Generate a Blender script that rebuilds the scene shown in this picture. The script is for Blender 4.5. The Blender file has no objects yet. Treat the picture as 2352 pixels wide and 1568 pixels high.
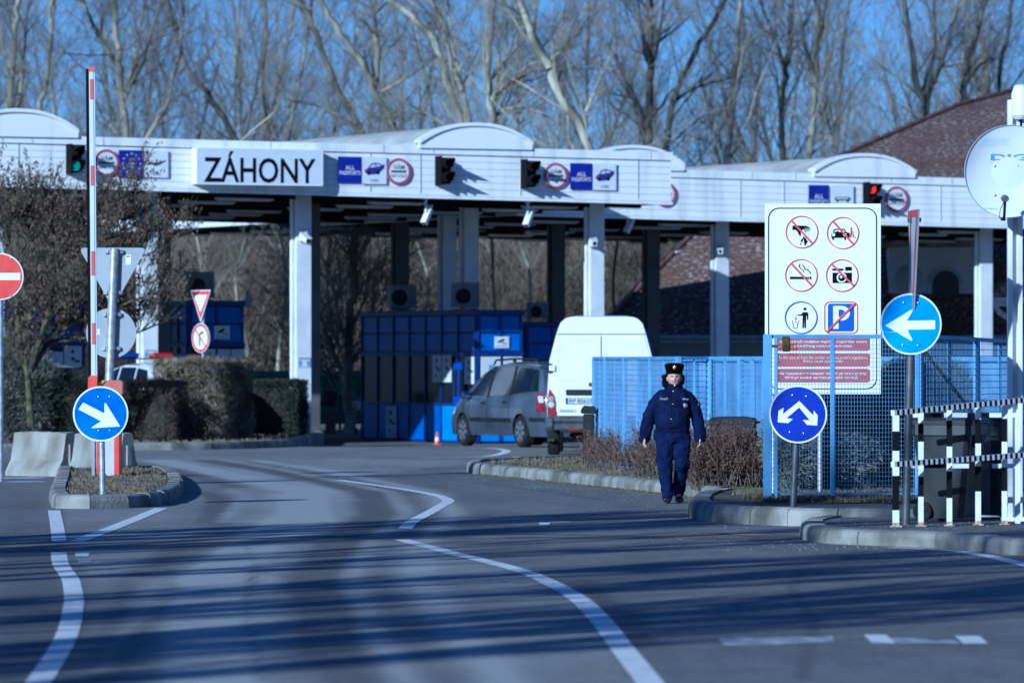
import bpy, bmesh, math, random
import numpy as np
from mathutils import Vector, Matrix, Euler
SC = bpy.context.scene
COL = SC.collection
R = math.radians
PI = math.pi
# ------------------------------------------------------------------ survey of the place
FOC, CX, YH, EYE = 13067.0, 1176.0, 824.0, 1.77     # 200 mm lens, eye height in metres
def P(x, y, d):
    return Vector(((x-CX)/FOC*d, d, EYE-(y-YH)/FOC*d))
def dist(y, z=0.0):
    return FOC*(EYE-z)/(y-YH)
def G(x, y, z=0.0):
    d = dist(y, z)
    return Vector(((x-CX)/FOC*d, d, z))
def X_at(x, d): return (x-CX)/FOC*d
def Z_at(y, d): return EYE-(y-YH)/FOC*d

# ------------------------------------------------------------------ materials
MATS = {}
def _n(nt, t, **kw):
    n = nt.nodes.new(t)
    for k, v in kw.items(): setattr(n, k, v)
    return n
def mat(name, c, rough=.6, metal=0., var=.12, scale=4., bump=0., bscale=40., spec=.5, c2=None, emit=0., coat=0., stretch=None, detail=6., trans=0., alpha=1., lo=.35, hi=.65):
    if name in MATS: return MATS[name]
    m = bpy.data.materials.new(name); m.use_nodes = True
    nt = m.node_tree; b = nt.nodes['Principled BSDF']
    b.inputs['Roughness'].default_value = rough
    b.inputs['Metallic'].default_value = metal
    b.inputs['Specular IOR Level'].default_value = spec
    b.inputs['Coat Weight'].default_value = coat
    b.inputs['Coat Roughness'].default_value = .06
    b.inputs['Transmission Weight'].default_value = trans
    b.inputs['Alpha'].default_value = alpha
    tc = _n(nt, 'ShaderNodeTexCoord'); mp = _n(nt, 'ShaderNodeMapping')
    nt.links.new(tc.outputs['Object'], mp.inputs['Vector'])
    if stretch: mp.inputs['Scale'].default_value = stretch
    no = _n(nt, 'ShaderNodeTexNoise'); no.inputs['Scale'].default_value = scale; no.inputs['Detail'].default_value = detail
    nt.links.new(mp.outputs['Vector'], no.inputs['Vector'])
    mr = _n(nt, 'ShaderNodeMapRange'); mr.inputs['From Min'].default_value = lo; mr.inputs['From Max'].default_value = hi
    nt.links.new(no.outputs['Fac'], mr.inputs['Value'])
    mx = _n(nt, 'ShaderNodeMix', data_type='RGBA')
    a = [max(0, v*(1-var)) for v in c[:3]]; d = list(c2) if c2 else [min(1, v*(1+var)) for v in c[:3]]
    mx.inputs['A'].default_value = (*a, 1); mx.inputs['B'].default_value = (*d, 1)
    nt.links.new(mr.outputs['Result'], mx.inputs['Factor'])
    nt.links.new(mx.outputs['Result'], b.inputs['Base Color'])
    if emit:
        b.inputs['Emission Color'].default_value = (*c[:3], 1); b.inputs['Emission Strength'].default_value = emit
    if bump:
        n2 = _n(nt, 'ShaderNodeTexNoise'); n2.inputs['Scale'].default_value = bscale; n2.inputs['Detail'].default_value = 4
        nt.links.new(mp.outputs['Vector'], n2.inputs['Vector'])
        bp = _n(nt, 'ShaderNodeBump'); bp.inputs['Strength'].default_value = bump; bp.inputs['Distance'].default_value = .02
        nt.links.new(n2.outputs['Fac'], bp.inputs['Height']); nt.links.new(bp.outputs['Normal'], b.inputs['Normal'])
    MATS[name] = m
    return m
WHITE = lambda: mat('white_paint', (.74, .75, .76), .45, var=.06, scale=1.5, c2=(.80, .80, .79))
PANELW = lambda: mat('white_cladding', (.60, .60, .57), .42, var=.04, scale=2.6, stretch=(1, 1, .10), c2=(.84, .84, .83), lo=.22, hi=.50, detail=8)
BOARDW = lambda: mat('sign_white', (.80, .80, .80), .35, var=.03, scale=2)
BLACK = lambda: mat('sign_black', (.006, .006, .007), .8, spec=.08)
RED = lambda: mat('sign_red', (.62, .045, .035), .4, var=.1, c2=(.68, .08, .06))
REDFADE = lambda: mat('faded_red', (.60, .12, .09), .5, var=.12, scale=3)
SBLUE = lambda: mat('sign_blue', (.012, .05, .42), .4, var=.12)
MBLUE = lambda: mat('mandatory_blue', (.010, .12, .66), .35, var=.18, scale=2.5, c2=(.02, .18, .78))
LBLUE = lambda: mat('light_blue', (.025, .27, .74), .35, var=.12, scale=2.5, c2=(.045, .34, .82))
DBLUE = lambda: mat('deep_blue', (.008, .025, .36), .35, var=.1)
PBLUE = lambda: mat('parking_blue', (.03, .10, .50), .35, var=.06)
GALV = lambda: mat('galvanised_steel', (.42, .43, .44), .42, metal=.55, var=.18, scale=9, c2=(.60, .60, .60))
DKPOLE = lambda: mat('dark_steel', (.10, .105, .11), .45, metal=.4, var=.25, scale=6)
SIGNBACK = lambda: mat('sign_back_grey', (.34, .36, .38), .5, metal=.1, var=.06, scale=2)
RUBBER = lambda: mat('tyre_rubber', (.016, .016, .017), .85, spec=.2, var=.3, scale=12)
GLASS = lambda: mat('car_glass', (.012, .022, .038), .04, spec=.9, var=.1, coat=1.)
DKPLAST = lambda: mat('dark_plastic', (.016, .017, .018), .5, spec=.3, var=.25, scale=6)
CHROME = lambda: mat('alloy', (.62, .63, .65), .25, metal=.85, var=.1)
STEELW = lambda: mat('white_steel', (.70, .71, .72), .4, var=.08, scale=2, c2=(.78, .78, .77))

# ------------------------------------------------------------------ mesh builder
class MB:
    def __init__(s):
        s.v = []; s.f = []; s.mi = []; s.sm = []; s.cur = 0; s.smooth = False
    def add(s, vs, fs, mi=None, smooth=None):
        o = len(s.v); s.v.extend([tuple(v) for v in vs])
        for f in fs:
            s.f.append(tuple(i+o for i in f)); s.mi.append(s.cur if mi is None else mi); s.sm.append(s.smooth if smooth is None else smooth)
        return s
    def box(s, c, size, rz=0., M=None, mi=None, bev=0.):
        hx, hy, hz = size[0]/2, size[1]/2, size[2]/2
        if bev:
            b = min(bev, hx*.9, hy*.9, hz*.9); vs = []; 
            for sz in (-1, 1):
                for (sx, sy) in ((-1, -1), (1, -1), (1, 1), (-1, 1)):
                    vs += [(sx*(hx-b), sy*(hy-b), sz*hz), (sx*hx, sy*(hy-b), sz*(hz-b)), (sx*(hx-b), sy*hy, sz*(hz-b))]
            bm = bmesh.new(); bv = [bm.verts.new(v) for v in vs]
            r = bmesh.ops.convex_hull(bm, input=bv); bm.verts.index_update()
            bm.verts.ensure_lookup_table()
            V = [v.co.copy() for v in bm.verts]; Fs = [[v.index for v in f.verts] for f in bm.faces]; bm.free()
        else:
            V = [Vector((sx*hx, sy*hy, sz*hz)) for sz in (-1, 1) for (sx, sy) in ((-1, -1), (1, -1), (1, 1), (-1, 1))]
            Fs = [(3, 2, 1, 0), (4, 5, 6, 7), (0, 1, 5, 4), (1, 2, 6, 5), (2, 3, 7, 6), (3, 0, 4, 7)]
        T = Matrix.Translation(Vector(c)) @ Matrix.Rotation(rz, 4, 'Z')
        if M is not None: T = M @ T
        return s.add([T @ v for v in V], Fs, mi)
    def bar(s, a, b, w, h=None, mi=None, up=(0, 0, 1)):
        a, b = Vector(a), Vector(b); h = h or w; d = (b-a); L = d.length
        if L < 1e-6: return s
        d /= L; u = d.cross(Vector(up))
        if u.length < 1e-4: u = d.cross(Vector((0, 1, 0)))
        u.normalize(); n = u.cross(d)
        V = []
        for p in (a, b):
            for (i, j) in ((-1, -1), (1, -1), (1, 1), (-1, 1)): V.append(p+u*(i*w/2)+n*(j*h/2))
        return s.add(V, [(3, 2, 1, 0), (4, 5, 6, 7), (0, 1, 5, 4), (1, 2, 6, 5), (2, 3, 7, 6), (3, 0, 4, 7)], mi)
    def tube(s, pts, rad, n=8, mi=None, cap=True, smooth=True):
        pts = [Vector(p) for p in pts]; k = len(pts)
        if not hasattr(rad, '__len__'): rad = [rad]*k
        V = []; u = None
        for i, p in enumerate(pts):
            t = (pts[min(i+1, k-1)]-pts[max(i-1, 0)])
            if t.length < 1e-9: t = Vector((0, 0, 1))
            t.normalize()
            if u is None:
                u = t.cross(Vector((0, 1, 0)))
                if u.length < .1: u = t.cross(Vector((1, 0, 0)))
            else: u = u - t*u.dot(t)
            if u.length < 1e-6: u = t.orthogonal()
            u.normalize(); w = t.cross(u)
            for j in range(n):
                a = 2*PI*j/n; V.append(p+(u*math.cos(a)+w*math.sin(a))*rad[i])
        Fs = [(i*n+j, i*n+(j+1) % n, (i+1)*n+(j+1) % n, (i+1)*n+j) for i in range(k-1) for j in range(n)]
        s.add(V, Fs, mi, smooth)
        if cap:
            o = len(s.v)-len(V)
            for (base, rev) in ((0, True), ((k-1)*n, False)):
                f = [o+base+j for j in range(n)]
                s.f.append(tuple(f[::-1] if rev else f)); s.mi.append(s.cur if mi is None else mi); s.sm.append(False)
        return s
    def cyl(s, a, b, r, n=16, mi=None, r2=None):
        return s.tube([a, b], [r, r if r2 is None else r2], n, mi)
    def lathe(s, prof, n=24, M=None, mi=None, smooth=True, sq=1.0):
        V = []; M = M or Matrix.Identity(4)
        for (r, z) in prof:
            for j in range(n):
                a = 2*PI*j/n; V.append(M @ Vector((r*math.cos(a), r*math.sin(a)*sq, z)))
        k = len(prof)
        Fs = [(i*n+j, i*n+(j+1) % n, (i+1)*n+(j+1) % n, (i+1)*n+j) for i in range(k-1) for j in range(n)]
        Fs += [tuple(range(n))[::-1], tuple((k-1)*n+j for j in range(n))]
        return s.add(V, Fs, mi, smooth)
    def loft(s, rings, close=True, cap=True, mi=None, smooth=True):
        n = len(rings[0]); V = [v for r in rings for v in r]; k = len(rings); m = n if close else n-1
        Fs = [(i*n+j, i*n+(j+1) % n, (i+1)*n+(j+1) % n, (i+1)*n+j) for i in range(k-1) for j in range(m)]
        if cap: Fs += [tuple(range(n))[::-1], tuple((k-1)*n+j for j in range(n))]
        return s.add(V, Fs, mi, smooth)
    def prism(s, poly, y0, y1, M=None, mi=None):
        """poly in local x,z extruded along y"""
        M = M or Matrix.Identity(4); n = len(poly)
        V = [M @ Vector((p[0], y0, p[1])) for p in poly]+[M @ Vector((p[0], y1, p[1])) for p in poly]
        Fs = [tuple(range(n)), tuple(range(2*n-1, n-1, -1))]+[(i, i+n, (i+1) % n+n, (i+1) % n) for i in range(n)]
        return s.add(V, Fs, mi)
    def sheet(s, pts, mi=None):
        return s.add(pts, [tuple(range(len(pts)))], mi)
    def build(s, name, mats, parent=None, world=False, auto=35, fix=True):
        me = bpy.data.meshes.new(name)
        V = s.v
        if world and parent is not None:
            Mi = INV[parent.name]; V = [tuple(Mi @ Vector(v)) for v in V]
        me.from_pydata(V, [], s.f)
        if not isinstance(mats, (list, tuple)): mats = [mats]
        for m in mats: me.materials.append(m)
        me.polygons.foreach_set('material_index', s.mi)
        me.polygons.foreach_set('use_smooth', s.sm)
        if fix and len(s.f) < 60000:
            bm = bmesh.new(); bm.from_mesh(me); bmesh.ops.recalc_face_normals(bm, faces=bm.faces); bm.to_mesh(me); bm.free()
        if any(s.sm):
            me.set_sharp_from_angle(angle=R(auto))
        me.update()
        o = bpy.data.objects.new(name, me); COL.objects.link(o)
        if parent is not None: o.parent = parent
        return o
INV = {}
def tag(o, label=None, cat=None, group=None, kind=None):
    if label: o['label'] = label
    if cat: o['category'] = cat
    if group: o['group'] = group
    if kind: o['kind'] = kind
    return o
def root(name, label, cat, loc=(0, 0, 0), rz=0., group=None, rx=0., ry=0.):
    o = bpy.data.objects.new(name, None); COL.objects.link(o); o.empty_display_size = .1
    o.location = loc; o.rotation_euler = (rx, ry, rz)
    M = Matrix.Translation(Vector(loc)) @ Euler((rx, ry, rz)).to_matrix().to_4x4()
    INV[o.name] = M.inverted()
    return tag(o, label, cat, group)
def setting(o): o['kind'] = 'structure'; return o
def dup(o, loc=None, rz=None, parent=None):
    c = o.copy(); COL.objects.link(c)
    if parent is not None: c.parent = parent
    if loc is not None: c.location = loc
    if rz is not None: c.rotation_euler = (c.rotation_euler[0], c.rotation_euler[1], rz)
    for ch in list(o.children): dup(ch, parent=c)
    return c

# ------------------------------------------------------------------ flat sign graphics (local x,z plane, facing -y)
_txt = {}
def text_geo(s, bold=0.0):
    k = (s, bold)
    if k in _txt: return _txt[k]
    cu = bpy.data.curves.new('lettering', 'FONT'); cu.body = s; cu.size = 1; cu.resolution_u = 3; cu.offset = bold; cu.align_x = 'LEFT'
    ob = bpy.data.objects.new('lettering', cu); COL.objects.link(ob)
    dg = bpy.context.evaluated_depsgraph_get(); dg.update()
    me = ob.evaluated_get(dg).to_mesh()
    V = [(v.co.x, v.co.y) for v in me.vertices]; F = [tuple(p.vertices) for p in me.polygons]
    ob.evaluated_get(dg).to_mesh_clear()
    bpy.data.objects.remove(ob); bpy.data.curves.remove(cu)
    if not V: V = [(0, 0)]
    xs = [v[0] for v in V]; ys = [v[1] for v in V]
    _txt[k] = (V, F, min(xs), max(xs), min(ys), max(ys))
    return _txt[k]
class Face2D:
    def __init__(s, step=.003): s.mb = MB(); s.mats = []; s.step = step; s.k = 0
    def m(s, mt):
        if mt not in s.mats: s.mats.append(mt)
        return s.mats.index(mt)
    def _y(s, layer): return -s.step*layer
    def poly(s, pts, mt, layer=1):
        s.mb.add([(p[0], s._y(layer), p[1]) for p in pts], [tuple(range(len(pts)))], s.m(mt)); return s
    def disc(s, cx, cz, r, mt, layer=1, n=40, rz=None):
        return s.poly([(cx+r*math.cos(2*PI*i/n), cz+(rz or r)*math.sin(2*PI*i/n)) for i in range(n)], mt, layer)
    def ring(s, cx, cz, r0, r1, mt, layer=1, n=48):
        y = s._y(layer); V = []
        for i in range(n):
            c, q = math.cos(2*PI*i/n), math.sin(2*PI*i/n)
            V += [(cx+r0*c, y, cz+r0*q), (cx+r1*c, y, cz+r1*q)]
        s.mb.add(V, [(2*i, 2*i+1, (2*i+3) % (2*n), (2*i+2) % (2*n)) for i in range(n)], s.m(mt)); return s
    def rect(s, x0, z0, x1, z1, mt, layer=1): return s.poly([(x0, z0), (x1, z0), (x1, z1), (x0, z1)], mt, layer)
    def rr(s, x0, z0, x1, z1, r, n=6):
        pts = []
        for (cx, cz, a0) in ((x1-r, z0+r, -90), (x1-r, z1-r, 0), (x0+r, z1-r, 90), (x0+r, z0+r, 180)):
            for i in range(n+1):
                a = R(a0+90*i/n); pts.append((cx+r*math.cos(a), cz+r*math.sin(a)))
        return pts
    def rrect(s, x0, z0, x1, z1, r, mt, layer=1): return s.poly(s.rr(x0, z0, x1, z1, r), mt, layer)
    def rframe(s, x0, z0, x1, z1, r, w, mt, layer=1):
        a = s.rr(x0, z0, x1, z1, r); b = s.rr(x0+w, z0+w, x1-w, z1-w, max(.001, r-w)); n = len(a); y = s._y(layer)
        s.mb.add([(p[0], y, p[1]) for p in a+b], [(i, (i+1) % n, (i+1) % n+n, i+n) for i in range(n)], s.m(mt)); return s
    def line(s, pts, w, mt, layer=1):
        for a, b in zip(pts[:-1], pts[1:]):
            d = Vector((b[0]-a[0], b[1]-a[1])); L = d.length or 1e-6; d /= L; n = Vector((-d.y, d.x))*w/2
            s.poly([(a[0]-n.x, a[1]-n.y), (b[0]-n.x, b[1]-n.y), (b[0]+n.x, b[1]+n.y), (a[0]+n.x, a[1]+n.y)], mt, layer)
        return s
    def text(s, t, cx, cz, mt, h=None, w=None, layer=2, bold=.0, maxw=None):
        """centre (cx, cz); h = glyph bbox height"""
        V, F, x0, x1, y0, y1 = text_geo(t, bold)
        sy = (h/(y1-y0)) if h else None; sx = (w/(x1-x0)) if w else sy
        if sy is None: sy = sx
        if maxw and sx*(x1-x0) > maxw: sx = maxw/(x1-x0)
        y = s._y(layer); mx, my = (x0+x1)/2, (y0+y1)/2
        s.mb.add([(cx+(v[0]-mx)*sx, y, cz+(v[1]-my)*sy) for v in V], F, s.m(mt)); return s
    def plate(s, pts, th, mt):
        s.mb.prism(pts, 0, th, mi=s.m(mt)); return s
    def build(s, name, parent=None, world=False):
        return s.mb.build(name, s.mats, parent, world, fix=False)
def circ(cx, cz, r, n=40): return [(cx+r*math.cos(2*PI*i/n), cz+r*math.sin(2*PI*i/n)) for i in range(n)]
# ------------------------------------------------------------------ light, sky, camera
LDIR = Vector((.535, .775, -.335)).normalized()          # the way the sunlight travels
SUN_EL = math.asin(-LDIR.z)
SUN_AZ = math.atan2(-LDIR.x, -LDIR.y)                     # clockwise from +Y
w = bpy.data.worlds.new('World'); SC.world = w; w.use_nodes = True
nt = w.node_tree; bg = nt.nodes['Background']
sky = nt.nodes.new('ShaderNodeTexSky'); sky.sky_type = 'NISHITA'; sky.sun_disc = False
sky.sun_elevation = SUN_EL; sky.sun_rotation = SUN_AZ
sky.altitude = 1500; sky.air_density = 1.0; sky.dust_density = 0.15; sky.ozone_density = 3.5
tint = nt.nodes.new('ShaderNodeMix'); tint.data_type = 'RGBA'; tint.blend_type = 'MULTIPLY'; tint.inputs['Factor'].default_value = 1; tint.inputs['B'].default_value = (.76, .93, 1.38, 1)   # a clear cold winter sky
nt.links.new(sky.outputs['Color'], tint.inputs['A']); nt.links.new(tint.outputs['Result'], bg.inputs['Color']); bg.inputs['Strength'].default_value = .060
sl = bpy.data.lights.new('sun', 'SUN'); sl.energy = 5.0; sl.angle = R(.5); sl.color = (1, .96, .90)
so = bpy.data.objects.new('sun', sl); COL.objects.link(so)
so.rotation_euler = LDIR.to_track_quat('-Z', 'Y').to_euler(); so.location = (-30, -30, 40)
cam = bpy.data.cameras.new('camera'); co = bpy.data.objects.new('camera', cam); COL.objects.link(co); SC.camera = co
cam.sensor_width = 36; cam.lens = 36*FOC/2352; co.location = (0, 0, EYE); co.rotation_euler = (PI/2, 0, 0)
cam.shift_y = 40/2352; cam.clip_start = .5; cam.clip_end = 3000
cam.dof.use_dof = True; cam.dof.focus_distance = 66; cam.dof.aperture_fstop = 3.6
vs = SC.view_settings; vs.view_transform = 'Standard'; vs.look = 'None'; vs.exposure = 0; vs.gamma = 1; vs.use_curve_mapping = False
vs.use_white_balance = True; vs.white_balance_temperature = 4600; vs.white_balance_tint = 0
SC.cycles.use_denoising = True; SC.cycles.max_bounces = 6; SC.cycles.diffuse_bounces = 3; SC.cycles.glossy_bounces = 3
SC.cycles.transparent_max_bounces = 8; SC.cycles.sample_clamp_indirect = 4
SC.render.film_transparent = False
# ------------------------------------------------------------------ ground, road, kerbs, islands, markings
def asphalt(name, dark, light, attr=True):
    m = bpy.data.materials.new(name); m.use_nodes = True; nt = m.node_tree; b = nt.nodes['Principled BSDF']
    b.inputs['Roughness'].default_value = .78; b.inputs['Specular IOR Level'].default_value = .25
    tc = _n(nt, 'ShaderNodeTexCoord')
    def noise(scale, st, det=5, rough=.6):
        mp = _n(nt, 'ShaderNodeMapping'); mp.inputs['Scale'].default_value = st
        nt.links.new(tc.outputs['Object'], mp.inputs['Vector'])
        n = _n(nt, 'ShaderNodeTexNoise'); n.inputs['Scale'].default_value = scale; n.inputs['Detail'].default_value = det; n.inputs['Roughness'].default_value = rough
        nt.links.new(mp.outputs['Vector'], n.inputs['Vector']); return n.outputs['Fac']
    def math_(op, a, c):
        n = _n(nt, 'ShaderNodeMath', operation=op)
        for i, q in enumerate((a, c)):
            if hasattr(q, 'links'): nt.links.new(q, n.inputs[i])
            else: n.inputs[i].default_value = q
        return n.outputs[0]
    big = noise(.55, (1, .25, 1)); mid = noise(3.2, (1, .5, 1)); fine = noise(55, (1, .35, 1), 3, .8)
    fac = math_('ADD', math_('MULTIPLY', math_('SUBTRACT', big, .5), .8), math_('MULTIPLY', math_('SUBTRACT', mid, .5), .5))
    if attr:
        at = _n(nt, 'ShaderNodeAttribute'); at.attribute_name = 'wear'
        fac = math_('ADD', fac, at.outputs['Fac'])
    else: fac = math_('ADD', fac, .35)
    grain = noise(17, (1, .3, 1), 4, .75)
    fac = math_('ADD', fac, math_('ADD', math_('MULTIPLY', math_('SUBTRACT', fine, .5), 1.1), math_('MULTIPLY', math_('SUBTRACT', grain, .5), .7)))
    mx = _n(nt, 'ShaderNodeMix', data_type='RGBA'); mx.clamp_factor = True
    nt.links.new(fac, mx.inputs['Factor'])
    mx.inputs['A'].default_value = (*dark, 1); mx.inputs['B'].default_value = (*light, 1)
    nt.links.new(mx.outputs['Result'], b.inputs['Base Color'])
    bp = _n(nt, 'ShaderNodeBump'); bp.inputs['Strength'].default_value = .5; bp.inputs['Distance'].default_value = .012
    nt.links.new(fine, bp.inputs['Height']); nt.links.new(bp.outputs['Normal'], b.inputs['Normal'])
    return m
ASPH = asphalt('asphalt', (.135, .13, .12), (.41, .40, .37)); ASPH2 = None
SOIL = mat('dry_soil', (.06, .046, .033), .95, var=.3, scale=4, c2=(.15, .125, .085), bump=.8, bscale=25)
DRYG = mat('dry_ground', (.07, .06, .04), .95, var=.3, scale=1.2, c2=(.15, .13, .085), bump=.6, bscale=8)
KERB = mat('kerb_concrete', (.17, .165, .14), .85, var=.3, scale=2.2, c2=(.34, .33, .29), bump=.5, bscale=30)
PAINT = mat('road_paint', (.66, .65, .62), .6, var=.25, scale=5.5, c2=(.82, .81, .78), lo=.3, hi=.5, detail=8)
PAINTW = mat('worn_road_paint', (.22, .22, .22), .7, var=.2, scale=7, c2=(.66, .66, .66), lo=.42, hi=.62, detail=9)
JOINT = mat('road_joint_sand', (.13, .12, .11), .8, var=.2, scale=1.4, c2=(.30, .22, .11), lo=.5, hi=.62)

g = MB(); g.sheet([(-900, -60, -.36), (900, -60, -.36), (900, 2200, -.36), (-900, 2200, -.36)])
setting(g.build('ground', DRYG, fix=False))
def ROADZ(d):
    q = np.clip((np.asarray(d, float)-113)/15, 0, 1); return -.16*q*q*(3-2*q)

def inside(px, py, poly):
    r = np.zeros(px.shape, bool); n = len(poly)
    for i in range(n):
        x0, y0 = poly[i]; x1, y1 = poly[(i+1) % n]
        c = ((y0 > py) != (y1 > py))
        with np.errstate(divide='ignore', invalid='ignore'):
            r ^= c & (px < (x1-x0)*(py-y0)/((y1-y0) if y1 != y0 else 1e-9)+x0)
    return r
def pl_dist(X, D, pts):
    best = np.full(X.shape, 1e9)
    for a, b in zip(pts[:-1], pts[1:]):
        ax, ay, bx, by = a[0], a[1], b[0], b[1]; dx, dy = bx-ax, by-ay; L = dx*dx+dy*dy+1e-9
        t = np.clip(((X-ax)*dx+(D-ay)*dy)/L, 0, 1)
        best = np.minimum(best, np.hypot(X-ax-t*dx, D-ay-t*dy))
    return best
def build_road():
    xs = np.concatenate([[-70, -40, -25, -18], np.arange(-15, -6, .3), np.arange(-6, 6, .06), np.arange(6, 15.01, .3), [18, 25, 40, 70]]); ds = np.concatenate([[-40, 0, 15], np.arange(26, 70, .3), np.arange(70, 150.1, .6), [158, 168, 178]])
    X, D = np.meshgrid(xs, ds); DD = np.maximum(D, 20); px = CX+FOC*X/DD; py = YH+FOC*EYE/DD
    lane = [(150, 1700), (200, 1450), (215, 1380), (190, 1300), (150, 1240), (380, 1165), (440, 1120), (300, 1060), (300, 1043), (1345, 1064), (1080, 1064), (900, 1082), (780, 1100), (1035, 1150), (930, 1214), (920, 1239), (1176, 1304), (1331, 1376), (1493, 1568), (1530, 1700)]
    m = inside(px, py, lane).astype(float)
    patch = inside(px, py, [(150, 1170), (372, 1166), (280, 1204), (175, 1244), (140, 1244)]).astype(float)
    for _ in range(3):
        p = np.pad(m, 1, mode='edge'); m = (p[:-2, 1:-1]+p[2:, 1:-1]+p[1:-1, :-2]+p[1:-1, 2:]+p[1:-1, 1:-1])/5
    wv = .17+.30*m+.25*patch
    far = np.clip((D-92)/12, 0, 1); wv += .16*far*(1-m)
    rng = random.Random(4)
    base = [(700, 1640), (640, 1450), (620, 1330), (700, 1240), (800, 1180), (780, 1130), (560, 1080), (420, 1056)]
    for k in range(26):
        off = rng.uniform(-430, 430); w = rng.uniform(.09, .3); s = rng.choice([.3, .22, -.24, .36, -.2])
        pts = [G(x+off*(y-780)/700+rng.uniform(-12, 12), y) for x, y in base]
        wv += s*np.exp(-(pl_dist(X, D, pts)/w)**2)
    for pts, w, s in (([(420, 1205), (520, 1150), (500, 1118), (380, 1098)], .35, -.18), ([(300, 1068), (520, 1075), (700, 1100), (760, 1130)], .2, .2), ([(560, 1090), (700, 1110), (830, 1150)], .18, .22),
                      ([(640, 1570), (700, 1500), (760, 1420)], .16, -.3), ([(410, 1340), (440, 1400), (430, 1440)], .12, -.3), ([(1330, 1330), (1440, 1420), (1470, 1480)], .08, -.35), ([(1240, 1320), (1330, 1350)], .06, -.25), ([(60, 1290), (300, 1310), (520, 1302), (700, 1330), (1000, 1322), (1300, 1348)], .035, -.5), ([(1500, 1400), (1750, 1385), (2000, 1410), (2352, 1392)], .035, -.45), ([(560, 1235), (585, 1300), (560, 1400), (600, 1560)], .03, -.5), ([(1850, 1290), (1820, 1350), (1870, 1430), (1840, 1560)], .03, -.45), ([(1100, 1110), (1250, 1128), (1400, 1150)], .05, -.35)):
        wv += s*np.exp(-(pl_dist(X, D, [G(*p) for p in pts])/w)**2)
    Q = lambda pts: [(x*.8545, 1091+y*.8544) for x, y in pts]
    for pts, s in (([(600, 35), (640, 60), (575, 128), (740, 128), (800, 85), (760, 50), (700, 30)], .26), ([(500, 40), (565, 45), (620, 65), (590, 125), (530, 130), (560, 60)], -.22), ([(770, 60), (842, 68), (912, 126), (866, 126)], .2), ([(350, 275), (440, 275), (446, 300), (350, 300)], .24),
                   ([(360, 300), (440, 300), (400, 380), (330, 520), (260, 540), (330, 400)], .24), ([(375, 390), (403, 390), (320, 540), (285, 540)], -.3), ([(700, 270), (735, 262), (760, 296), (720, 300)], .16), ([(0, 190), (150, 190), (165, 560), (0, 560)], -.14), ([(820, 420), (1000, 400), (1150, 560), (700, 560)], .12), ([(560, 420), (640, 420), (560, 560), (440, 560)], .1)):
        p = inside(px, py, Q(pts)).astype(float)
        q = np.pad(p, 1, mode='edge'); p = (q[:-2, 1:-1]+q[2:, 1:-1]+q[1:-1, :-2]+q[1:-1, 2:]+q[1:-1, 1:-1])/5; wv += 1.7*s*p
    ny, nx = X.shape
    V = np.stack([X.ravel(), D.ravel(), ROADZ(D.ravel())], 1)
    idx = np.arange(ny*nx).reshape(ny, nx)
    Fc = np.stack([idx[:-1, :-1].ravel(), idx[:-1, 1:].ravel(), idx[1:, 1:].ravel(), idx[1:, :-1].ravel()], 1)
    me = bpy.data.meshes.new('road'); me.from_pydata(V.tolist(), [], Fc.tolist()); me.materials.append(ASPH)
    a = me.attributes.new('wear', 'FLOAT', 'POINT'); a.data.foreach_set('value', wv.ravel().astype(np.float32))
    o = bpy.data.objects.new('road', me); COL.objects.link(o); setting(o)
build_road()

def strip(pts, w, z=.004, mb=None):
    pts = [Vector((p[0], p[1], z)) for p in pts]; L = []; Rr = []
    for i, p in enumerate(pts):
        t = pts[min(i+1, len(pts)-1)]-pts[max(0, i-1)]; t.z = 0; t.normalize(); n = Vector((-t.y, t.x, 0))*w/2
        L.append(p+n); Rr.append(p-n)
    mb = mb or MB()
    for i in range(len(pts)-1): mb.add([L[i], Rr[i], Rr[i+1], L[i+1]], [(0, 1, 2, 3)])
    return mb
def smoothpl(pts, k=5):
    out = []; n = len(pts)
    for i in range(n-1):
        p0, p1, p2, p3 = pts[max(0, i-1)], pts[i], pts[i+1], pts[min(n-1, i+2)]
        for j in range(k):
            t = j/k; t2, t3 = t*t, t*t*t
            out.append(tuple(.5*((2*p1[a])+(-p0[a]+p2[a])*t+(2*p0[a]-5*p1[a]+4*p2[a]-p3[a])*t2+(-p0[a]+3*p1[a]-3*p2[a]+p3[a])*t3) for a in range(2)))
    out.append(tuple(pts[-1][:2])); return out
def marking(px, w, m=None, name='road_marking'):
    setting(strip(smoothpl([tuple(G(*p)[:2]) for p in px]), w).build(name, m or PAINT, fix=False))
marking([(40, 1620), (87, 1568), (151, 1464), (169, 1389), (167, 1352), (160, 1327), (140, 1297), (135, 1269)], .145)
marking([(136, 1244), (131, 1208), (124, 1172)], .145)
marking([(370, 1167), (275, 1206), (175, 1244)], .16)
marking([(776, 1102), (883, 1117), (963, 1129.5), (1008, 1139), (1030, 1150), (1012, 1162), (986, 1177), (948, 1196.6), (930, 1214)], .15)
marking([(922, 1239), (1025.5, 1266.6), (1176, 1304), (1251, 1331.6), (1331, 1376.6), (1388, 1434), (1426, 1484), (1493, 1568), (1540, 1640)], .155)
marking([(2040, 1257.5), (2110, 1260), (2189, 1264.5), (2270, 1277), (2352, 1296.6), (2450, 1322)], .15)
marking([(963, 1051.5), (1060, 1050), (1125.5, 1047), (1163, 1037.5), (1150, 1031.5), (1120, 1028.5)], .17)
marking([(560, 1053.5), (690, 1052.5), (810, 1051)], .2, PAINTW)
marking([(640, 1066), (760, 1065.5), (940, 1066)], .15, PAINTW)
marking([(810, 1073), (980, 1073), (1100, 1072)], .12, PAINTW)
marking([(1176, 1066), (1260, 1063), (1343, 1060)], .25, PAINT)
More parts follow.
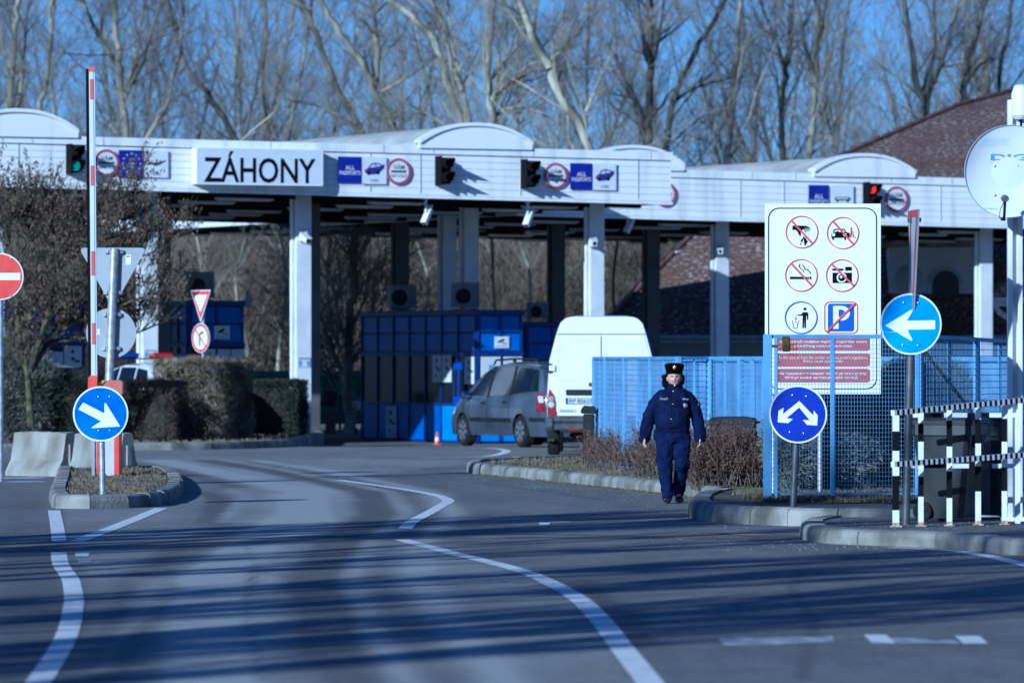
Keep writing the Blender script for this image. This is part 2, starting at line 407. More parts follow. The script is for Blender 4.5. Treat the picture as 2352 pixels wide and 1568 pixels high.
marking([(-60, 1099), (20, 1098), (98, 1097)], .5, PAINT)
marking([(20, 1107), (60, 1106), (100, 1105.5)], .4, PAINT)
def quadmark(px, m): 
    setting(MB().sheet([(*G(*p)[:2], .004) for p in px]).build('road_marking', m, fix=False))
quadmark([(1650, 1466), (1760, 1463), (1912, 1461), (1918, 1475), (1790, 1480), (1665, 1483)], PAINTW)
quadmark([(1984, 1458), (2035, 1458), (2058, 1478), (2004, 1477)], PAINT)
quadmark([(2042, 1464), (2190, 1470), (2205, 1478), (2062, 1478)], PAINTW)
quadmark([(2192, 1460), (2250, 1461), (2270, 1478), (2212, 1478)], PAINT)
quadmark([(1196, 1197.5), (1318, 1197.3), (1310, 1199.5), (1204, 1199.7)], PAINTW)
quadmark([(1243, 1196.5), (1267, 1196.5), (1261, 1206), (1236, 1206)], PAINT)
quadmark([(172, 1269), (206, 1269), (203, 1277), (173, 1277)], PAINT)
quadmark([(178, 1284), (212, 1284), (208, 1292), (180, 1292)], PAINTW)
for px, w in (([(-80, 1268), (200, 1257), (588, 1246), (900, 1236), (1300, 1234), (1764, 1237)], .32), ([(1650, 1222), (1730, 1227), (1790, 1233)], .5), ([(-60, 1258), (300, 1245), (820, 1229)], .16), ([(1000, 1225), (1250, 1227), (1650, 1235)], .14)):
    setting(strip(smoothpl([tuple(G(*p)[:2]) for p in px]), w).build('road_joint', JOINT, fix=False))

def resample(pts, step):
    out = [Vector(pts[0])]; acc = 0.
    for a, b in zip(pts[:-1], pts[1:]):
        a, b = Vector(a), Vector(b); L = (b-a).length; t = step-acc
        while t <= L: out.append(a+(b-a)*(t/L)); t += step
        acc = (acc+L) % step
    if (out[-1]-Vector(pts[-1])).length > .1: out.append(Vector(pts[-1]))
    return out
def kerb(pts, h, w=.2, side=1, stone=.75, seed=0):
    """pts: outer foot of the kerb; side +1 = inner side lies left of the direction"""
    rng = random.Random(seed); P2 = resample([Vector((p[0], p[1])) for p in pts], stone); mb = MB(); mb.smooth = False
    prof = [(0, -.3), (.004, h*.55), (.02, h*.86), (.055, h*.985), (.09, h), (w, h), (w, -.3)]
    nrm = []
    for i in range(len(P2)):
        t = (P2[min(i+1, len(P2)-1)]-P2[max(0, i-1)]).normalized(); nrm.append(Vector((-t.y, t.x))*side)
    for i in range(len(P2)-1):
        a, b = P2[i], P2[i+1]; t = (b-a); L = t.length; t /= max(L, 1e-6); g_ = .006
        dz = rng.uniform(-.006, .006); do = rng.uniform(-.006, .006); ra, rb = [], []
        for (o, z) in prof:
            for (q, n, lst, s) in ((a, nrm[i], ra, g_), (b, nrm[i+1], rb, -g_)):
                p = q+t*s+n*(o+do); lst.append((p.x, p.y, z+(dz if z > 0 else 0)))
        mb.loft([ra, rb], close=True, smooth=False)
    return setting(mb.build('kerb', KERB))
def infill(poly, z, m, name='traffic_island'):
    mb = MB(); mb.sheet([(p[0], p[1], z) for p in poly]); return setting(mb.build(name, m, fix=False))
def shrink(poly, q):
    c = [Vector((p[0], p[1])) for p in poly]; n = len(c); out = []
    ar = sum(c[i].x*c[(i+1) % n].y-c[(i+1) % n].x*c[i].y for i in range(n)); sg = 1 if ar > 0 else -1
    for i in range(n):
        a, b, d = c[i-1], c[i], c[(i+1) % n]; t1 = (b-a).normalized(); t2 = (d-b).normalized(); n1 = Vector((-t1.y, t1.x)); n2 = Vector((-t2.y, t2.x)); nn = (n1+n2)
        nn = nn/max(.6, nn.length**2/2) if nn.length > .1 else n1
        out.append(b+nn*q*sg)
    return out
g2 = lambda *px: [tuple(G(*p)[:2]) for p in px]
IA = smoothpl(g2((112, 1150), (122, 1166), (160, 1168.5), (260, 1167), (350, 1163), (405, 1149), (424, 1129), (412, 1107), (392, 1094)), 4)+[(-6.9, 86.5)]
kerb(IA+[IA[0]], .165, .2, 1, .6, 1); infill(shrink(IA, .19), .14, SOIL)
IBf = smoothpl(g2((-140, 1038), (120, 1035), (280, 1034), (480, 1032), (640, 1027), (700, 1019), (738, 1008))+[(-4.4, 131), (-5.5, 136)], 4)
IB = IBf+[(-9, 143), (-30, 150), (-30, 112)]
kerb(IBf, .15, .2, 1, 1.0, 2); infill(shrink(IB, .19), .13, DRYG)
ICf = smoothpl([(1.3, 95.6), (.4, 94.2), (-.5, 92.0), (-.72, 89.5), (-.5, 87.2), (.34, 82.9), (1.17, 78.7), (1.86, 75.1), (2.44, 71.8), (3.0, 70.5)], 4)
IC = ICf+[(8, 70.5), (12, 100), (1.5, 97)]
kerb(ICf, .165, .2, 1, .9, 3); infill(shrink(IC, .19), .13, SOIL)
IDf = smoothpl([(2.75, 70.6), (2.35, 69.2), (2.08, 66.3), (1.98, 63.6), (2.08, 62.2), (2.45, 61), (3.1, 60.2), (3.96, 59.9), (6.5, 59.6)], 4)
ID = IDf+[(10, 59.6), (10, 70.4)]
kerb(IDf, .19, .24, 1, .62, 4); infill(shrink(ID, .2), .16, asphalt('pavement_asphalt', (.05, .05, .05), (.13, .13, .125), False), 'pavement')
infill([(2.62, 70.1), (2.3, 66.5), (2.35, 64.2), (2.9, 63.6), (10, 63.2), (10, 70.2)], .166, SOIL, 'planting_strip')
IEf = smoothpl([(3.2, 59.0), (2.95, 57.8), (2.85, 56.2), (2.93, 54.9), (3.4, 54), (3.97, 53.3), (4.26, 52.3), (4.6, 51.2), (5.2, 49.5), (8, 46)], 4)
IE = IEf+[(10, 46), (10, 59.3)]
kerb(IEf, .15, .22, 1, .55, 5); infill(shrink(IE, .19), .135, asphalt('pavement_grit', (.09, .09, .085), (.23, .23, .22), False), 'pavement')

# loose chippings on the road and dry blades on the verges
def pebbles(name, fn, n, m, smin, smax, seed):
    rng = random.Random(seed); mb = MB()
    for _ in range(n):
        x, y, z = fn(rng); s = rng.uniform(smin, smax); a = rng.random()*6.3
        V = [(x+s*math.cos(a+i*2.09)*rng.uniform(.7, 1.2), y+s*math.sin(a+i*2.09)*rng.uniform(.7, 1.2), z) for i in range(3)]+[(x+rng.uniform(-.2, .2)*s, y, z+s*rng.uniform(.7, 1.3))]
        mb.add(V, [(0, 1, 3), (1, 2, 3), (2, 0, 3)])
    o = mb.build(name, m, fix=False); o['kind'] = 'stuff'; return o
GRIT = mat('pale_grit', (.16, .16, .155), .8, var=.3, scale=30, c2=(.42, .41, .39))
def nearkerb(pl, side_in, spread, z=.002):
    L = [Vector(p) for p in pl]
    def f(r):
        i = r.randrange(len(L)-1); p = L[i].lerp(L[i+1], r.random()); t = (L[i+1]-L[i]).normalized(); n = Vector((-t.y, t.x))
        q = p-n*abs(r.gauss(0, spread)); return q.x, q.y, z
    return f
def blades(name, polyfn, n, m, h0, h1, seed, w=.008):
    rng = random.Random(seed); mb = MB()
    for _ in range(n):
        x, y, z = polyfn(rng)
        for k in range(rng.randint(2, 4)):
            h = rng.uniform(h0, h1); a = rng.random()*6.3; l = rng.uniform(.1, .9)*h; dx, dy = math.cos(a)*l, math.sin(a)*l; b = w*rng.uniform(.6, 1.4)
            x0, y0 = x+rng.gauss(0, .03), y+rng.gauss(0, .05)
            mb.add([(x0-b, y0, z-.01), (x0+b, y0, z-.01), (x0+dx, y0+dy, z+h)], [(0, 1, 2)])
    o = mb.build(name, m, fix=False); o['kind'] = 'stuff'; return o
def inpoly(poly, z, xlim=None, dlim=None):
    xs = [p[0] for p in poly]; ys = [p[1] for p in poly]; pa = [(p[0], p[1]) for p in poly]
    x0, x1 = xlim or (min(xs), max(xs)); y0, y1 = dlim or (min(ys), max(ys))
    def f(r):
        for _ in range(60):
            x, y = r.uniform(x0, x1), r.uniform(y0, y1)
            if inside(np.array([x]), np.array([y]), pa)[0]: return x, y, z
        return x, y, z
    return f
STRAW = mat('straw_grass', (.11, .085, .05), .9, var=.35, scale=6, c2=(.21, .17, .105))
GREENG = mat('winter_grass', (.06, .075, .03), .9, var=.35, scale=6, c2=(.14, .12, .06))
pebbles('gravel', nearkerb(IEf[8:34], 1, .9), 420, GRIT, .003, .008, 1)
pebbles('gravel', nearkerb(IDf[4:30], 1, .8), 260, GRIT, .003, .008, 2)
pebbles('gravel', nearkerb(ICf[14:], 1, .8), 300, GRIT, .003, .008, 3)
pebbles('gravel', lambda r: (r.uniform(-2.5, 4.5), r.uniform(44, 96), .002), 350, GRIT, .003, .007, 4)
pebbles('gravel', lambda r: (r.uniform(3.0, 5.4), r.uniform(53.6, 58), .137), 180, GRIT, .003, .008, 5)
blades('dry_grass', inpoly(shrink(IA, .25), .14), 650, STRAW, .01, .05, 11, .012)
blades('dry_grass', inpoly(shrink(IC, .3), .13, (-.6, 3.6), (71, 95)), 1300, STRAW, .015, .06, 12, .012)
blades('dry_grass', inpoly(shrink(IC, .3), .13, (.6, 3.6), (71, 90)), 500, GREENG, .02, .06, 13, .012)
blades('dry_grass', inpoly(shrink(IB, .3), .13, (-9, -4.3), (111, 140)), 2600, STRAW, .02, .07, 14, .02)
blades('dry_grass', lambda r: (r.uniform(2.7, 6.2), r.uniform(63.7, 69), .166), 1300, GREENG, .02, .08, 15, .012)
blades('dry_grass', lambda r: (r.uniform(2.7, 6.2), r.uniform(63.7, 69), .166), 1300, STRAW, .02, .08, 16, .012)
blades('moss', nearkerb(ICf[16:], 1, .02, 0.0), 600, mat('moss', (.05, .06, .015), .95, var=.3, scale=8, c2=(.12, .11, .03)), .01, .035, 17, .012)
# ------------------------------------------------------------------ the border canopies
YAW = R(25); WV = Vector((math.cos(YAW), math.sin(YAW))); NV = Vector((-math.sin(YAW), math.cos(YAW)))
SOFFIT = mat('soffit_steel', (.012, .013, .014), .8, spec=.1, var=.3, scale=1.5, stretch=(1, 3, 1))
ROOFM = mat('roof_sheet', (.42, .41, .38), .55, var=.15, scale=1.5, c2=(.52, .51, .47))
GROOVE = mat('seam_shadow', (.45, .46, .47), .7, var=.1)
class Frame:
    """vertical plane of a canopy front: t along, y into the depth"""
    def __init__(s, x, d): s.o = Vector((X_at(x, d), d))
    def tz(s, x, y, yo=0.):
        k = (x-CX)/FOC; o = s.o+NV*yo         # o.x + t*wx = k*(o.y + t*wy)
        t = (k*o.y-o.x)/(WV.x-k*WV.y); d = o.y+t*WV.y
        return t, EYE-(y-YH)/FOC*d
    def world(s, t, z, yo=0.):
        p = s.o+WV*t+NV*yo; return Vector((p.x, p.y, z))
F1 = Frame(690, 123.0); F2 = Frame(1570, 136.0)
def vault(mb, t0, t1, zb, rise, y0, y1, M):
    """corrugated barrel roof + white end panel"""
    c = (t0+t1)/2; hw = (t1-t0)/2; na = 18; ny = int((y1-y0)/.1)
    def arc(i, e=0.):
        u = -1+2*i/na; return c+hw*u, zb+.1+(rise-.1)*(1-abs(u)**2.3)+e
    V = []
    for j in range(ny+1):
        e = .022*(j % 2)
        for i in range(na+1):
            t, z = arc(i, -e); V.append((t, y0+.12+(y1-y0-.12)*j/ny, z))
    Fc = [(j*(na+1)+i, j*(na+1)+i+1, (j+1)*(na+1)+i+1, (j+1)*(na+1)+i) for j in range(ny) for i in range(na)]
    mb.add(V, Fc, 0)
    for sgn in (0, na):                                           # low side walls of the vault
        t, z = arc(sgn); mb.add([(t, y0, zb-.02), (t, y1, zb-.02), (t, y1, z), (t, y0, z)], [(0, 1, 2, 3)], 0)
    pts = [(t0, zb-.02)]+[arc(i, .02) for i in range(na+1)]+[(t1, zb-.02)]
    mb.prism(pts, y0-.10, y0+.13, mi=1)
    pts2 = [arc(i, .05) for i in range(na+1)]+[arc(i, -.03) for i in range(na, -1, -1)]
    for k in range(na):
        a, b = arc(k, .055), arc(k+1, .055); a2, b2 = arc(k, -.02), arc(k+1, -.02)
        mb.prism([a2, b2, b, a], y0-.15, y0+.2, mi=1)
def canopy(name, label, fr, tl, tr, zb, zt, depth, vaults, cols, back=None, joints=()):
    rt = root(name, label, 'canopy', (fr.o.x, fr.o.y, 0), YAW)
    zbf = lambda t: zb[0]+(zb[1]-zb[0])*(t-tl)/(tr-tl); ztf = lambda t: zt[0]+(zt[1]-zt[0])*(t-tl)/(tr-tl)
    mb = MB(); nb = 6
    for k in range(nb):                                            # lapped horizontal boards
        f0, f1 = (.06+.78*k/nb, .06+.78*(k+1)/nb)
        V = []
        for t in (tl, tr):
            h = ztf(t)-zbf(t); z0, z1 = zbf(t)+h*f0, zbf(t)+h*f1
            V += [(t, -.007, z0+.004), (t, 0, z1-.004), (t, .02, z1-.004), (t, .02, z0+.006)]
        mb.add(V, [(0, 4, 5, 1), (1, 5, 6, 2), (0, 3, 7, 4), (3, 2, 6, 7), (0, 1, 2, 3), (4, 7, 6, 5)], 0)
    for f0, f1, pr in ((.0, .055, .03), (.845, 1.0, .045)):        # drip edge and cap flashing
        V = []
        for t in (tl-.03, tr+.03):
            h = ztf(t)-zbf(t)
            V += [(t, -pr, zbf(t)+h*f0), (t, -pr, zbf(t)+h*f1), (t, .12, zbf(t)+h*f1), (t, .12, zbf(t)+h*f0)]
        mb.add(V, [(0, 4, 5, 1), (1, 5, 6, 2), (0, 3, 7, 4), (3, 2, 6, 7), (0, 1, 2, 3), (4, 7, 6, 5)], 0)
    V = []                                                         # backing wall
    for t in (tl, tr): V += [(t, .021, zbf(t)+.01), (t, .021, ztf(t)-.02), (t, .11, ztf(t)-.02), (t, .11, zbf(t)+.01)]
    mb.add(V, [(0, 4, 5, 1), (1, 5, 6, 2), (0, 3, 7, 4), (3, 2, 6, 7), (0, 1, 2, 3), (4, 7, 6, 5)], 1)
    for t in joints:
        mb.box((t, -.008, zbf(t)+.46*(ztf(t)-zbf(t))), (.018, .02, .74*(ztf(t)-zbf(t))), mi=1); mb.box((t+.3, -.046, ztf(t)-.09), (.02, .012, .17), mi=1)
    mb.build('fascia', [PANELW(), GROOVE], rt)
    for side, t in (('l', tl), ('r', tr)):                         # end fascias
        m2 = MB(); x0, x1 = (t-.02, t+.1) if side == 'l' else (t-.1, t+.02)
        z0, z1 = zbf(t)+.01, ztf(t)-.03
        for k in range(6):
            h = (z1-z0)/6; m2.box(((x0+x1)/2, depth/2+.13, z0+h*(k+.5)), (x1-x0, depth-.02, h-.012))
        m2.build('fascia', [PANELW()], rt)
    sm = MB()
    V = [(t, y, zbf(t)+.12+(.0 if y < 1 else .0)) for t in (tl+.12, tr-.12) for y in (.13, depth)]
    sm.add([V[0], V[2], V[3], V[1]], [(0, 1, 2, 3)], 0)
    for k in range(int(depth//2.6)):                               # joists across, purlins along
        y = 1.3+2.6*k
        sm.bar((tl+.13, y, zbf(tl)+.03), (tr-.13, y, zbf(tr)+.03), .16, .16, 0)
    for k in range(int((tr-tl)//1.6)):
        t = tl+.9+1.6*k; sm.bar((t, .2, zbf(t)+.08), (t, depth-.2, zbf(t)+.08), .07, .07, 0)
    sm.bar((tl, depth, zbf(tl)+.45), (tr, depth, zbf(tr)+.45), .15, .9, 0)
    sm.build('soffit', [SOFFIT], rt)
    rm = MB()
    rm.add([(tl, .12, ztf(tl)-.06), (tr, .12, ztf(tr)-.06), (tr, depth, ztf(tr)-.10), (tl, depth, ztf(tl)-.10)], [(0, 1, 2, 3)], 0)
    rm.build('roof', [ROOFM], rt, fix=False)
    for (t0, t1, rise, y1) in vaults:
        vm = MB(); zc = min(ztf(t0), ztf(t1)); vault(vm, t0, t1, zc-.01, rise, .0, y1, None); vm.build('vault_roof', [ROOFM, PANELW()], rt, fix=False)
    for (t, y, zf, w_) in cols:
        dark = len(cols) and (t, y, zf, w_) in SHADEDC; cm = MB(); zt_ = zbf(t)+.11; h = zt_-zf
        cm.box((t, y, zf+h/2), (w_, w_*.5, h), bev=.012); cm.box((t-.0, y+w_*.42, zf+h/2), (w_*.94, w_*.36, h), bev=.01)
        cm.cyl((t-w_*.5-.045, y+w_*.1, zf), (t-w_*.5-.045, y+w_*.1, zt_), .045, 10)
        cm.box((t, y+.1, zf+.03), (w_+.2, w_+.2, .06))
        cm.build('column', [SHADECOL if dark else STEELW()], rt)
    rng = random.Random(len(name)+int(tr*10))
    lamp_bm = None
    k = 0
    for y in (2.0, 4.6, 7.3, 9.9, 12.5, 15.1):
        if y > depth-1: break
        t = tl+1.5+rng.random()
        while t < tr-1.5:
            lm = MB(); lm.box((0, 0, 0), (1.3, .3, .09), bev=.02); lm.box((0, 0, -.055), (1.2, .22, .02), bev=.005)
            if lamp_bm is None:
                lamp_bm = lm.build('lamp', [STEELW()], rt); o = lamp_bm
            else:
                o = lamp_bm.copy(); COL.objects.link(o); o.parent = rt
            o.location = (t, y, zbf(t)-.03); t += 3.4+rng.random()*.6; k += 1
    return rt
SHADECOL = mat('shaded_column', (.12, .115, .11), .55, var=.15, scale=2); SHADEDC = []  # rear columns standing in shade: that shade is put into the steel colour
t0, zb0 = F1.tz(0, 429.5); t1, zb1 = F1.tz(1541, 470.5); zt0 = F1.tz(0, 309)[1]; zt1 = F1.tz(1541, 350)[1]
TL1 = -17.0
ex = lambda a, b: a+(b-a)*(TL1-t0)/(t1-t0)
def T1(x, yo=0.): return F1.tz(x, 400, yo)[0]
va = T1(1218)-T1(960)
SHADEDC += [(T1(922, 15.6), 15.6, 0, .36), (T1(1280, 14.5), 14.5, 0, .36), (T1(716, 6.4), 6.4, 0, .36), (T1(372, 6.4), 6.4, 0, .36)]
C1 = canopy('border_canopy', 'long white canopy carrying the ZÁHONY sign over the nearer lanes', F1, TL1, t1, (ex(zb0, zb1), zb1), (ex(zt0, zt1), zt1), 20.5,
    [(T1(960), T1(1218), .50, 11), (T1(176)-va, T1(176), .52, 11)],
    [(T1(694, 1.3), 1.3, .1, .37), (T1(342, 1.3), 1.3, .1, .37), (T1(1368, 1.3), 1.3, 0, .36), (T1(-10, 1.3), 1.3, .1, .36),
     (T1(1080, 6.4), 6.4, 0, .36), (T1(1030, 10.2), 10.2, 0, .36), (T1(922, 15.6), 15.6, 0, .36), (T1(1280, 14.5), 14.5, 0, .36), (T1(716, 6.4), 6.4, 0, .36), (T1(372, 6.4), 6.4, 0, .36)],
    joints=[T1(x) for x in (42, 205, 590, 850, 965, 1195, 1465)])
a0, b0 = F2.tz(1390, 501); a1, b1 = F2.tz(2318, 524.5); c0 = F2.tz(1570, 390)[1]; c1 = F2.tz(2200, 409)[1]
TL2 = F2.tz(1190, 490)[0]
def T2(x, yo=0.): return F2.tz(x, 450, yo)[0]
SHADEDC += [(T2(1498, 5.5), 5.5, 0, .36)]
kx = lambda p, q, u, v, t: p+(q-p)*(t-u)/(v-u)
C2 = canopy('border_canopy', 'white canopy without a town name standing lower behind the notice board', F2, TL2, a1+7, (kx(b0, b1, a0, a1, TL2), kx(b0, b1, a0, a1, a1+7)), (kx(c0, c1, T2(1570), T2(2200), TL2), kx(c0, c1, T2(1570), T2(2200), a1+7)), 12,
    [(T2(1865), T2(2098), .50, 9), (T2(1335), T2(1568), .52, 9)],
    [(T2(1656, 1.3), 1.3, .1, .36), (T2(2262, 1.3), 1.3, .1, .36), (T2(1498, 5.5), 5.5, 0, .36)],
    joints=[T2(x) for x in (1700, 1800, 2020, 2160)])
F3 = Frame(672, 152.0)
C3 = canopy('border_canopy', 'distant white canopy seen only below the ZÁHONY canopy at its sunlit end', F3, 0, 22, (5.40, 5.3), (6.9, 6.9), 14, [],
    [(.85, 1.2, 0, .34), (14, 1.2, 0, .36)])
del C1, C2, C3
# ------------------------------------------------------------------ what hangs on the fascias
def on(fr, x, y, yo=-.06):
    t, z = fr.tz(x, y, yo); p = fr.world(t, z, yo); s = (fr.o.y+t*WV.y)/FOC
    return p, s
PINK = mat('faded_crimson', (.40, .06, .11), .5, var=.15, scale=4)
FADEDB = mat('sun_faded_black', (.05, .055, .06), .6, var=.3, scale=4)
def customs(fr, x, y, hpx, label):
    p, s = on(fr, x, y); r = hpx/2*s
    rt = root('customs_sign', label, 'road sign', p, YAW, 'round customs stop signs on the canopies')
    f = Face2D(); f.plate(circ(0, 0, r), .03, SIGNBACK()); f.disc(0, 0, r*.98, WHITE(), 1); f.ring(0, 0, r*.80, r*.99, PINK, 2)
    f.text('VÁM', 0, r*.36, FADEDB, h=r*.42, layer=2, bold=.012); f.rect(-r*.62, -r*.09, r*.62, r*.07, FADEDB, 2); f.text('МИТНИЦЯ', 0, -r*.36, FADEDB, h=r*.27, layer=2, maxw=r*1.25)
    f.build('sign_face', rt)
    b = MB(); b.box((0, .045, 0), (.05, .06, r*1.2)); b.build('bracket', GALV(), rt)
customs(F1, 245, 374, 62, 'round red ringed VÁM customs sign beside the blue sign with stars')
customs(F1, 916, 394, 61, 'round VÁM customs sign with red ring between ZÁHONY box and traffic light')
customs(F1, 1277, 404, 60, 'round red VÁM customs sign touching the second traffic light from the name box')
customs(F2, 2060, 458, 60, 'round red ringed VÁM customs sign on the lower canopy behind the notice board')
customs(F2, 1527, 446, 58, 'round red ringed customs sign half hidden behind the end of the long canopy')
def sq(fr, x0, x1, y0, y1, name, label, fn, group=None, cat='sign', thick=.03):
    p, s = on(fr, (x0+x1)/2, (y0+y1)/2); w = (x1-x0)*s/math.cos(YAW)*.98; h = (y1-y0)*s
    f = Face2D(); fn(f, w/2, h/2); rt = f.build(name); rt.location = p; rt.rotation_euler = (0, 0, YAW)
    return tag(rt, label, cat, group)
FSBLUE = mat('passport_blue', (.012, .018, .27), .45, var=.1)
PALEW = mat('pale_panel', (.70, .72, .76), .45, var=.05)
def passp(f, w, h, step=1):
    f.plate([(-w, -h), (w, -h), (w, h), (-w, h)], .03, FSBLUE); f.text('ALL', 0, h*.16, WHITE(), h=h*.33, bold=.01); f.text('PASSPORTS', 0, -h*.24, WHITE(), h=h*.30, bold=.01, maxw=w*1.8)
def eu(f, w, h):
    f.plate([(-w, -h), (w, -h), (w, h), (-w, h)], .03, FSBLUE)
    YS = mat('star_yellow', (.62, .56, .32), .5, var=.1)
    for k in range(12):
        a = 2*PI*k/12; cx, cz = w*.72*math.sin(a), h*.74*math.cos(a)
        f.poly([(cx+w*(.11 if i % 2 == 0 else .045)*math.sin(PI*i/5), cz+w*(.11 if i % 2 == 0 else .045)*math.cos(PI*i/5)) for i in range(10)], YS, 1)
    for i, t in enumerate(('EU', 'EEA', 'CH')): f.text(t, 0, h*(.28-.28*i), WHITE(), h=h*.2, bold=.012)
CARI = mat('car_icon_blue', (.03, .03, .20), .5, var=.15)
CARIW = mat('car_icon_window', (.55, .58, .66), .4, var=.05)
def cari(faded):
    def fn(f, w, h):
        f.plate([(-w, -h), (w, -h), (w, h), (-w, h)], .03, PALEW)
        m = FADEDB if faded else CARI
        if faded:
            f.poly([(-.8*w, .0*h), (-.55*w, .14*h), (-.1*w, .10*h), (.3*w, .16*h), (.8*w, .3*h), (.8*w, .22*h), (.4*w, .02*h), (.1*w, -.1*h), (-.1*w, -.16*h), (-.3*w, -.04*h), (-.72*w, -.08*h)], m, 2)
        else:
            body = [(-.82, -.12), (-.78, .08), (-.55, .17), (-.3, .5), (.05, .6), (.5, .52), (.62, .42), (.8, .5), (.82, .2), (.5, -.05), (.3, -.22), (-.1, -.30), (-.6, -.26)]
            f.poly([(p[0]*w, p[1]*h) for p in body], m, 2)
            f.poly([(p[0]*w, p[1]*h) for p in [(-.42, .2), (-.22, .43), (.02, .5), (.1, .26)]], CARIW, 3); f.poly([(p[0]*w, p[1]*h) for p in [(.17, .27), (.12, .5), (.42, .46), (.5, .34)]], CARIW, 3)
            f.disc(-.48*w, -.2*h, .15*w, BLACK(), 3, 16); f.disc(.28*w, -.14*h, .15*w, BLACK(), 3, 16)
            f.rect(-.75*w, -.02*h, -.55*w, .05*h, RED(), 3)
        f.text('CARS', 0, -.72*h, FADEDB, h=h*.2)
    return fn
GP = 'blue ALL PASSPORTS lane signs'; GC = 'lane panels with a car picture'
sq(F1, 274, 330, 345, 407, 'lane_sign', 'blue square lane sign with a ring of stars and the letters EU EEA CH', eu)
sq(F1, 332, 386, 346, 408, 'lane_sign', 'white CARS panel whose car picture has faded to a dark streak, beside the starred sign', cari(True), GC)
sq(F1, 777, 831, 360, 420, 'lane_sign', 'blue ALL PASSPORTS sign next along from the ZÁHONY name box', passp, GP)
sq(F1, 832, 888, 361, 423, 'lane_sign', 'white CARS panel with a blue car, between blue sign and round VÁM sign', cari(False), GC)
sq(F1, 1310, 1361, 375, 435, 'lane_sign', 'blue ALL PASSPORTS sign beside the round VÁM sign near the canopy end', passp, GP)
sq(F1, 1362, 1416, 376, 437, 'lane_sign', 'white CARS panel with a blue car nearest the canopy corner', cari(False), GC)
sq(F2, 1857, 1905, 425, 487, 'lane_sign', 'blue ALL PASSPORTS sign on the lower canopy above the notice board', passp, GP)
def lorry(f, w, h):
    f.plate([(-w, -h), (w, -h), (w, h), (-w, h)], .03, PALEW)
    f.rrect(-.7*w, -.12*h, .72*w, .14*h, .06, FADEDB, 2); f.disc(-.45*w, -.16*h, .1*w, FADEDB, 3, 14); f.disc(.45*w, -.16*h, .1*w, FADEDB, 3, 14); f.rect(-.55*w, -.02*h, .5*w, .08*h, PALEW, 3)
sq(F2, 1908, 1962, 426, 488, 'lane_sign', 'white panel with a grey bus picture on the lower canopy', lorry, GC)
# the town name box
p, s = on(F1, 585, 384.5, -.0); wz = 284*s/math.cos(YAW); hz = 84*s
rt = root('name_sign', 'long white box sign reading ZÁHONY in black capitals on the canopy front', 'sign', p, YAW)
mb = MB(); mb.box((0, -.15, 0), (wz, .3, hz), bev=.02); mb.build('box', WHITE(), rt)
f = Face2D(); f.rframe(-wz/2+.0, -hz/2+.0, wz/2-.0, hz/2-.0, .02, .035, WHITE(), 2); f.rect(-wz/2+.03, -hz/2+.03, wz/2-.03, hz/2-.03, mat('name_panel', (.66, .70, .76), .3, var=.03), 1)
f.text('ZÁHONY', .0, -.01*hz, BLACK(), h=hz*.86, w=wz*.885, layer=2, bold=.017); o = f.build('lettering', rt); o.location = (0, -.301, 0)
# signals
def signal(fr, x, y, label, lit):
    p, s = on(fr, x, y, -.02)
    rt = root('traffic_light', label, 'traffic light', p, YAW, 'two-lamp lane signals on the canopies')
    mb = MB(); mb.box((.03, -.12, 0), (.25, .22, .58), bev=.03); mb.box((-.12, -.16, 0), (.025, .34, .64)); mb.box((0, -.005, 0), (.12, .03, .3)); mb.build('housing', BLACK(), rt)
    for k, z in enumerate((.15, -.15)):
        on_ = (lit == k)
        v = MB(); n = 18; L0 = MB(); Rr = .125
        V = []
        for j in range(n+1):
            a = R(-40)+R(260)*j/n; V += [(Rr*math.cos(a), -.23, z+Rr*math.sin(a)), (Rr*math.cos(a), -.23-.44*(.45+.55*max(0, math.sin(a))), z+Rr*math.sin(a)), ((Rr-.008)*math.cos(a), -.23-.44*(.45+.55*max(0, math.sin(a))), z+(Rr-.008)*math.sin(a)), ((Rr-.008)*math.cos(a), -.23, z+(Rr-.008)*math.sin(a))]
        v.add(V, [(4*j+q, 4*j+(q+1) % 4, 4*j+4+(q+1) % 4, 4*j+4+q) for j in range(n) for q in range(4)])
        v.build('visor', BLACK(), rt)
        if k == 0: m = mat('red_lens_on', (1, .02, .01), .2, emit=1.7) if on_ else mat('red_lens', (.09, .006, .006), .15, coat=1)
        else: m = mat('green_lens_on', (.03, .55, .42), .2, emit=.45) if on_ else mat('green_lens', (.006, .03, .022), .15, coat=1)
        q = MB(); q.lathe([(.02, .035), (.07, .025), (.105, 0.)], 20, Matrix.Translation((0, -.232, z)) @ Matrix.Rotation(PI/2, 4, 'X')); q.build('lens', m, rt)
signal(F1, 1012, 393, 'two-lamp signal with both lamps dark on the canopy, the one nearest the name box', -1)
signal(F1, 1208, 400, 'two-lamp signal with dim lamps right beside a round VÁM sign', -1)
signal(F1, 165, 366, 'two-lamp signal showing green behind the twigs of the dead-leaved tree', 1)
signal(F2, 1993, 449, 'two-lamp signal glowing red on the lower canopy', 0)
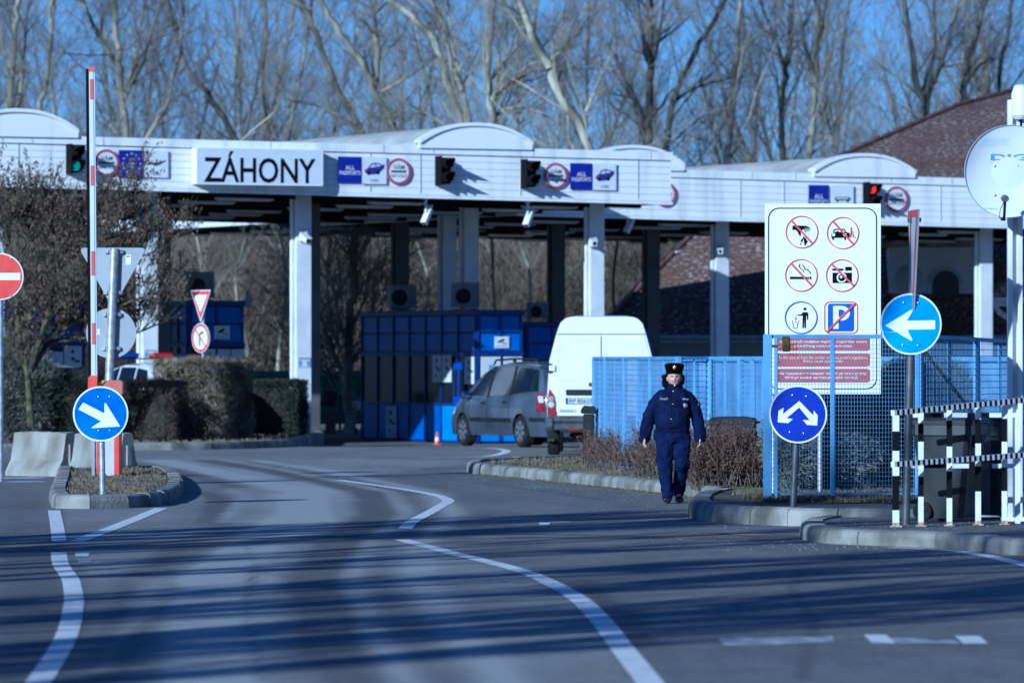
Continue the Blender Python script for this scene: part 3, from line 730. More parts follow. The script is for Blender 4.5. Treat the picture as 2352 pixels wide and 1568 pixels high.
# cameras
def camera_arm(fr, x, y, yo, label, drop, az, tilt=-56, L=.40, post=True):
    t, z = fr.tz(x, y, yo); p = fr.world(t, z, yo)
    rt = root('security_camera', label, 'security camera', p, 0, 'white surveillance cameras on the canopies')
    if post:
        mb = MB(); mb.cyl((0, 0, 0), (0, 0, drop), .028, 10); mb.box((0, 0, drop), (.14, .14, .02)); mb.cyl((0, 0, 0), (-.08*math.cos(az), -.08*math.sin(az), -.02), .02, 8); mb.build('arm', STEELW(), rt)
    else:
        mb = MB(); mb.box((0, .1, .02), (.2, .12, .26), bev=.02); mb.cyl((0, .1, 0), (0, 0, -.02), .03, 8); mb.build('arm', STEELW(), rt)
    d = Vector((math.cos(az)*math.cos(R(tilt)), math.sin(az)*math.cos(R(tilt)), math.sin(R(tilt))))
    c = Vector((-.09*math.cos(az), -.09*math.sin(az), 0)) if post else Vector((0, -.02, 0)); mb = MB()
    mb.bar(c-d*L*.25, c+d*L*.7, .12, .12); mb.bar(c-d*L*.3+Vector((0, 0, .07)), c+d*L*.85+Vector((0, 0, .07)), .15, .015); mb.build('housing', WHITE(), rt)
    mb = MB(); mb.cyl(c+d*L*.69, c+d*L*.72, .045, 14); mb.build('lens', BLACK(), rt)
camera_arm(F1, 978, 489, .3, 'white security camera on a drop arm below the signal nearest the ZÁHONY name box', .30, R(232))
camera_arm(F1, 1212, 494, .3, 'white security camera on a drop arm under the second signal of the long canopy', .28, R(238))
camera_arm(F2, 1442, 512, .3, 'shaded security camera on a drop arm beneath the lower canopy', .16, R(225))
camera_arm(F1, 697, 543, 1.05, 'white security camera strapped to the tall sunlit column by the trimmed hedge', .2, R(-60), -25, .36, False)
camera_arm(F1, 1362, 556, 1.05, 'small white security camera on the column above the white van', .2, R(-75), -15, .2, False)
camera_arm(F2, 1657, 573, 1.05, 'white security camera on the shaded column in front of the brown roof', .2, R(-100), -15, .3, False)
# notices on columns
def notice(fr, x0, x1, y0, y1, yo, label):
    t, z = fr.tz((x0+x1)/2, (y0+y1)/2, yo); p = fr.world(t, z, yo); s = (fr.o.y+t*WV.y)/FOC; w = (x1-x0)*s/1.8; h = (y1-y0)*s/2
    f = Face2D(); f.plate([(-w, -h), (w, -h), (w, h), (-w, h)], .012, PALEW)
    for i, a in enumerate((-.75, -.45, -.15, .15, .45, .75)): f.line([(a*w, h*.5), (a*w, h*.85)], w*.12, FADEDB, 1); f.disc(a*w, h*.9, w*.08, FADEDB, 1, 10)
    f.rect(-w*.9, -h*.8, -w*.3, h*.3, mat('notice_blue', (.15, .35, .62), .5), 1); f.rect(w*.45, -h*.8, w*.9, h*.2, mat('notice_blue', (.15, .35, .62), .5), 1)
    o = f.build('notice'); o.location = p; o.rotation_euler = (0, 0, YAW); tag(o, label, 'notice', 'paper notices taped to columns')
notice(F1, 684, 712, 820, 843, 1.19, 'small blue and white notice taped to the column beside the dark hedge')
notice(F1, 331, 358, 803, 820, 1.19, 'small notice taped to the column behind the triangular sign back')
# ------------------------------------------------------------------ booths, station building, container
BFRAME = mat('booth_navy', (.010, .028, .17), .45, var=.15, scale=2)
BPANEL = mat('booth_blue', (.018, .10, .46), .42, var=.12, scale=1.2, c2=(.025, .13, .55))
BLOW = mat('booth_sunlit_blue', (.04, .24, .72), .45, var=.10, scale=1.5)  # brighter copy of the booth blue: sunlight on the low panels, in colour
BGLASS = mat('booth_glass', (.006, .008, .012), .16, spec=.22, var=.2)
PAPER = mat('paper_white', (.70, .72, .74), .6, var=.05)
ACW = mat('aircon_grey', (.24, .245, .24), .5, var=.12, scale=3)
def booth(name, label, x, d, x_right, x_far, y_top, zb=0., ncol=7, nfront=2, group='blue control booths', y_first=0.):
    fr = Frame(x, d); H = Z_at(y_top, d); W = fr.tz(x_right, 700)[0]
    k = (x_far-CX)/FOC; o = fr.o; Ln = (k*o.y-o.x)/(NV.x-k*NV.y)
    rt = root(name, label, 'booth', (o.x, o.y, zb), YAW, group); H -= zb
    mb = MB(); mb.box((W/2, Ln/2, (H-.1)/2), (W-.06, Ln-.06, H-.1)); mb.build('wall', BFRAME, rt)
    mb = MB(); mb.box((W/2, Ln/2, H-.06), (W+.10, Ln+.10, .12), bev=.01); mb.build('roof', BFRAME, rt)
    zs = [(H-.50, H-.15), (H-.93, H-.55)]; zw = (.92, H-1.05); zl = (.06, .86)
    pan = MB(); low = MB(); fm = MB(); wins = []; lows = []
    def cell(side, a0, a1, z0, z1, out):
        if side == 'f': return dict(c=((a0+a1)/2, -.0+.03-out/2-.03, (z0+z1)/2), size=(a1-a0, out+.03, z1-z0))
        return dict(c=(.03-out/2-.03, (a0+a1)/2, (z0+z1)/2), size=(out+.03, a1-a0, z1-z0))
    for side, tot, n in (('f', W, nfront), ('s', Ln, ncol)):
        for i in range(n):
            a0 = .06+(tot-.12)*i/n+.03; a1 = .06+(tot-.12)*(i+1)/n-.03
            for z0, z1 in zs: pan.box(**cell(side, a0, a1, z0, z1, .0))
            lw = MB(); lw.box(**cell(side, a0, a1, *zl, .0)); lows.append((lw, BLOW if (side == 'f' or i < 2) else BPANEL))
            if side == 's' or i > 0 or True:
                w_ = MB(); w_.box(**cell(side, a0, a1, *zw, -.01)); wins.append(w_)
            fm.box(**cell(side, a1+.005, a1+.055, .04, H-.1, .03))
        fm.box(**cell(side, 0.0, .05, .04, H-.1, .03)); fm.box(**cell(side, 0., tot, .86, .92, .022)); fm.box(**cell(side, 0., tot, H-1.05, H-.95, .024))
    pan.build('upper_panels', BPANEL, rt); [q.build('lower_panel', m_, rt) for q, m_ in lows]; fm.build('frame', BFRAME, rt)
    for w_ in wins: w_.build('window', BGLASS, rt)
    # door leaf with two small lights on the long side
    dm = MB(); a = Ln*.135; dm.box((-.04, a, 1.35), (.03, .62, 1.0), bev=.03)
    dm.build('door', mat('booth_door_blue', (.012, .06, .42), .4, var=.1), rt)
    for q in (-.15, .15):
        e = MB(); e.box((-.058, a+q, 1.38), (.012, .2, .62)); e.build('pane', BGLASS, rt)
    return rt, W, Ln, H
B1 = booth('control_booth', 'blue booth behind the grey minivan and traffic cone', 1095, 129.3, 1201, 831, 711, -.16)
B2 = booth('control_booth', 'blue booth seen between the large trimmed hedge and the ZÁHONY sign', 432, 128.5, 562, 352, 690, .05, 4, 2)
B3 = booth('control_booth', 'blue booth behind the thick limbs of the dead-leaved tree', 40, 126.5, 197, -60, 690, .05, 4, 3)
B4 = booth('control_booth', 'dark blue booth in shade directly behind the white van', 1206, 137.0, 1330, 1120, 738, 0, 4, 2)
def notice_on(rt, x, z, w, h, label, kind, side='f', y=0.):
    f = Face2D(); f.plate([(-w/2, -h/2), (w/2, -h/2), (w/2, h/2), (-w/2, h/2)], .012, PAPER)
    if kind == 'cctv':
        f.poly([(-.3*w, .05*h), (.1*w, .32*h), (.22*w, .2*h), (-.18*w, -.06*h)], BLACK(), 1); f.line([(.0, .05*h), (.15*w, -.1*h), (.35*w, -.12*h)], .02, BLACK(), 1)
        for q in (-.3, -.38): f.rect(-.4*w, q*h, .4*w, q*h+.02*h, FADEDB, 1)
    elif kind == 'list':
        for q in range(9): f.rect(-.42*w, h*(.42-.095*q)-.012*h, .42*w*(.6+.4*((q*7) % 5)/5), h*(.42-.095*q)+.008*h, mat('print_grey', (.45, .46, .5), .6), 1)
        f.rect(-.1*w, -.28*h, .16*w, .14*h, mat('notice_blue', (.15, .35, .62), .5), 2)
    else:
        f.disc(-.02*w, .3*h, w*.1, FADEDB, 1, 12); f.rect(-.1*w, -.02*h, .1*w, .1*h, FADEDB, 1); f.rect(.1*w, -.08*h, .38*w, -.0*h, FADEDB, 1); f.disc(-.1*w, -.26*h, w*.08, FADEDB, 1, 12)
    o = f.build('notice'); fr_ = INV[rt.name].inverted()
    if side == 'f': o.location = fr_ @ Vector((x, -.055, z)); o.rotation_euler = (0, 0, YAW)
    else: o.location = fr_ @ Vector((-.055, y, z)); o.rotation_euler = (0, 0, YAW-PI/2)
    tag(o, label, 'notice', 'notices stuck on the booths')
r1, W1, L1, H1 = B1
notice_on(r1, W1*.52, H1-.74, .36, .26, 'surveillance camera notice on the bright blue booth panel above the minivan', 'cctv')
notice_on(r1, W1*.28, H1-1.32, W1*.42, .5, 'white price list on the booth window just above the minivan roof', 'list')
notice_on(r1, W1*.76, H1-1.32, W1*.40, .5, 'white price list on the booth window partly covered by the minivan roof rack', 'list')
notice_on(r1, 0, H1-1.38, .52, .62, 'white rules sheet on the booth just in front of the minivan bonnet', 'rules', 's', L1*.045)
notice_on(r1, 0, H1-1.34, .5, .62, 'white rules sheet on a shaded booth window, first of two above the blue door', 'rules', 's', L1*.235)
notice_on(r1, 0, H1-1.34, .5, .62, 'white rules sheet on a shaded booth window, second of two above the blue door', 'rules', 's', L1*.32)
notice_on(r1, 0, .45, .6, .75, 'large shaded poster low on the booth side left of the traffic cone', 'rules', 's', L1*.72)
r2, W2, L2, H2 = B2
notice_on(r2, W2*.58, H2-.72, .38, .3, 'surveillance camera notice on the booth behind the no-turn sign', 'cctv')
for q, nm in ((.36, 'white rules sheet beside the pole of the no-turn sign'), (.62, 'white sheet with a blue square behind the large trimmed hedge, inner one'), (.86, 'white sheet with a blue square behind the large trimmed hedge, at the booth corner')):
    notice_on(r2, W2*q, H2-1.36, W2*.22, .52, nm, 'rules' if q < .4 else 'list')
r3, W3, L3, H3 = B3
notice_on(r3, W3*.55, H3-.75, .44, .34, 'surveillance camera notice between branches of the dead-leaved tree', 'cctv')
notice_on(r3, W3*.52, H3-1.32, .42, .36, 'pale bluish sheet in the middle of a booth window behind the left bushes', 'list')
notice_on(r3, W3*.80, H3-1.32, .42, .62, 'white rules sheet next to the dark door of the booth behind the left bushes', 'rules')
notice_on(r3, W3*.30, H3-1.30, .34, .62, 'white sheet half behind the left brown bush', 'list')
def aircon(x0, x1, y0, y1, d, label, depth=.34):
    fr = Frame((x0+x1)/2, d); s = d/FOC; w = (x1-x0)*s*.92; h = (y1-y0)*s; z = Z_at(y1, d)
    rt = root('air_conditioner', label, 'air conditioner', (fr.o.x, fr.o.y, z), YAW*.6, 'air conditioners on the booth roofs')
    mb = MB(); mb.box((0, depth/2, h/2+.03), (w, depth, h-.06), bev=.015); mb.box((-w*.35, depth/2, .015), (.08, depth+.04, .03)); mb.box((w*.35, depth/2, .015), (.08, depth+.04, .03)); mb.build('casing', ACW, rt)
    mb = MB(); r = min(w*.30, h*.42); mb.lathe([(0.01, .0), (r, .0), (r, .03), (r*.94, .03), (r*.94, .008), (.01, .008)], 24, Matrix.Translation((-w*.17, -.003, h/2)) @ Matrix.Rotation(PI/2, 4, 'X'))
    for k in range(1, 5): mb.tube([(-w*.17+r*k/5*math.cos(2*PI*j/20), -.028, h/2+r*k/5*math.sin(2*PI*j/20)) for j in range(21)], .004, 4)
    mb.build('fan_grille', DKPLAST(), rt)
    mb = MB()
    for k in range(4): mb.box((w*.34, -.004, h*(.82-.17*k)), (w*.18, .012, h*.09))
    mb.build('vent', mat('aircon_dark', (.2, .2, .2), .6), rt)
aircon(894, 961, 654, 713, 133.5, 'shaded air conditioner on the booth roof, half hidden by a dark column')
aircon(1041, 1105, 649, 711, 130.8, 'grey air conditioner on the booth roof beside two pale columns')
aircon(1215, 1262, 694, 736, 138, 'dark air conditioner on the shaded booth behind the white van')
aircon(431, 496, 624, 690, 129.6, 'dark air conditioner with a grille above the small triangular sign')
mb = MB(); p = P(570, 688, 128); mb.box((0, 0, 0), (.13, .12, .36), bev=.02); mb.tube([(0, 0, -.18), (0, .0, -.3), (-.1, .02, -.42), (-.16, .03, -.5)], .015, 8)
o = mb.build('junction_box', ACW); o.location = p; tag(o, 'grey junction box with a bent cable on the booth corner', 'junction box')
# ---- station building
def tiles(name):
    m = bpy.data.materials.new(name); m.use_nodes = True; nt = m.node_tree; b = nt.nodes['Principled BSDF']; b.inputs['Roughness'].default_value = .8
    tc = _n(nt, 'ShaderNodeTexCoord')
    uv = _n(nt, 'ShaderNodeUVMap')
    br = _n(nt, 'ShaderNodeTexBrick'); br.inputs['Scale'].default_value = 1; br.inputs['Mortar Size'].default_value = .012; br.inputs['Brick Width'].default_value = .2; br.inputs['Row Height'].default_value = .17
    br.inputs['Color1'].default_value = (.095, .046, .034, 1); br.inputs['Color2'].default_value = (.125, .064, .047, 1); br.inputs['Mortar'].default_value = (.06, .03, .023, 1)
    nt.links.new(uv.outputs['UV'], br.inputs['Vector'])
    def noise(sc, st, lo, hi):
        mp = _n(nt, 'ShaderNodeMapping'); mp.inputs['Scale'].default_value = st; nt.links.new(uv.outputs['UV'], mp.inputs['Vector'])
        n = _n(nt, 'ShaderNodeTexNoise'); n.inputs['Scale'].default_value = sc; n.inputs['Detail'].default_value = 6; nt.links.new(mp.outputs['Vector'], n.inputs['Vector'])
        r = _n(nt, 'ShaderNodeMapRange'); r.inputs['From Min'].default_value = lo; r.inputs['From Max'].default_value = hi; nt.links.new(n.outputs['Fac'], r.inputs['Value']); return r.outputs['Result']
    a = noise(7, (1, 2.2, 1), .52, .64); c = noise(.7, (1, 1, 1), .30, .56)
    mu = _n(nt, 'ShaderNodeMath', operation='MULTIPLY'); nt.links.new(a, mu.inputs[0]); nt.links.new(c, mu.inputs[1])
    mx = _n(nt, 'ShaderNodeMix', data_type='RGBA'); nt.links.new(mu.outputs[0], mx.inputs['Factor']); nt.links.new(br.outputs['Color'], mx.inputs['A']); mx.inputs['B'].default_value = (.36, .34, .31, 1)
    nt.links.new(mx.outputs['Result'], b.inputs['Base Color'])
    bp = _n(nt, 'ShaderNodeBump'); bp.inputs['Strength'].default_value = .6; bp.inputs['Distance'].default_value = .04
    nt.links.new(br.outputs['Fac'], bp.inputs['Height']); bp.invert = True; nt.links.new(bp.outputs['Normal'], b.inputs['Normal'])
    return m
TILE = tiles('roof_tiles')
def station():
    D0 = 152.; X0 = 2.32; prof = [(0, 2.40), (1.2, 3.75), (2.6, 5.15), (4.8, 6.42), (7.33, 7.62), (10.4, 8.98), (12.4, 9.55), (14, 9.75)]
    rt = root('station_building', 'low building with a sweeping brown tiled roof behind the lower canopy', 'building', (X0, D0, 0))
    me = bpy.data.meshes.new('roof'); V = []; F = []; U = []
    XR = 26.; DB = 30.
    def quad(a, b, c, d, ua, ub, uc, ud):
        o = len(V); V.extend([a, b, c, d]); F.append((o, o+1, o+2, o+3)); U.extend([ua, ub, uc, ud])
    L = 0.
    for (s0, z0), (s1, z1) in zip(prof[:-1], prof[1:]):
        dl = math.hypot(s1-s0, z1-z0)
        quad((s0, s0, z0), (XR, s0, z0), (XR, s1, z1), (s1, s1, z1), (s0, L), (XR, L), (XR, L+dl), (s1, L+dl))
        quad((s0, DB, z0), (s0, s0, z0), (s1, s1, z1), (s1, DB, z1), (DB, L), (s0, L), (s1, L+dl), (DB, L+dl)); L += dl
    me.from_pydata(V, [], F); uvl = me.uv_layers.new(name='UVMap')
    for i, u in enumerate(U): uvl.data[i].uv = u
    me.materials.append(TILE); o = bpy.data.objects.new('roof', me); COL.objects.link(o); o.parent = rt
    hb = MB()                                                     # ridge tiles along the hip
    for (s0, z0), (s1, z1) in zip(prof[:-1], prof[1:]):
        n = max(2, int(math.hypot(s1-s0, z1-z0)/.35))
        for k in range(n):
            a, b = k/n, (k+1)/n; hb.tube([(s0+(s1-s0)*a, s0+(s1-s0)*a, z0+(z1-z0)*a+.02), (s0+(s1-s0)*b, s0+(s1-s0)*b, z0+(z1-z0)*b+.05)], [.06, .08], 8)
    hb.build('ridge_tiles', mat('ridge_tile', (.09, .045, .04), .8, var=.3, scale=3), rt)
    mb = MB(); mb.box((XR/2+.2, .5, 1.16), (XR-.4, .3, 2.32)); mb.box((.55, DB/2+.5, 1.16), (.3, DB-.3, 2.32)); mb.build('wall', mat('station_plaster', (.40, .41, .40), .8, var=.1, scale=.8), rt)
    mb = MB(); mb.tube([(-.08, -.05, 2.34), (XR, -.05, 2.34)], .07, 10); mb.box((XR/2, .08, 2.26), (XR, .16, .14)); mb.build('gutter', mat('gutter_zinc', (.40, .42, .44), .45, metal=.3), rt)
    pv = P(1556, 585, 154.2)-Vector((X0, D0, 0)); mb = MB(); mb.cyl(pv+Vector((0, 0, -.6)), pv+Vector((0, 0, .05)), .09, 12); mb.lathe([(.02, .17), (.2, .08), (.2, .05), (.02, .03)], 14, Matrix.Translation(pv)); mb.build('vent_pipe', GALV(), rt)
    # dormer with arched window
    x0, x1 = X_at(2042, 153)-X0, X_at(2262, 153)-X0; zb, zt = 3.2, Z_at(566, 153)
    mb = MB(); mb.box(((x0+x1)/2, 2.3, (zb+zt)/2-.2), (x1-x0, 2.6, zt-zb+.4)); mb.build('dormer', mat('dormer_white', (.66, .68, .70), .7, var=.05), rt)
    mb = MB(); mb.prism([(x0-.3, zt-.02), (x1+.3, zt-.02), (x1+.2, zt+.16), (x0-.2, zt+.16)], .7, 4.6)
    k = 0; x = x0-.25
    while x < x1+.25: mb.tube([(x, .66, zt+.1), (x, 1.6, zt+.3)], .09, 8); x += .22
    mb.build('dormer_roof', mat('orange_tile', (.36, .15, .07), .75, var=.45, scale=2.2, c2=(.5, .42, .36)), rt)
    ax, aw = X_at(2172, 153)-X0, .36; az = Z_at(652, 153)
    pts = [(ax-aw, az-.5)]+[(ax+aw*math.cos(PI-PI*j/14), az+aw*math.sin(PI-PI*j/14)) for j in range(15)]+[(ax+aw, az-.5)]
    mb = MB(); mb.prism(pts, .97, 1.05); wn = mb.build('window', BGLASS, rt)
    mb = MB()
    for (ra, rb) in ((1.0, 1.28),):
        for j in range(14):
            a, b = PI-PI*j/14, PI-PI*(j+1)/14
            mb.prism([(ax+aw*ra*math.cos(a), az+aw*ra*math.sin(a)), (ax+aw*rb*math.cos(a), az+aw*rb*math.sin(a)), (ax+aw*rb*math.cos(b), az+aw*rb*math.sin(b)), (ax+aw*ra*math.cos(b), az+aw*ra*math.sin(b))], .93, 1.03)
    mb.build('window_frame', mat('dormer_trim', (.45, .46, .48), .6), wn)
    # small porch at the near corner
    q = lambda x, y, d=147.: P(x, y, d)-Vector((X0, D0, 0))
    mb = MB(); a, b = q(2268, 688), q(2420, 688); mb.box(((a.x+b.x)/2, a.y+1, a.z), (b.x-a.x, 2, .12)); mb.build('porch_slab', WHITE(), rt)
    mb = MB(); mb.prism([(q(2275, 668).x, q(2275, 680).z), (q(2420, 680).x, q(2420, 680).z), (q(2420, 610).x, q(2420, 610).z), (q(2318, 636).x, q(2318, 636).z)], -5.2, -3.0); mb.build('porch_roof', mat('porch_tile', (.15, .075, .055), .8, var=.4, scale=6, c2=(.42, .38, .35)), rt)
    mb = MB(); mb.tube([q(2284, 690), q(2286, 704), q(2296, 718), q(2316, 730)], .075, 10); mb.tube([q(2284, 698), q(2330, 698)], .06, 10); mb.build('porch_brace', WHITE(), rt)
    rd = root('satellite_dish', 'pale round dish in shade against the dormer wall', 'satellite dish', P(2088, 641, 150.))
    mb = MB(); mb.lathe([(.01, .0), (.2, -.02), (.39, -.09), (.39, -.07), (.2, .0), (.01, .02)], 28, Matrix.Rotation(R(90), 4, 'X')); mb.build('dish', mat('dish_grey_blue', (.42, .46, .54), .5, var=.05), rd)
    mb = MB(); mb.tube([(0, .1, 0), (0, 1.2, -.2), (0, 2.95, -.25)], .03, 8); mb.build('arm', GALV(), rd)
station()
# ---- green waste container, mesh fence and post beyond the lanes
CG = mat('container_green', (.035, .17, .085), .5, var=.2, scale=1.2, c2=(.06, .25, .13))
def container():
    d = 150.; x0, x1 = X_at(556, d), X_at(872, d); zt = Z_at(852, d)
    rt = root('waste_container', 'green ribbed steel container beyond the trimmed hedges', 'container', ((x0+x1)/2, d, 0)); w = x1-x0
    mb = MB(); mb.box((0, .9, zt/2), (w, 1.7, zt-.1)); n = int(w/.42)
    for k in range(n): mb.prism([(-w/2+(k+.25)*w/n, .12), (-w/2+(k+.75)*w/n, .12), (-w/2+(k+.75)*w/n, zt-.22), (-w/2+(k+.25)*w/n, zt-.22)], -.07, .06)
    mb.build('body', CG, rt)
    mb = MB(); mb.box((0, .9, zt-.07), (w+.12, 1.95, .16), bev=.03); mb.build('rim', mat('container_rim', (.05, .22, .13), .5, var=.15), rt)
    f = Face2D(); f.rect(.55, .45, 1.15, .68, WHITE(), 1); o = f.build('placard', rt); o.location = (w*.12, -.075, -.02)
container()
def backfence():
    d = 140.; x0, x1 = X_at(722, d), X_at(836, d); rt = root('mesh_fence', 'dark green wire mesh fence at the foot of the pale-barked tree', 'fence', (x0, d, 0)); w = x1-x0; h = Z_at(905, d)
    gm = mat('fence_green', (.02, .10, .07), .5)
    for x in (0, w*.52, w): mb = MB(); mb.box((x, 0, h/2), (.06, .06, h)); mb.build('post', gm, rt)
    mb = MB()
    for k in range(int(w/.06)): mb.bar((k*.06, .02, .05), (k*.06, .02, h-.02), .008)
    for k in range(int(h/.12)): mb.bar((0, .026, .06+k*.12), (w, .026, .06+k*.12), .01)
    mb.build('mesh_panel', gm, rt)
    mb = MB(); mb.box((w*.3, -.03, Z_at(955, d)), (w*.62, .05, .2)); mb.build('rail', mat('teal_rail', (.015, .12, .12), .5), rt)
    d = 134.; rt = root('control_post', 'brownish post carrying a dark box in front of the green container', 'control post', G(759, 824+FOC*EYE/d)); 
    mb = MB(); mb.box((0, 0, .42), (.24, .2, .84), bev=.02); mb.build('post', mat('rust_post', (.16, .11, .09), .7, var=.3), rt)
    mb = MB(); mb.box((0, -.02, .9), (.34, .26, .2), bev=.02); mb.box((-.1, -.02, .72), (.42, .24, .12), bev=.02); mb.build('box', DKPLAST(), rt)
backfence()
# ---- traffic cone
def cone():
    p = Vector((X_at(1004, 127.6), 127.6, -.158)); rt = root('traffic_cone', 'small red and white traffic cone before the bright blue booth base', 'traffic cone', p); h = .30
    mb = MB(); mb.box((0, 0, .012), (.19, .19, .024), bev=.01); mb.build('base', RED(), rt)
    mb = MB(); mb.mi
    for k, (z0, z1) in enumerate(((.02, .09), (.09, .18), (.18, .285))):
        r = lambda z: .068-.05*(z-.02)/.265
        mb.cur = k % 2; mb.lathe([(r(z0), z0), (r(z1), z1)], 18, mi=k % 2)
    mb.build('cone', [mat('cone_red', (.75, .07, .03), .45), WHITE()], rt)
cone()
# ------------------------------------------------------------------ bare trees
def bark(name, a, b, sc=1.6): return mat(name, a, .9, var=.2, scale=sc, c2=b, stretch=(1, 1, .35), bump=.5, bscale=9, lo=.4, hi=.6)
BARK_PALE = bark('bark_pale', (.19, .175, .125), (.47, .44, .34)); BARK_GREY = bark('bark_grey', (.13, .12, .088), (.32, .295, .225)); BARK_DARK = bark('bark_dark', (.075, .068, .052), (.19, .17, .13))
TWIG = mat('twig', (.14, .122, .10), .9, var=.3, scale=.6, c2=(.26, .225, .185)); TWIG_PALE = mat('twig_pale', (.20, .18, .14), .9, var=.3, scale=.6, c2=(.34, .305, .24))
class TubeSet:
    """many tapered tubes in one mesh, built with numpy"""
    def __init__(s): s.L = {}
    def add(s, pts, rad, n): s.L.setdefault((len(pts), n), []).append((pts, rad))
    def build(s, name, m, parent=None, origin=(0, 0, 0)):
        VV = []; FF = []; off = 0
        for (k, n), lst in s.L.items():
            Pn = np.array([l[0] for l in lst], float)-np.array(origin); Rn = np.array([l[1] for l in lst], float)
            T = np.gradient(Pn, axis=1); T /= np.linalg.norm(T, axis=2, keepdims=True)+1e-9
            ref = np.where(np.abs(T[..., 1:2]) < .9, np.array([0, 1., 0]), np.array([1., 0, 0]))
            U = np.cross(T, ref); U /= np.linalg.norm(U, axis=2, keepdims=True)+1e-9; W = np.cross(T, U)
            an = np.arange(n)*2*PI/n
            V = Pn[:, :, None, :]+Rn[:, :, None, None]*(U[:, :, None, :]*np.cos(an)[:, None]+W[:, :, None, :]*np.sin(an)[:, None])
            N = len(lst); VV.append(V.reshape(-1, 3))
            b = off+(np.arange(N)*k*n)[:, None, None]+(np.arange(k-1)*n)[None, :, None]; j = np.arange(n)[None, None, :]; j2 = (j+1) % n
            FF.append(np.stack([b+j, b+j2, b+n+j2, b+n+j], -1).reshape(-1, 4)); off += N*k*n
        if not VV: return None
        V = np.concatenate(VV); F = np.concatenate(FF)
        me = bpy.data.meshes.new(name); me.vertices.add(len(V)); me.vertices.foreach_set('co', V.astype(np.float32).ravel())
        me.loops.add(F.size); me.loops.foreach_set('vertex_index', F.astype(np.int32).ravel())
        me.polygons.add(len(F)); me.polygons.foreach_set('loop_start', np.arange(0, F.size, 4, dtype=np.int32)); me.polygons.foreach_set('loop_total', np.full(len(F), 4, np.int32))
        me.polygons.foreach_set('use_smooth', np.ones(len(F), bool)); me.update(calc_edges=True); me.materials.append(m)
        o = bpy.data.objects.new(name, me); COL.objects.link(o)
        if parent is not None: o.parent = parent
        return o
def rvec(r): return Vector((r.gauss(0, 1), r.gauss(0, 1), r.gauss(0, 1)))
def branch(r, p, d, L, rad, lvl, maxl, TS, thick, counts, up=.25, wob=.22, tipk=.25, shr=(.32, .6), ang=(28, 58)):
    k = (7, 5, 4, 3, 2)[min(lvl, 4)]; pts = [tuple(p)]; rr = [rad]; q = Vector(p); d = Vector(d).normalized(); dirs = [d.copy()]; P_ = [q.copy()]
    for i in range(k):
        d = (d+rvec(r)*wob*(.5 if lvl == 0 else .6)+Vector((0, 0, up*.3))).normalized(); q = q+d*(L/k); pts.append(tuple(q)); rr.append(rad*(1-(1-tipk)*(i+1)/k)); P_.append(q.copy()); dirs.append(d.copy())
    (thick if rad > .035 else TS).add(pts, rr, 8 if rad > .1 else (5 if rad > .03 else 3))
    if lvl < maxl:
        for c in range(counts[lvl]):
            t = (.25+.75*(c+r.random())/counts[lvl])*k; i = min(k-1, int(t)); f = t-i; b = P_[i].lerp(P_[i+1], f); dd = dirs[i+1]
            s = dd.orthogonal().normalized(); s.rotate(Matrix.Rotation(r.random()*2*PI, 3, dd)); a = R(r.uniform(*ang))
            nd = dd*math.cos(a)+s*math.sin(a); lr = rr[i]*(1-f)+rr[i+1]*f
            branch(r, b, nd, L*r.uniform(*shr)*(1.15-.45*t/k), max(lr*r.uniform(.34, .52), .0075), lvl+1, maxl, TS, thick, counts, up, wob, tipk, shr, ang)
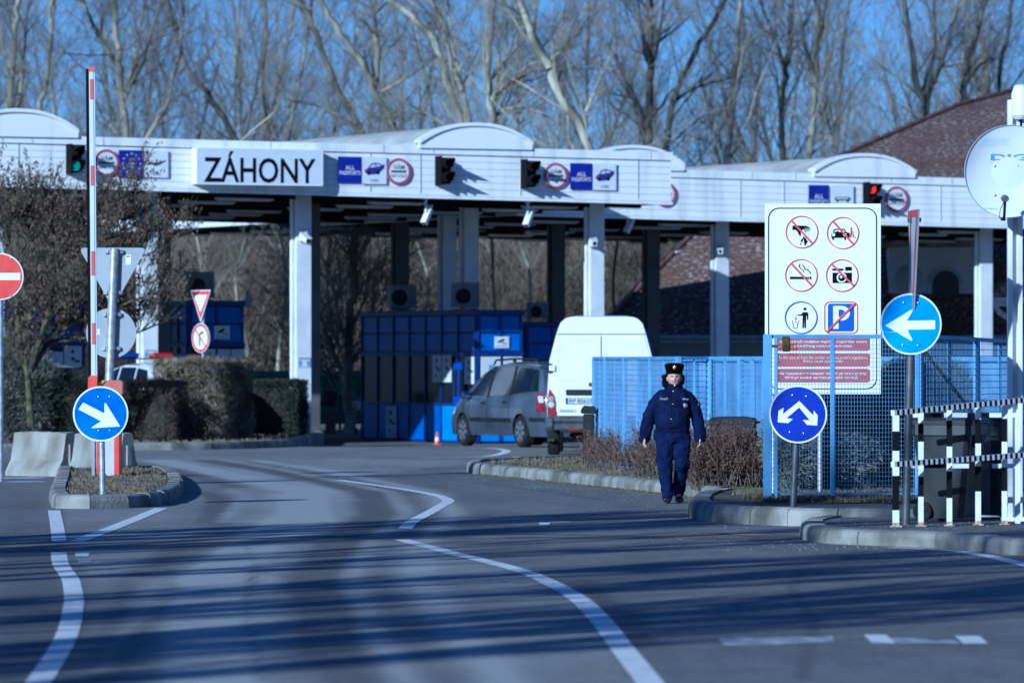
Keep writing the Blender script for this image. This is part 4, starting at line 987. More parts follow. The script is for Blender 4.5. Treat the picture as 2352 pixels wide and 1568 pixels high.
def tree_guided(px, d, rad, seed, bk, tw, name, label, nb=20, blen=5.5, lvl=3, z0=4.5, counts=(0, 9, 8, 6), top=21., extra=()):
    """trunk runs through the picture points px at distance d; limbs grow from it"""
    r = random.Random(seed); pts = [P(x, y, d) for x, y in px]
    b0 = pts[0]; lean = (pts[1]-pts[0]); base = Vector((b0.x-lean.x/max(lean.z, .1)*b0.z*.5, d, -.05)); tip = pts[-1]; dl = (pts[-1]-pts[-2]).normalized(); L_ = (top-tip.z)/max(.35, dl.z)
    full = [base]+pts+([tip+dl*L_*.5+rvec(r)*.3, tip+dl*L_+rvec(r)*.6] if L_ > 1 else [])
    sm = []
    for i in range(len(full)-1):
        p0, p1, p2, p3 = full[max(0, i-1)], full[i], full[i+1], full[min(len(full)-1, i+2)]
        for j in range(4):
            t = j/4; sm.append(.5*((2*p1)+(-p0+p2)*t+(2*p0-5*p1+4*p2-p3)*t*t+(-p0+3*p1-3*p2+p3)*t**3))
    sm.append(full[-1])
    sm = [q+Vector((r.gauss(0, rad*.16), r.gauss(0, rad*.2), 0)) for q in sm]
    rt = root(name, label, 'tree', base, 0, 'thin saplings seen under the canopies' if name == 'sapling' else 'bare trees behind the border post')
    thick = TubeSet(); TS = TubeSet(); n = len(sm); ht = top
    rr = [max(.03, .84*rad*(1-.78*max(0, q.z)/ht)**.8) for q in sm]
    thick.add([tuple(q) for q in sm], rr, 10)
    for c in range(nb):
        z = z0+(ht-z0-1)*((c+r.random())/nb); i = next((i for i in range(n-1) if sm[i+1].z > z), n-2)
        f = min(1, max(0, (z-sm[i].z)/max(.01, sm[i+1].z-sm[i].z))); b = sm[i].lerp(sm[i+1], f); dd = (sm[i+1]-sm[i]).normalized()
        s = dd.orthogonal().normalized(); s.rotate(Matrix.Rotation(c*2.4+r.uniform(-.6, .6), 3, dd)); a = R(r.uniform(25, 55)); nd = dd*math.cos(a)+s*math.sin(a)
        branch(r, b, nd, blen*r.uniform(.6, 1.15)*(1.1-.5*z/ht), rr[i]*r.uniform(.22, .4), 1, lvl, TS, thick, counts)
    for ex in extra:                                               # limbs seen in the picture, given as picture points
        q = [P(x, y, d+r.uniform(-.5, .5)) for x, y in ex[0]]
        thick.add([tuple(v) for v in q], list(np.linspace(ex[1], ex[1]*.35, len(q))), 8)
        for i in range(len(q)-1):
            for c in range(4):
                b = q[i].lerp(q[i+1], r.random()); dd = (q[i+1]-q[i]).normalized(); s = dd.orthogonal().normalized(); s.rotate(Matrix.Rotation(r.random()*6.3, 3, dd))
                branch(r, b, dd*.75+s*.65, r.uniform(1.5, 3.2), ex[1]*.35, 1, lvl, TS, thick, counts)
    thick.build('trunk', bk, rt, base); TS.build('crown', tw, rt, base)
    return rt
gt = tree_guided
K = 'bare_tree'
gt([(8, 430), (10, 340), (24, 200), (36, 60), (42, 0)], 205, .21, 1, BARK_PALE, TWIG, K, 'pale-barked bare tree at the picture edge above the leftmost roof vault', extra=[([(16, 290), (44, 240), (56, 120), (66, 0)], .09)])
gt([(70, 420), (76, 330), (92, 250), (108, 180), (118, 60), (122, 0)], 212, .17, 2, BARK_PALE, TWIG, K, 'slender pale bare tree rising behind the end of the leftmost roof vault', extra=[([(84, 300), (60, 230), (40, 130)], .07)])
gt([(140, 400), (132, 320), (124, 230), (116, 120), (126, 20)], 225, .15, 3, BARK_GREY, TWIG, K, 'thin grey bare tree just beside the raised barrier arm', nb=24)
gt([(296, 420), (290, 300), (276, 180), (270, 110), (262, 0)], 208, .24, 4, BARK_GREY, TWIG, K, 'grey bare tree forking over the starred lane sign', extra=[([(272, 150), (250, 120), (215, 60), (190, 0)], .12), ([(282, 230), (330, 140), (350, 60), (380, 0)], .1), ([(330, 330), (385, 240), (410, 130), (425, 10)], .1)])
gt([(560, 420), (545, 330), (470, 210), (425, 150), (400, 60)], 218, .22, 5, BARK_DARK, TWIG, K, 'dark bare tree slanting over the ZÁHONY name box', nb=26)
gt([(640, 420), (620, 330), (600, 200), (612, 80), (606, 0)], 232, .18, 6, BARK_DARK, TWIG, K, 'dark thicket-like bare tree directly above the letters of the name box', nb=30)
gt([(850, 420), (832, 310), (780, 215), (745, 130), (720, 60), (690, 0)], 204, .20, 7, BARK_DARK, TWIG, K, 'dark bare tree leaning over the gap beside the name box', extra=[([(838, 315), (790, 270), (720, 240), (660, 230)], .08)])
gt([(925, 420), (905, 300), (858, 205), (820, 130), (770, 60), (735, 0)], 200, .23, 8, BARK_GREY, TWIG, K, 'forked bare tree whose stems cross in front of a patch of open sky', extra=[([(862, 205), (868, 120), (860, 60), (862, 0)], .13), ([(870, 215), (950, 170), (1010, 120)], .07)])
gt([(1085, 400), (1064, 290), (1030, 200), (1004, 110), (960, 50), (900, 0)], 196, .24, 9, BARK_PALE, TWIG_PALE, K, 'pale bare tree leaning outward over the big central roof vault', extra=[([(1080, 290), (1058, 200), (1040, 110), (1010, 40), (990, 0)], .14), ([(1020, 285), (980, 262), (940, 240)], .07)])
gt([(1126, 400), (1127, 290), (1122, 190), (1126, 100), (1136, 0)], 192, .20, 10, BARK_PALE, TWIG_PALE, K, 'bright pale bare tree standing upright behind the central roof vault', extra=[([(1128, 232), (1160, 195), (1215, 165), (1270, 135), (1310, 95)], .12), ([(1128, 272), (1160, 250), (1200, 246), (1250, 262)], .09), ([(1128, 180), (1165, 130), (1190, 60)], .07)])
gt([(1366, 420), (1345, 320), (1290, 220), (1250, 140), (1218, 80), (1190, 0)], 190, .25, 11, BARK_PALE, TWIG_PALE, K, 'thick pale trunk leaning over the traffic lights, bare', extra=[([(1262, 160), (1240, 100), (1195, 30)], .1), ([(1345, 260), (1370, 200), (1400, 130)], .07)])
gt([(1486, 420), (1488, 330), (1490, 240), (1496, 130), (1492, 0)], 198, .24, 12, BARK_GREY, TWIG_PALE, K, 'bare tree with several upright forks above the canopy corner', extra=[([(1488, 310), (1470, 250), (1440, 190), (1400, 110)], .1), ([(1492, 170), (1510, 100), (1526, 0)], .12), ([(1488, 140), (1475, 70), (1465, 0)], .1)])
gt([(1520, 420), (1528, 340), (1552, 220), (1595, 120), (1640, 50), (1665, 0)], 202, .19, 13, BARK_DARK, TWIG, K, 'dark bare tree bending away to one side over the canopy corner', extra=[([(1550, 230), (1600, 200), (1680, 180)], .06)])
gt([(1672, 430), (1674, 330), (1682, 230), (1690, 140), (1702, 0)], 200, .18, 14, BARK_PALE, TWIG, K, 'slim pale upright bare tree beside the sloping vault of the lower canopy')
gt([(1798, 430), (1796, 330), (1800, 200), (1812, 120), (1818, 0)], 206, .20, 15, BARK_GREY, TWIG, K, 'grey bare tree above the top edge of the notice board', extra=[([(1800, 150), (1780, 90), (1760, 40)], .1)])
gt([(1848, 430), (1862, 330), (1872, 220), (1874, 120), (1876, 0)], 202, .21, 16, BARK_GREY, TWIG, K, 'twin-stemmed bare tree whose dark stem stands straight over the notice board', extra=[([(1872, 190), (1848, 100), (1830, 0)], .12), ([(1874, 110), (1890, 60), (1896, 0)], .1), ([(1910, 330), (1895, 260), (1880, 200)], .1)])
gt([(1924, 430), (1922, 330), (1930, 200), (1936, 100), (1950, 0)], 222, .13, 17, BARK_DARK, TWIG, K, 'thin dark bare tree over the red-lit traffic light', nb=26)
gt([(2120, 430), (2122, 280), (2110, 200), (2092, 110), (2078, 0)], 214, .24, 18, BARK_GREY, TWIG_PALE, K, 'bare tree forking right where the big brown roof begins to rise', extra=[([(2126, 230), (2160, 150), (2185, 70), (2200, 0)], .13), ([(2120, 210), (2150, 110), (2145, 0)], .08)])
gt([(2210, 430), (2214, 270), (2216, 180), (2240, 90), (2262, 0)], 216, .22, 19, BARK_GREY, TWIG_PALE, K, 'pale bare tree behind the upper slope of the big brown roof', extra=[([(2218, 190), (2250, 150), (2280, 130)], .08)])
gt([(2288, 430), (2290, 240), (2300, 140), (2318, 60), (2324, 0)], 220, .18, 20, BARK_DARK, TWIG, K, 'dark bare tree behind the roof top close to the satellite dish', nb=24)
# slighter trees further back close the gaps
def filler(seed, nstem):
    r = random.Random(seed); thick = TubeSet(); TS = TubeSet()
    for s in range(nstem):
        d = Vector((r.gauss(0, .16), r.gauss(0, .16), 1)); H_ = r.uniform(15, 19)
        branch(r, (r.gauss(0, .3), r.gauss(0, .3), -.1), d, H_, r.uniform(.10, .17), 0, 4, TS, thick, (30, 7, 5, 4, 3), up=.35, wob=.16, shr=(.22, .36), ang=(24, 52))
    return thick, TS
protos = []
r_ = random.Random(77); spots = []
FILL_L = ['slight far bare tree %s']
for k in range(6):
    th, ts = filler(100+k, 1+k % 2)
    protos.append((th.build('trunk', (BARK_DARK, BARK_GREY)[k % 2], None), ts.build('crown', (TWIG, TWIG_PALE)[k % 2], None)))
used = [False]*6
fx = list(np.linspace(-40, 2392, 33))
for i, x in enumerate(fx):
    k = i % 6; d = r_.uniform(236, 285); x += r_.uniform(-30, 30)
    if 840 < x < 960 or 1980 < x < 2050: d += 30
    rt = root('far_bare_tree', 'slight bare tree among the indistinct far ones behind the pale trunks', 'tree', (X_at(x, d), d, 0), r_.random()*6.3, 'slight far trees behind the front row')
    for o in protos[k]:
        if not used[k]: c = o
        else: c = o.copy(); COL.objects.link(c)
        c.parent = rt
    used[k] = True; s = r_.uniform(.85, 1.2); rt.scale = (s, s, s)
# undergrowth and brush seen through the canopy: one mass
def brush():
    r = random.Random(9); TS = TubeSet()
    for i in range(3200):
        d = r.uniform(176, 215); x = X_at(r.uniform(-60, 2420), d); H_ = r.uniform(1.8, 4.6)
        p = Vector((x, d, np.interp(d, [172, 178, 186, 200, 230], [-.1, .9, 2.4, 3.9, 4.2])-.1)); dd = Vector((r.gauss(0, .22), r.gauss(0, .2), 1))
        pts = [p]
        for j in range(4): dd = (dd+rvec(r)*.13).normalized(); pts.append(pts[-1]+dd*H_/4)
        TS.add([tuple(q) for q in pts], [.026, .022, .018, .013, .008], 3)
        for c in range(16):
            j = r.randrange(4); b = pts[j].lerp(pts[j+1], r.random()); q = (dd+rvec(r)*.75).normalized(); l = r.uniform(.5, 1.8)
            m1 = b+q*l*.5; e = m1+(q+rvec(r)*.3+Vector((0, 0, .3))).normalized()*l*.5
            TS.add([tuple(b), tuple(m1), tuple(e)], [.013, .010, .006], 3)
    o = TS.build('undergrowth', mat('brush_twig', (.085, .062, .045), .9, var=.35, scale=.25, c2=(.20, .15, .105), lo=.3, hi=.7)); o['kind'] = 'stuff'
    # dry bank the brush grows on
    mb = MB(); xs = np.linspace(-40, 40, 60); n = len(xs)
    rr = random.Random(3); V = []; prof = [(172, -.4), (178, .9), (186, 2.4), (200, 3.9), (230, 4.2), (330, 4.2)]
    for x in xs:
        for (d, z) in prof: V.append((x, d+rr.uniform(-1, 1), z+rr.uniform(-.15, .15)))
    m = len(prof); mb.add(V, [(i*m+j, (i+1)*m+j, (i+1)*m+j+1, i*m+j+1) for i in range(n-1) for j in range(m-1)], smooth=True)
    setting(mb.build('bank', mat('leaf_litter_bank', (.05, .037, .026), .95, var=.4, scale=1.5, c2=(.12, .09, .06), bump=1., bscale=4)))
brush()
# saplings standing clear of the undergrowth
for i, (x, d, s) in enumerate(((470, 172, 51), (560, 175, 52), (640, 170, 53), (765, 168, 54), (965, 173, 55), (1130, 170, 56), (1215, 174, 57), (1420, 169, 58), (1465, 174, 59))):
    q = random.Random(s); j = lambda k: x+q.uniform(-k, k)
    gt([(x, 940), (j(8), 800), (j(22), 650), (j(34), 500), (j(40), 420)], d, .085, s, (BARK_PALE, BARK_GREY)[i % 2], (TWIG_PALE, TWIG)[i % 2], 'sapling', 'thin bare sapling in front of the undergrowth beneath the canopies', nb=12, blen=3.0, z0=1.6, top=8.5, lvl=3, counts=(0, 6, 5, 4))
# a pale small tree beside the container
gt([(806, 985), (800, 930), (796, 870), (800, 800), (805, 720), (812, 640), (812, 560)], 146, .17, 31, BARK_PALE, TWIG_PALE, 'small_bare_tree', 'small bare tree with a knotty pale trunk in front of the green container', nb=12, blen=2.6, z0=1.9, top=7.2,
   extra=[([(795, 880), (770, 820), (752, 770), (735, 720)], .08), ([(800, 845), (830, 800), (850, 770), (856, 700)], .07), ([(798, 900), (775, 870), (740, 850), (722, 800)], .06), ([(812, 960), (790, 925), (766, 880), (745, 830)], .07), ([(802, 790), (775, 730), (770, 670), (748, 600)], .06), ([(806, 760), (836, 690), (852, 620)], .05)])
# ------------------------------------------------------------------ vehicles
def lerp_profile(prof, x):
    if x <= prof[0][0]: return prof[0][1]
    for (a, za), (b, zb) in zip(prof[:-1], prof[1:]):
        if x <= b: return za+(zb-za)*(x-a)/max(1e-6, b-a)
    return prof[-1][1]
CARP = mat('silver_blue_paint', (.085, .115, .165), .32, metal=.5, var=.25, scale=1.3, c2=(.15, .185, .235), coat=.6)
WCARP = mat('white_car_paint', (.62, .66, .72), .28, var=.04, coat=.8)
TAILR = mat('tail_lamp_red', (.22, .010, .014), .12, coat=1, var=.1)
LAMPC = mat('lamp_clear', (.55, .56, .58), .1, coat=1, var=.05)
def wheel(parent, c, r, wd, seed=0, spokes=7):
    """axis along local x; outer side at -x"""
    T = Matrix.Translation(Vector(c)) @ Matrix.Rotation(-PI/2, 4, 'Y')
    mb = MB(); mb.lathe([(r*.62, -wd*.45), (r*.92, -wd*.5), (r*.985, -wd*.38), (r, -wd*.2), (r, wd*.2), (r*.985, wd*.38), (r*.92, wd*.5), (r*.62, wd*.45)], 40, T)
    n = 44
    for k in range(n):
        a = 2*PI*k/n; p = Vector((r*1.004*math.cos(a), r*1.004*math.sin(a), 0)); q = p.copy(); p.z = -wd*.36; q.z = wd*.36; p2 = Matrix.Rotation(.05, 4, 'Z') @ p
        mb.bar(T @ p2, T @ q, .012, .014)
    ty = mb.build('tyre', RUBBER(), parent)
    mb = MB(); mb.lathe([(.01, wd*.40), (r*.16, wd*.40), (r*.18, wd*.33), (r*.55, wd*.30), (r*.60, wd*.44), (r*.66, wd*.47), (r*.66, wd*.3), (.01, wd*.2)], 36, T)
    for k in range(spokes):
        a = 2*PI*k/spokes; d = Vector((math.cos(a), math.sin(a), 0)); e = Vector((-d.y, d.x, 0))
        V = [d*r*.12-e*.03, d*r*.12+e*.03, d*r*.6+e*.045, d*r*.6-e*.045]
        mb.add([T @ (v+Vector((0, 0, wd*z))) for z in (.32, .455) for v in V], [(0, 1, 2, 3), (7, 6, 5, 4), (0, 4, 5, 1), (1, 5, 6, 2), (2, 6, 7, 3), (3, 7, 4, 0)])
    mb.build('rim', CHROME(), parent)
class CarShape:
    """nose towards +y, width along x; profiles are functions of y"""
    def __init__(s, L, W, top, belt, wheels, rw, zlow, tuck=.24, nose=.16):
        s.L, s.W, s.top, s.belt, s.wheels, s.rw, s.zlow, s.tuck, s.nose = L, W, top, belt, wheels, rw, zlow, tuck, nose
    def plan(s, y):
        u = abs(y)/(s.L/2); return 1-s.nose*max(0, (u-.55)/.45)**2.2
    def half(s, y, z):
        zb = lerp_profile(s.belt, y); zt = max(lerp_profile(s.top, y), zb+.01); w = s.W/2*s.plan(y)
        if z <= zb: return w*(1-.10*((z-.62)/.6)**2) if z < .62 else w*(1-.05*((z-.62)/max(.1, zb-.62))**2)
        return w*(.95-s.tuck*min(1, (z-zb)/.72))
    def bottom(s, y):
        z = s.zlow
        for wy in s.wheels:
            q = (s.rw*1.14)**2-(y-wy)**2
            if q > 0: z = max(z, s.rw+math.sqrt(q))
        return z
    def body(s, paint, dark):
        mb = MB(); ys = sorted(set(list(np.linspace(-s.L/2, s.L/2, 90))+[w+q for w in s.wheels for q in np.linspace(-s.rw*1.139, s.rw*1.139, 17)]))
        rings = []
        for y in ys:
            zb, zl = min(lerp_profile(s.belt, y), lerp_profile(s.top, y)-.02), s.bottom(y); zt = lerp_profile(s.top, y); ring = []
            zl = min(zl, zb-.02)
            side = [zl+(zb-zl)*k/7 for k in range(8)]+[zb+(zt-.05-zb)*k/4 for k in range(1, 5)] if zt-.05 > zb+.02 else [zl+(zb-zl)*k/7 for k in range(8)]+[zb+.001*k for k in range(1, 5)]
            for z in side: ring.append((s.half(y, z), y, z))
            we = s.half(y, side[-1]); 
            for f in (.93, .8, .5, 0.): ring.append((we*f, y, zt-.05*(f**3.5) if zt-.05 > zb else zt-.02*f))
            full = [(-p[0], p[1], p[2]) for p in ring]+ring[::-1][1:]
            rings.append(full)
        mb.loft(rings, close=False, cap=False, smooth=True)
        for rg, rev in ((rings[0], False), (rings[-1], True)):
            n = len(rg); 
            for i in range(n//2):
                mb.add([rg[i], rg[i+1], rg[n-2-i], rg[n-1-i]], [(0, 1, 2, 3)], smooth=False)
        mb.add([(-s.W*.42, -s.L*.44, s.zlow+.04), (s.W*.42, -s.L*.44, s.zlow+.04), (s.W*.42, s.L*.44, s.zlow+.04), (-s.W*.42, s.L*.44, s.zlow+.04)], [(0, 1, 2, 3)], 1, False)
        for wy in s.wheels:
            for sx in (-1, 1):
                x0, x1 = sorted((sx*s.W*.26, sx*s.W*.475)); mb.box(((x0+x1)/2-sx*.03, wy, s.rw+.16), (x1-x0, s.rw*1.9, s.rw*1.5), mi=1)
        return mb, [paint, dark]
    def patch(s, name, pts, m, parent, side=-1, off=.006, nu=10, nz=6):
        """four-sided patch hugging the side; pts = (y,z) bl, br, tr, tl"""
        mb = MB(); V = []
        for j in range(nz+1):
            for i in range(nu+1):
                u, v = i/nu, j/nz; a = Vector(pts[0]).lerp(Vector(pts[1]), u); b = Vector(pts[3]).lerp(Vector(pts[2]), u); q = a.lerp(b, v)
                V.append((side*(s.half(q.x, q.y)+off), q.x, q.y))
        mb.add(V, [(j*(nu+1)+i, j*(nu+1)+i+1, (j+1)*(nu+1)+i+1, (j+1)*(nu+1)+i) for j in range(nz) for i in range(nu)], smooth=True)
        return mb.build(name, m, parent, fix=False)
def minivan():
    fw = Vector((X_at(1070, 116.6), 116.6)); rw_ = Vector((X_at(1209, 113.9), 113.9)); mid = (fw+rw_)/2; hd = (fw-rw_).normalized(); rz = math.atan2(-hd.x, hd.y)
    rgt = Vector((hd.y, -hd.x)); W = 1.80; ctr = mid+rgt*(W/2-.1)+hd*.0
    rt = root('minivan', 'dusty silver-blue minivan with roof rails passing the booth', 'car', (ctr.x, ctr.y, 0), rz)
    L = 4.62; top = [(-2.31, .62), (-2.29, 1.0), (-2.2, 1.18), (-2.02, 1.58), (-1.8, 1.66), (-1.2, 1.715), (-.3, 1.725), (.35, 1.66), (.75, 1.52), (1.45, 1.07), (1.9, .93), (2.15, .80), (2.28, .62), (2.31, .5)]
    belt = [(-2.31, .6), (-2.28, .95), (-2.1, 1.10), (-1.2, 1.05), (.6, .99), (1.3, .97), (1.6, .93), (2.1, .76), (2.31, .48)]
    S = CarShape(L, W, top, belt, (-1.36, 1.46), .318, .22)
    mb, ms = S.body(CARP, DKPLAST()); mb.build('body', ms, rt, auto=50)
    for sd in (-1, 1):
        S.patch('window', [(.30, 1.02), (1.18, 1.03), (.56, 1.52), (.30, 1.58)], GLASS(), rt, sd)
        S.patch('window', [(-.82, 1.05), (.22, 1.02), (.22, 1.59), (-.75, 1.62)], GLASS(), rt, sd)
        S.patch('window', [(-2.02, 1.13), (-.90, 1.06), (-.83, 1.62), (-1.86, 1.55)], GLASS(), rt, sd)
        S.patch('pillar', [(.20, 1.0), (.32, 1.0), (.32, 1.62), (.20, 1.63)], DKPLAST(), rt, sd, .009, 2)
        S.patch('pillar', [(-.92, 1.04), (-.80, 1.04), (-.73, 1.64), (-.85, 1.64)], DKPLAST(), rt, sd, .009, 2)
        S.patch('rubbing_strip', [(-.95, .50), (1.05, .50), (1.05, .58), (-.95, .58)], DKPLAST(), rt, sd, .016, 14, 2)
        S.patch('rubbing_strip', [(-2.28, .52), (-1.78, .52), (-1.78, .60), (-2.28, .60)], DKPLAST(), rt, sd, .016, 6, 2)
        S.patch('door_seam', [(.24, .30), (.258, .30), (.258, 1.0), (.24, 1.0)], DKPLAST(), rt, sd, .004, 1, 10); S.patch('door_seam', [(1.12, .36), (1.135, .36), (1.18, .98), (1.165, .98)], DKPLAST(), rt, sd, .004, 1, 10)
        S.patch('door_seam', [(-.80, .32), (-.785, .32), (-.84, 1.04), (-.855, 1.04)], DKPLAST(), rt, sd, .004, 1, 10)
        S.patch('tail_light', [(-2.29, .72), (-2.04, .72), (-1.98, 1.08), (-2.22, 1.08)], TAILR, rt, sd, .012, 4)
        S.patch('tail_lens', [(-2.25, .90), (-2.1, .90), (-2.05, 1.03), (-2.19, 1.03)], LAMPC, rt, sd, .016, 4)
        S.patch('headlight', [(1.9, .66), (2.18, .62), (2.15, .74), (1.86, .82)], LAMPC, rt, sd, .01, 4)
        for y, z in ((.42, .88), (-.62, .90)):
            m2 = MB(); x = sd*(S.half(y, z)+.012); m2.box((x, y, z), (.035, .19, .045), bev=.012); m2.build('door_handle', DKPLAST(), rt)
        m2 = MB(); m2.box((sd*(W/2+.07), 1.12, 1.04), (.2, .13, .15), bev=.04); m2.bar((sd*(W/2-.07), 1.15, .99), (sd*(W/2+.03), 1.13, 1.01), .05); mir = m2.build('wing_mirror', DKPLAST(), rt)
        m2 = MB(); m2.box((sd*(W/2+.07), 1.05, 1.04), (.16, .008, .11)); m2.build('mirror_glass', mat('mirror', (.3, .42, .6), .05, metal=1.), mir)
        m2 = MB(); xr = sd*W/2*.70; m2.tube([(xr, .45, 1.66), (xr, .35, 1.745), (xr, -.6, 1.775), (xr, -1.6, 1.755), (xr, -1.75, 1.68)], .021, 8)
        m2.box((xr, -.55, 1.74), (.04, .09, .07)); m2.build('roof_rail', DKPLAST(), rt)
    rw2 = MB(); 
    def rp(x, z): y = next((a[0]+(b[0]-a[0])*(z-a[1])/(b[1]-a[1]) for a, b in zip(top[1:4], top[2:5]) if a[1] <= z <= b[1]), -2.1); return (x, y-.012, z)
    rw2.sheet([rp(-.62, 1.14), rp(.62, 1.14), rp(.56, 1.54), rp(-.56, 1.54)]); rw2.build('rear_window', GLASS(), rt, fix=False)
    ws = MB(); ws.sheet([(-.66, 1.42, 1.11), (.66, 1.42, 1.11), (.57, .80, 1.53), (-.57, .80, 1.53)]); ws.build('windscreen', GLASS(), rt, fix=False)
    for y in (-1.36, 1.46):
        for sd in (-1, 1):
            e = bpy.data.objects.new('wheel', None); COL.objects.link(e); e.parent = rt; e.location = (sd*(W/2-.12), y, .318); e.rotation_euler = (0, 0, 0 if sd < 0 else PI)
            wheel(e, (0, 0, 0), .318, .225)
minivan()
def wagon(name, label, c, rz, cat='car', bar=False):
    rt = root(name, label, cat, (c.x, c.y, .19), rz); L = 4.5; W = 1.78
    top = [(-2.25, .55), (-2.22, .98), (-2.15, 1.08), (-1.75, 1.38), (-1.2, 1.48), (-.2, 1.50), (.35, 1.42), (1.15, .98), (1.9, .84), (2.15, .7), (2.25, .5)]
    belt = [(-2.25, .5), (-2.2, .93), (-1.8, .99), (0, .95), (1.1, .93), (1.9, .8), (2.25, .48)]
    S = CarShape(L, W, top, belt, (-1.3, 1.35), .31, .2, .26); mb, ms = S.body(WCARP, DKPLAST()); mb.build('body', ms, rt, auto=50)
    for sd in (-1, 1):
        S.patch('window', [(.05, .98), (.98, .97), (.28, 1.36), (.05, 1.40)], GLASS(), rt, sd); S.patch('window', [(-.85, 1.0), (-.03, .98), (-.03, 1.40), (-.8, 1.40)], GLASS(), rt, sd)
        S.patch('window', [(-1.62, 1.03), (-.93, 1.0), (-.88, 1.39), (-1.42, 1.34)], GLASS(), rt, sd); S.patch('tail_light', [(-2.22, .72), (-2.0, .72), (-1.95, .94), (-2.16, .94)], TAILR, rt, sd, .01, 4)
    m2 = MB(); m2.sheet([(-.6, -2.10, 1.12), (.6, -2.10, 1.12), (.52, -1.80, 1.36), (-.52, -1.80, 1.36)]); m2.build('rear_window', GLASS(), rt, fix=False)
    m2 = MB(); m2.sheet([(-.62, 1.12, 1.015), (.62, 1.12, 1.015), (.54, .45, 1.40), (-.54, .45, 1.40)]); m2.build('windscreen', GLASS(), rt, fix=False)
    for y in (-1.3, 1.35):
        for sd in (-1, 1):
            e = bpy.data.objects.new('wheel', None); COL.objects.link(e); e.parent = rt; e.location = (sd*(W/2-.11), y, .31); e.rotation_euler = (0, 0, 0 if sd < 0 else PI)
            wheel(e, (0, 0, 0), .31, .2)
    if bar:
        m2 = MB(); m2.box((0, .4, 1.585), (1.25, .28, .03)); m2.box((-.35, .3, 1.53), (.05, .2, .10)); m2.box((.35, .3, 1.53), (.05, .2, .08)); lb = m2.build('light_bar', DKPLAST(), rt)
        for x, m in ((-.4, mat('beacon_blue', (.01, .04, .28), .15, coat=1)), (.4, mat('beacon_red', (.42, .01, .02), .15, coat=1))): q = MB(); q.box((x, .4, 1.655), (.48, .27, .11), bev=.03); q.build('beacon', m, lb)
    return rt
wagon('police_car', 'white police estate with a blue and red roof bar behind the dark hedge', Vector((X_at(348, 121.8), 121.8)), R(28), 'police car', True)
wagon('parked_car', 'pale car mostly hidden by bushes, only its dark side window showing near the leftmost booth', Vector((X_at(112, 121.5), 121.5)), R(-128))
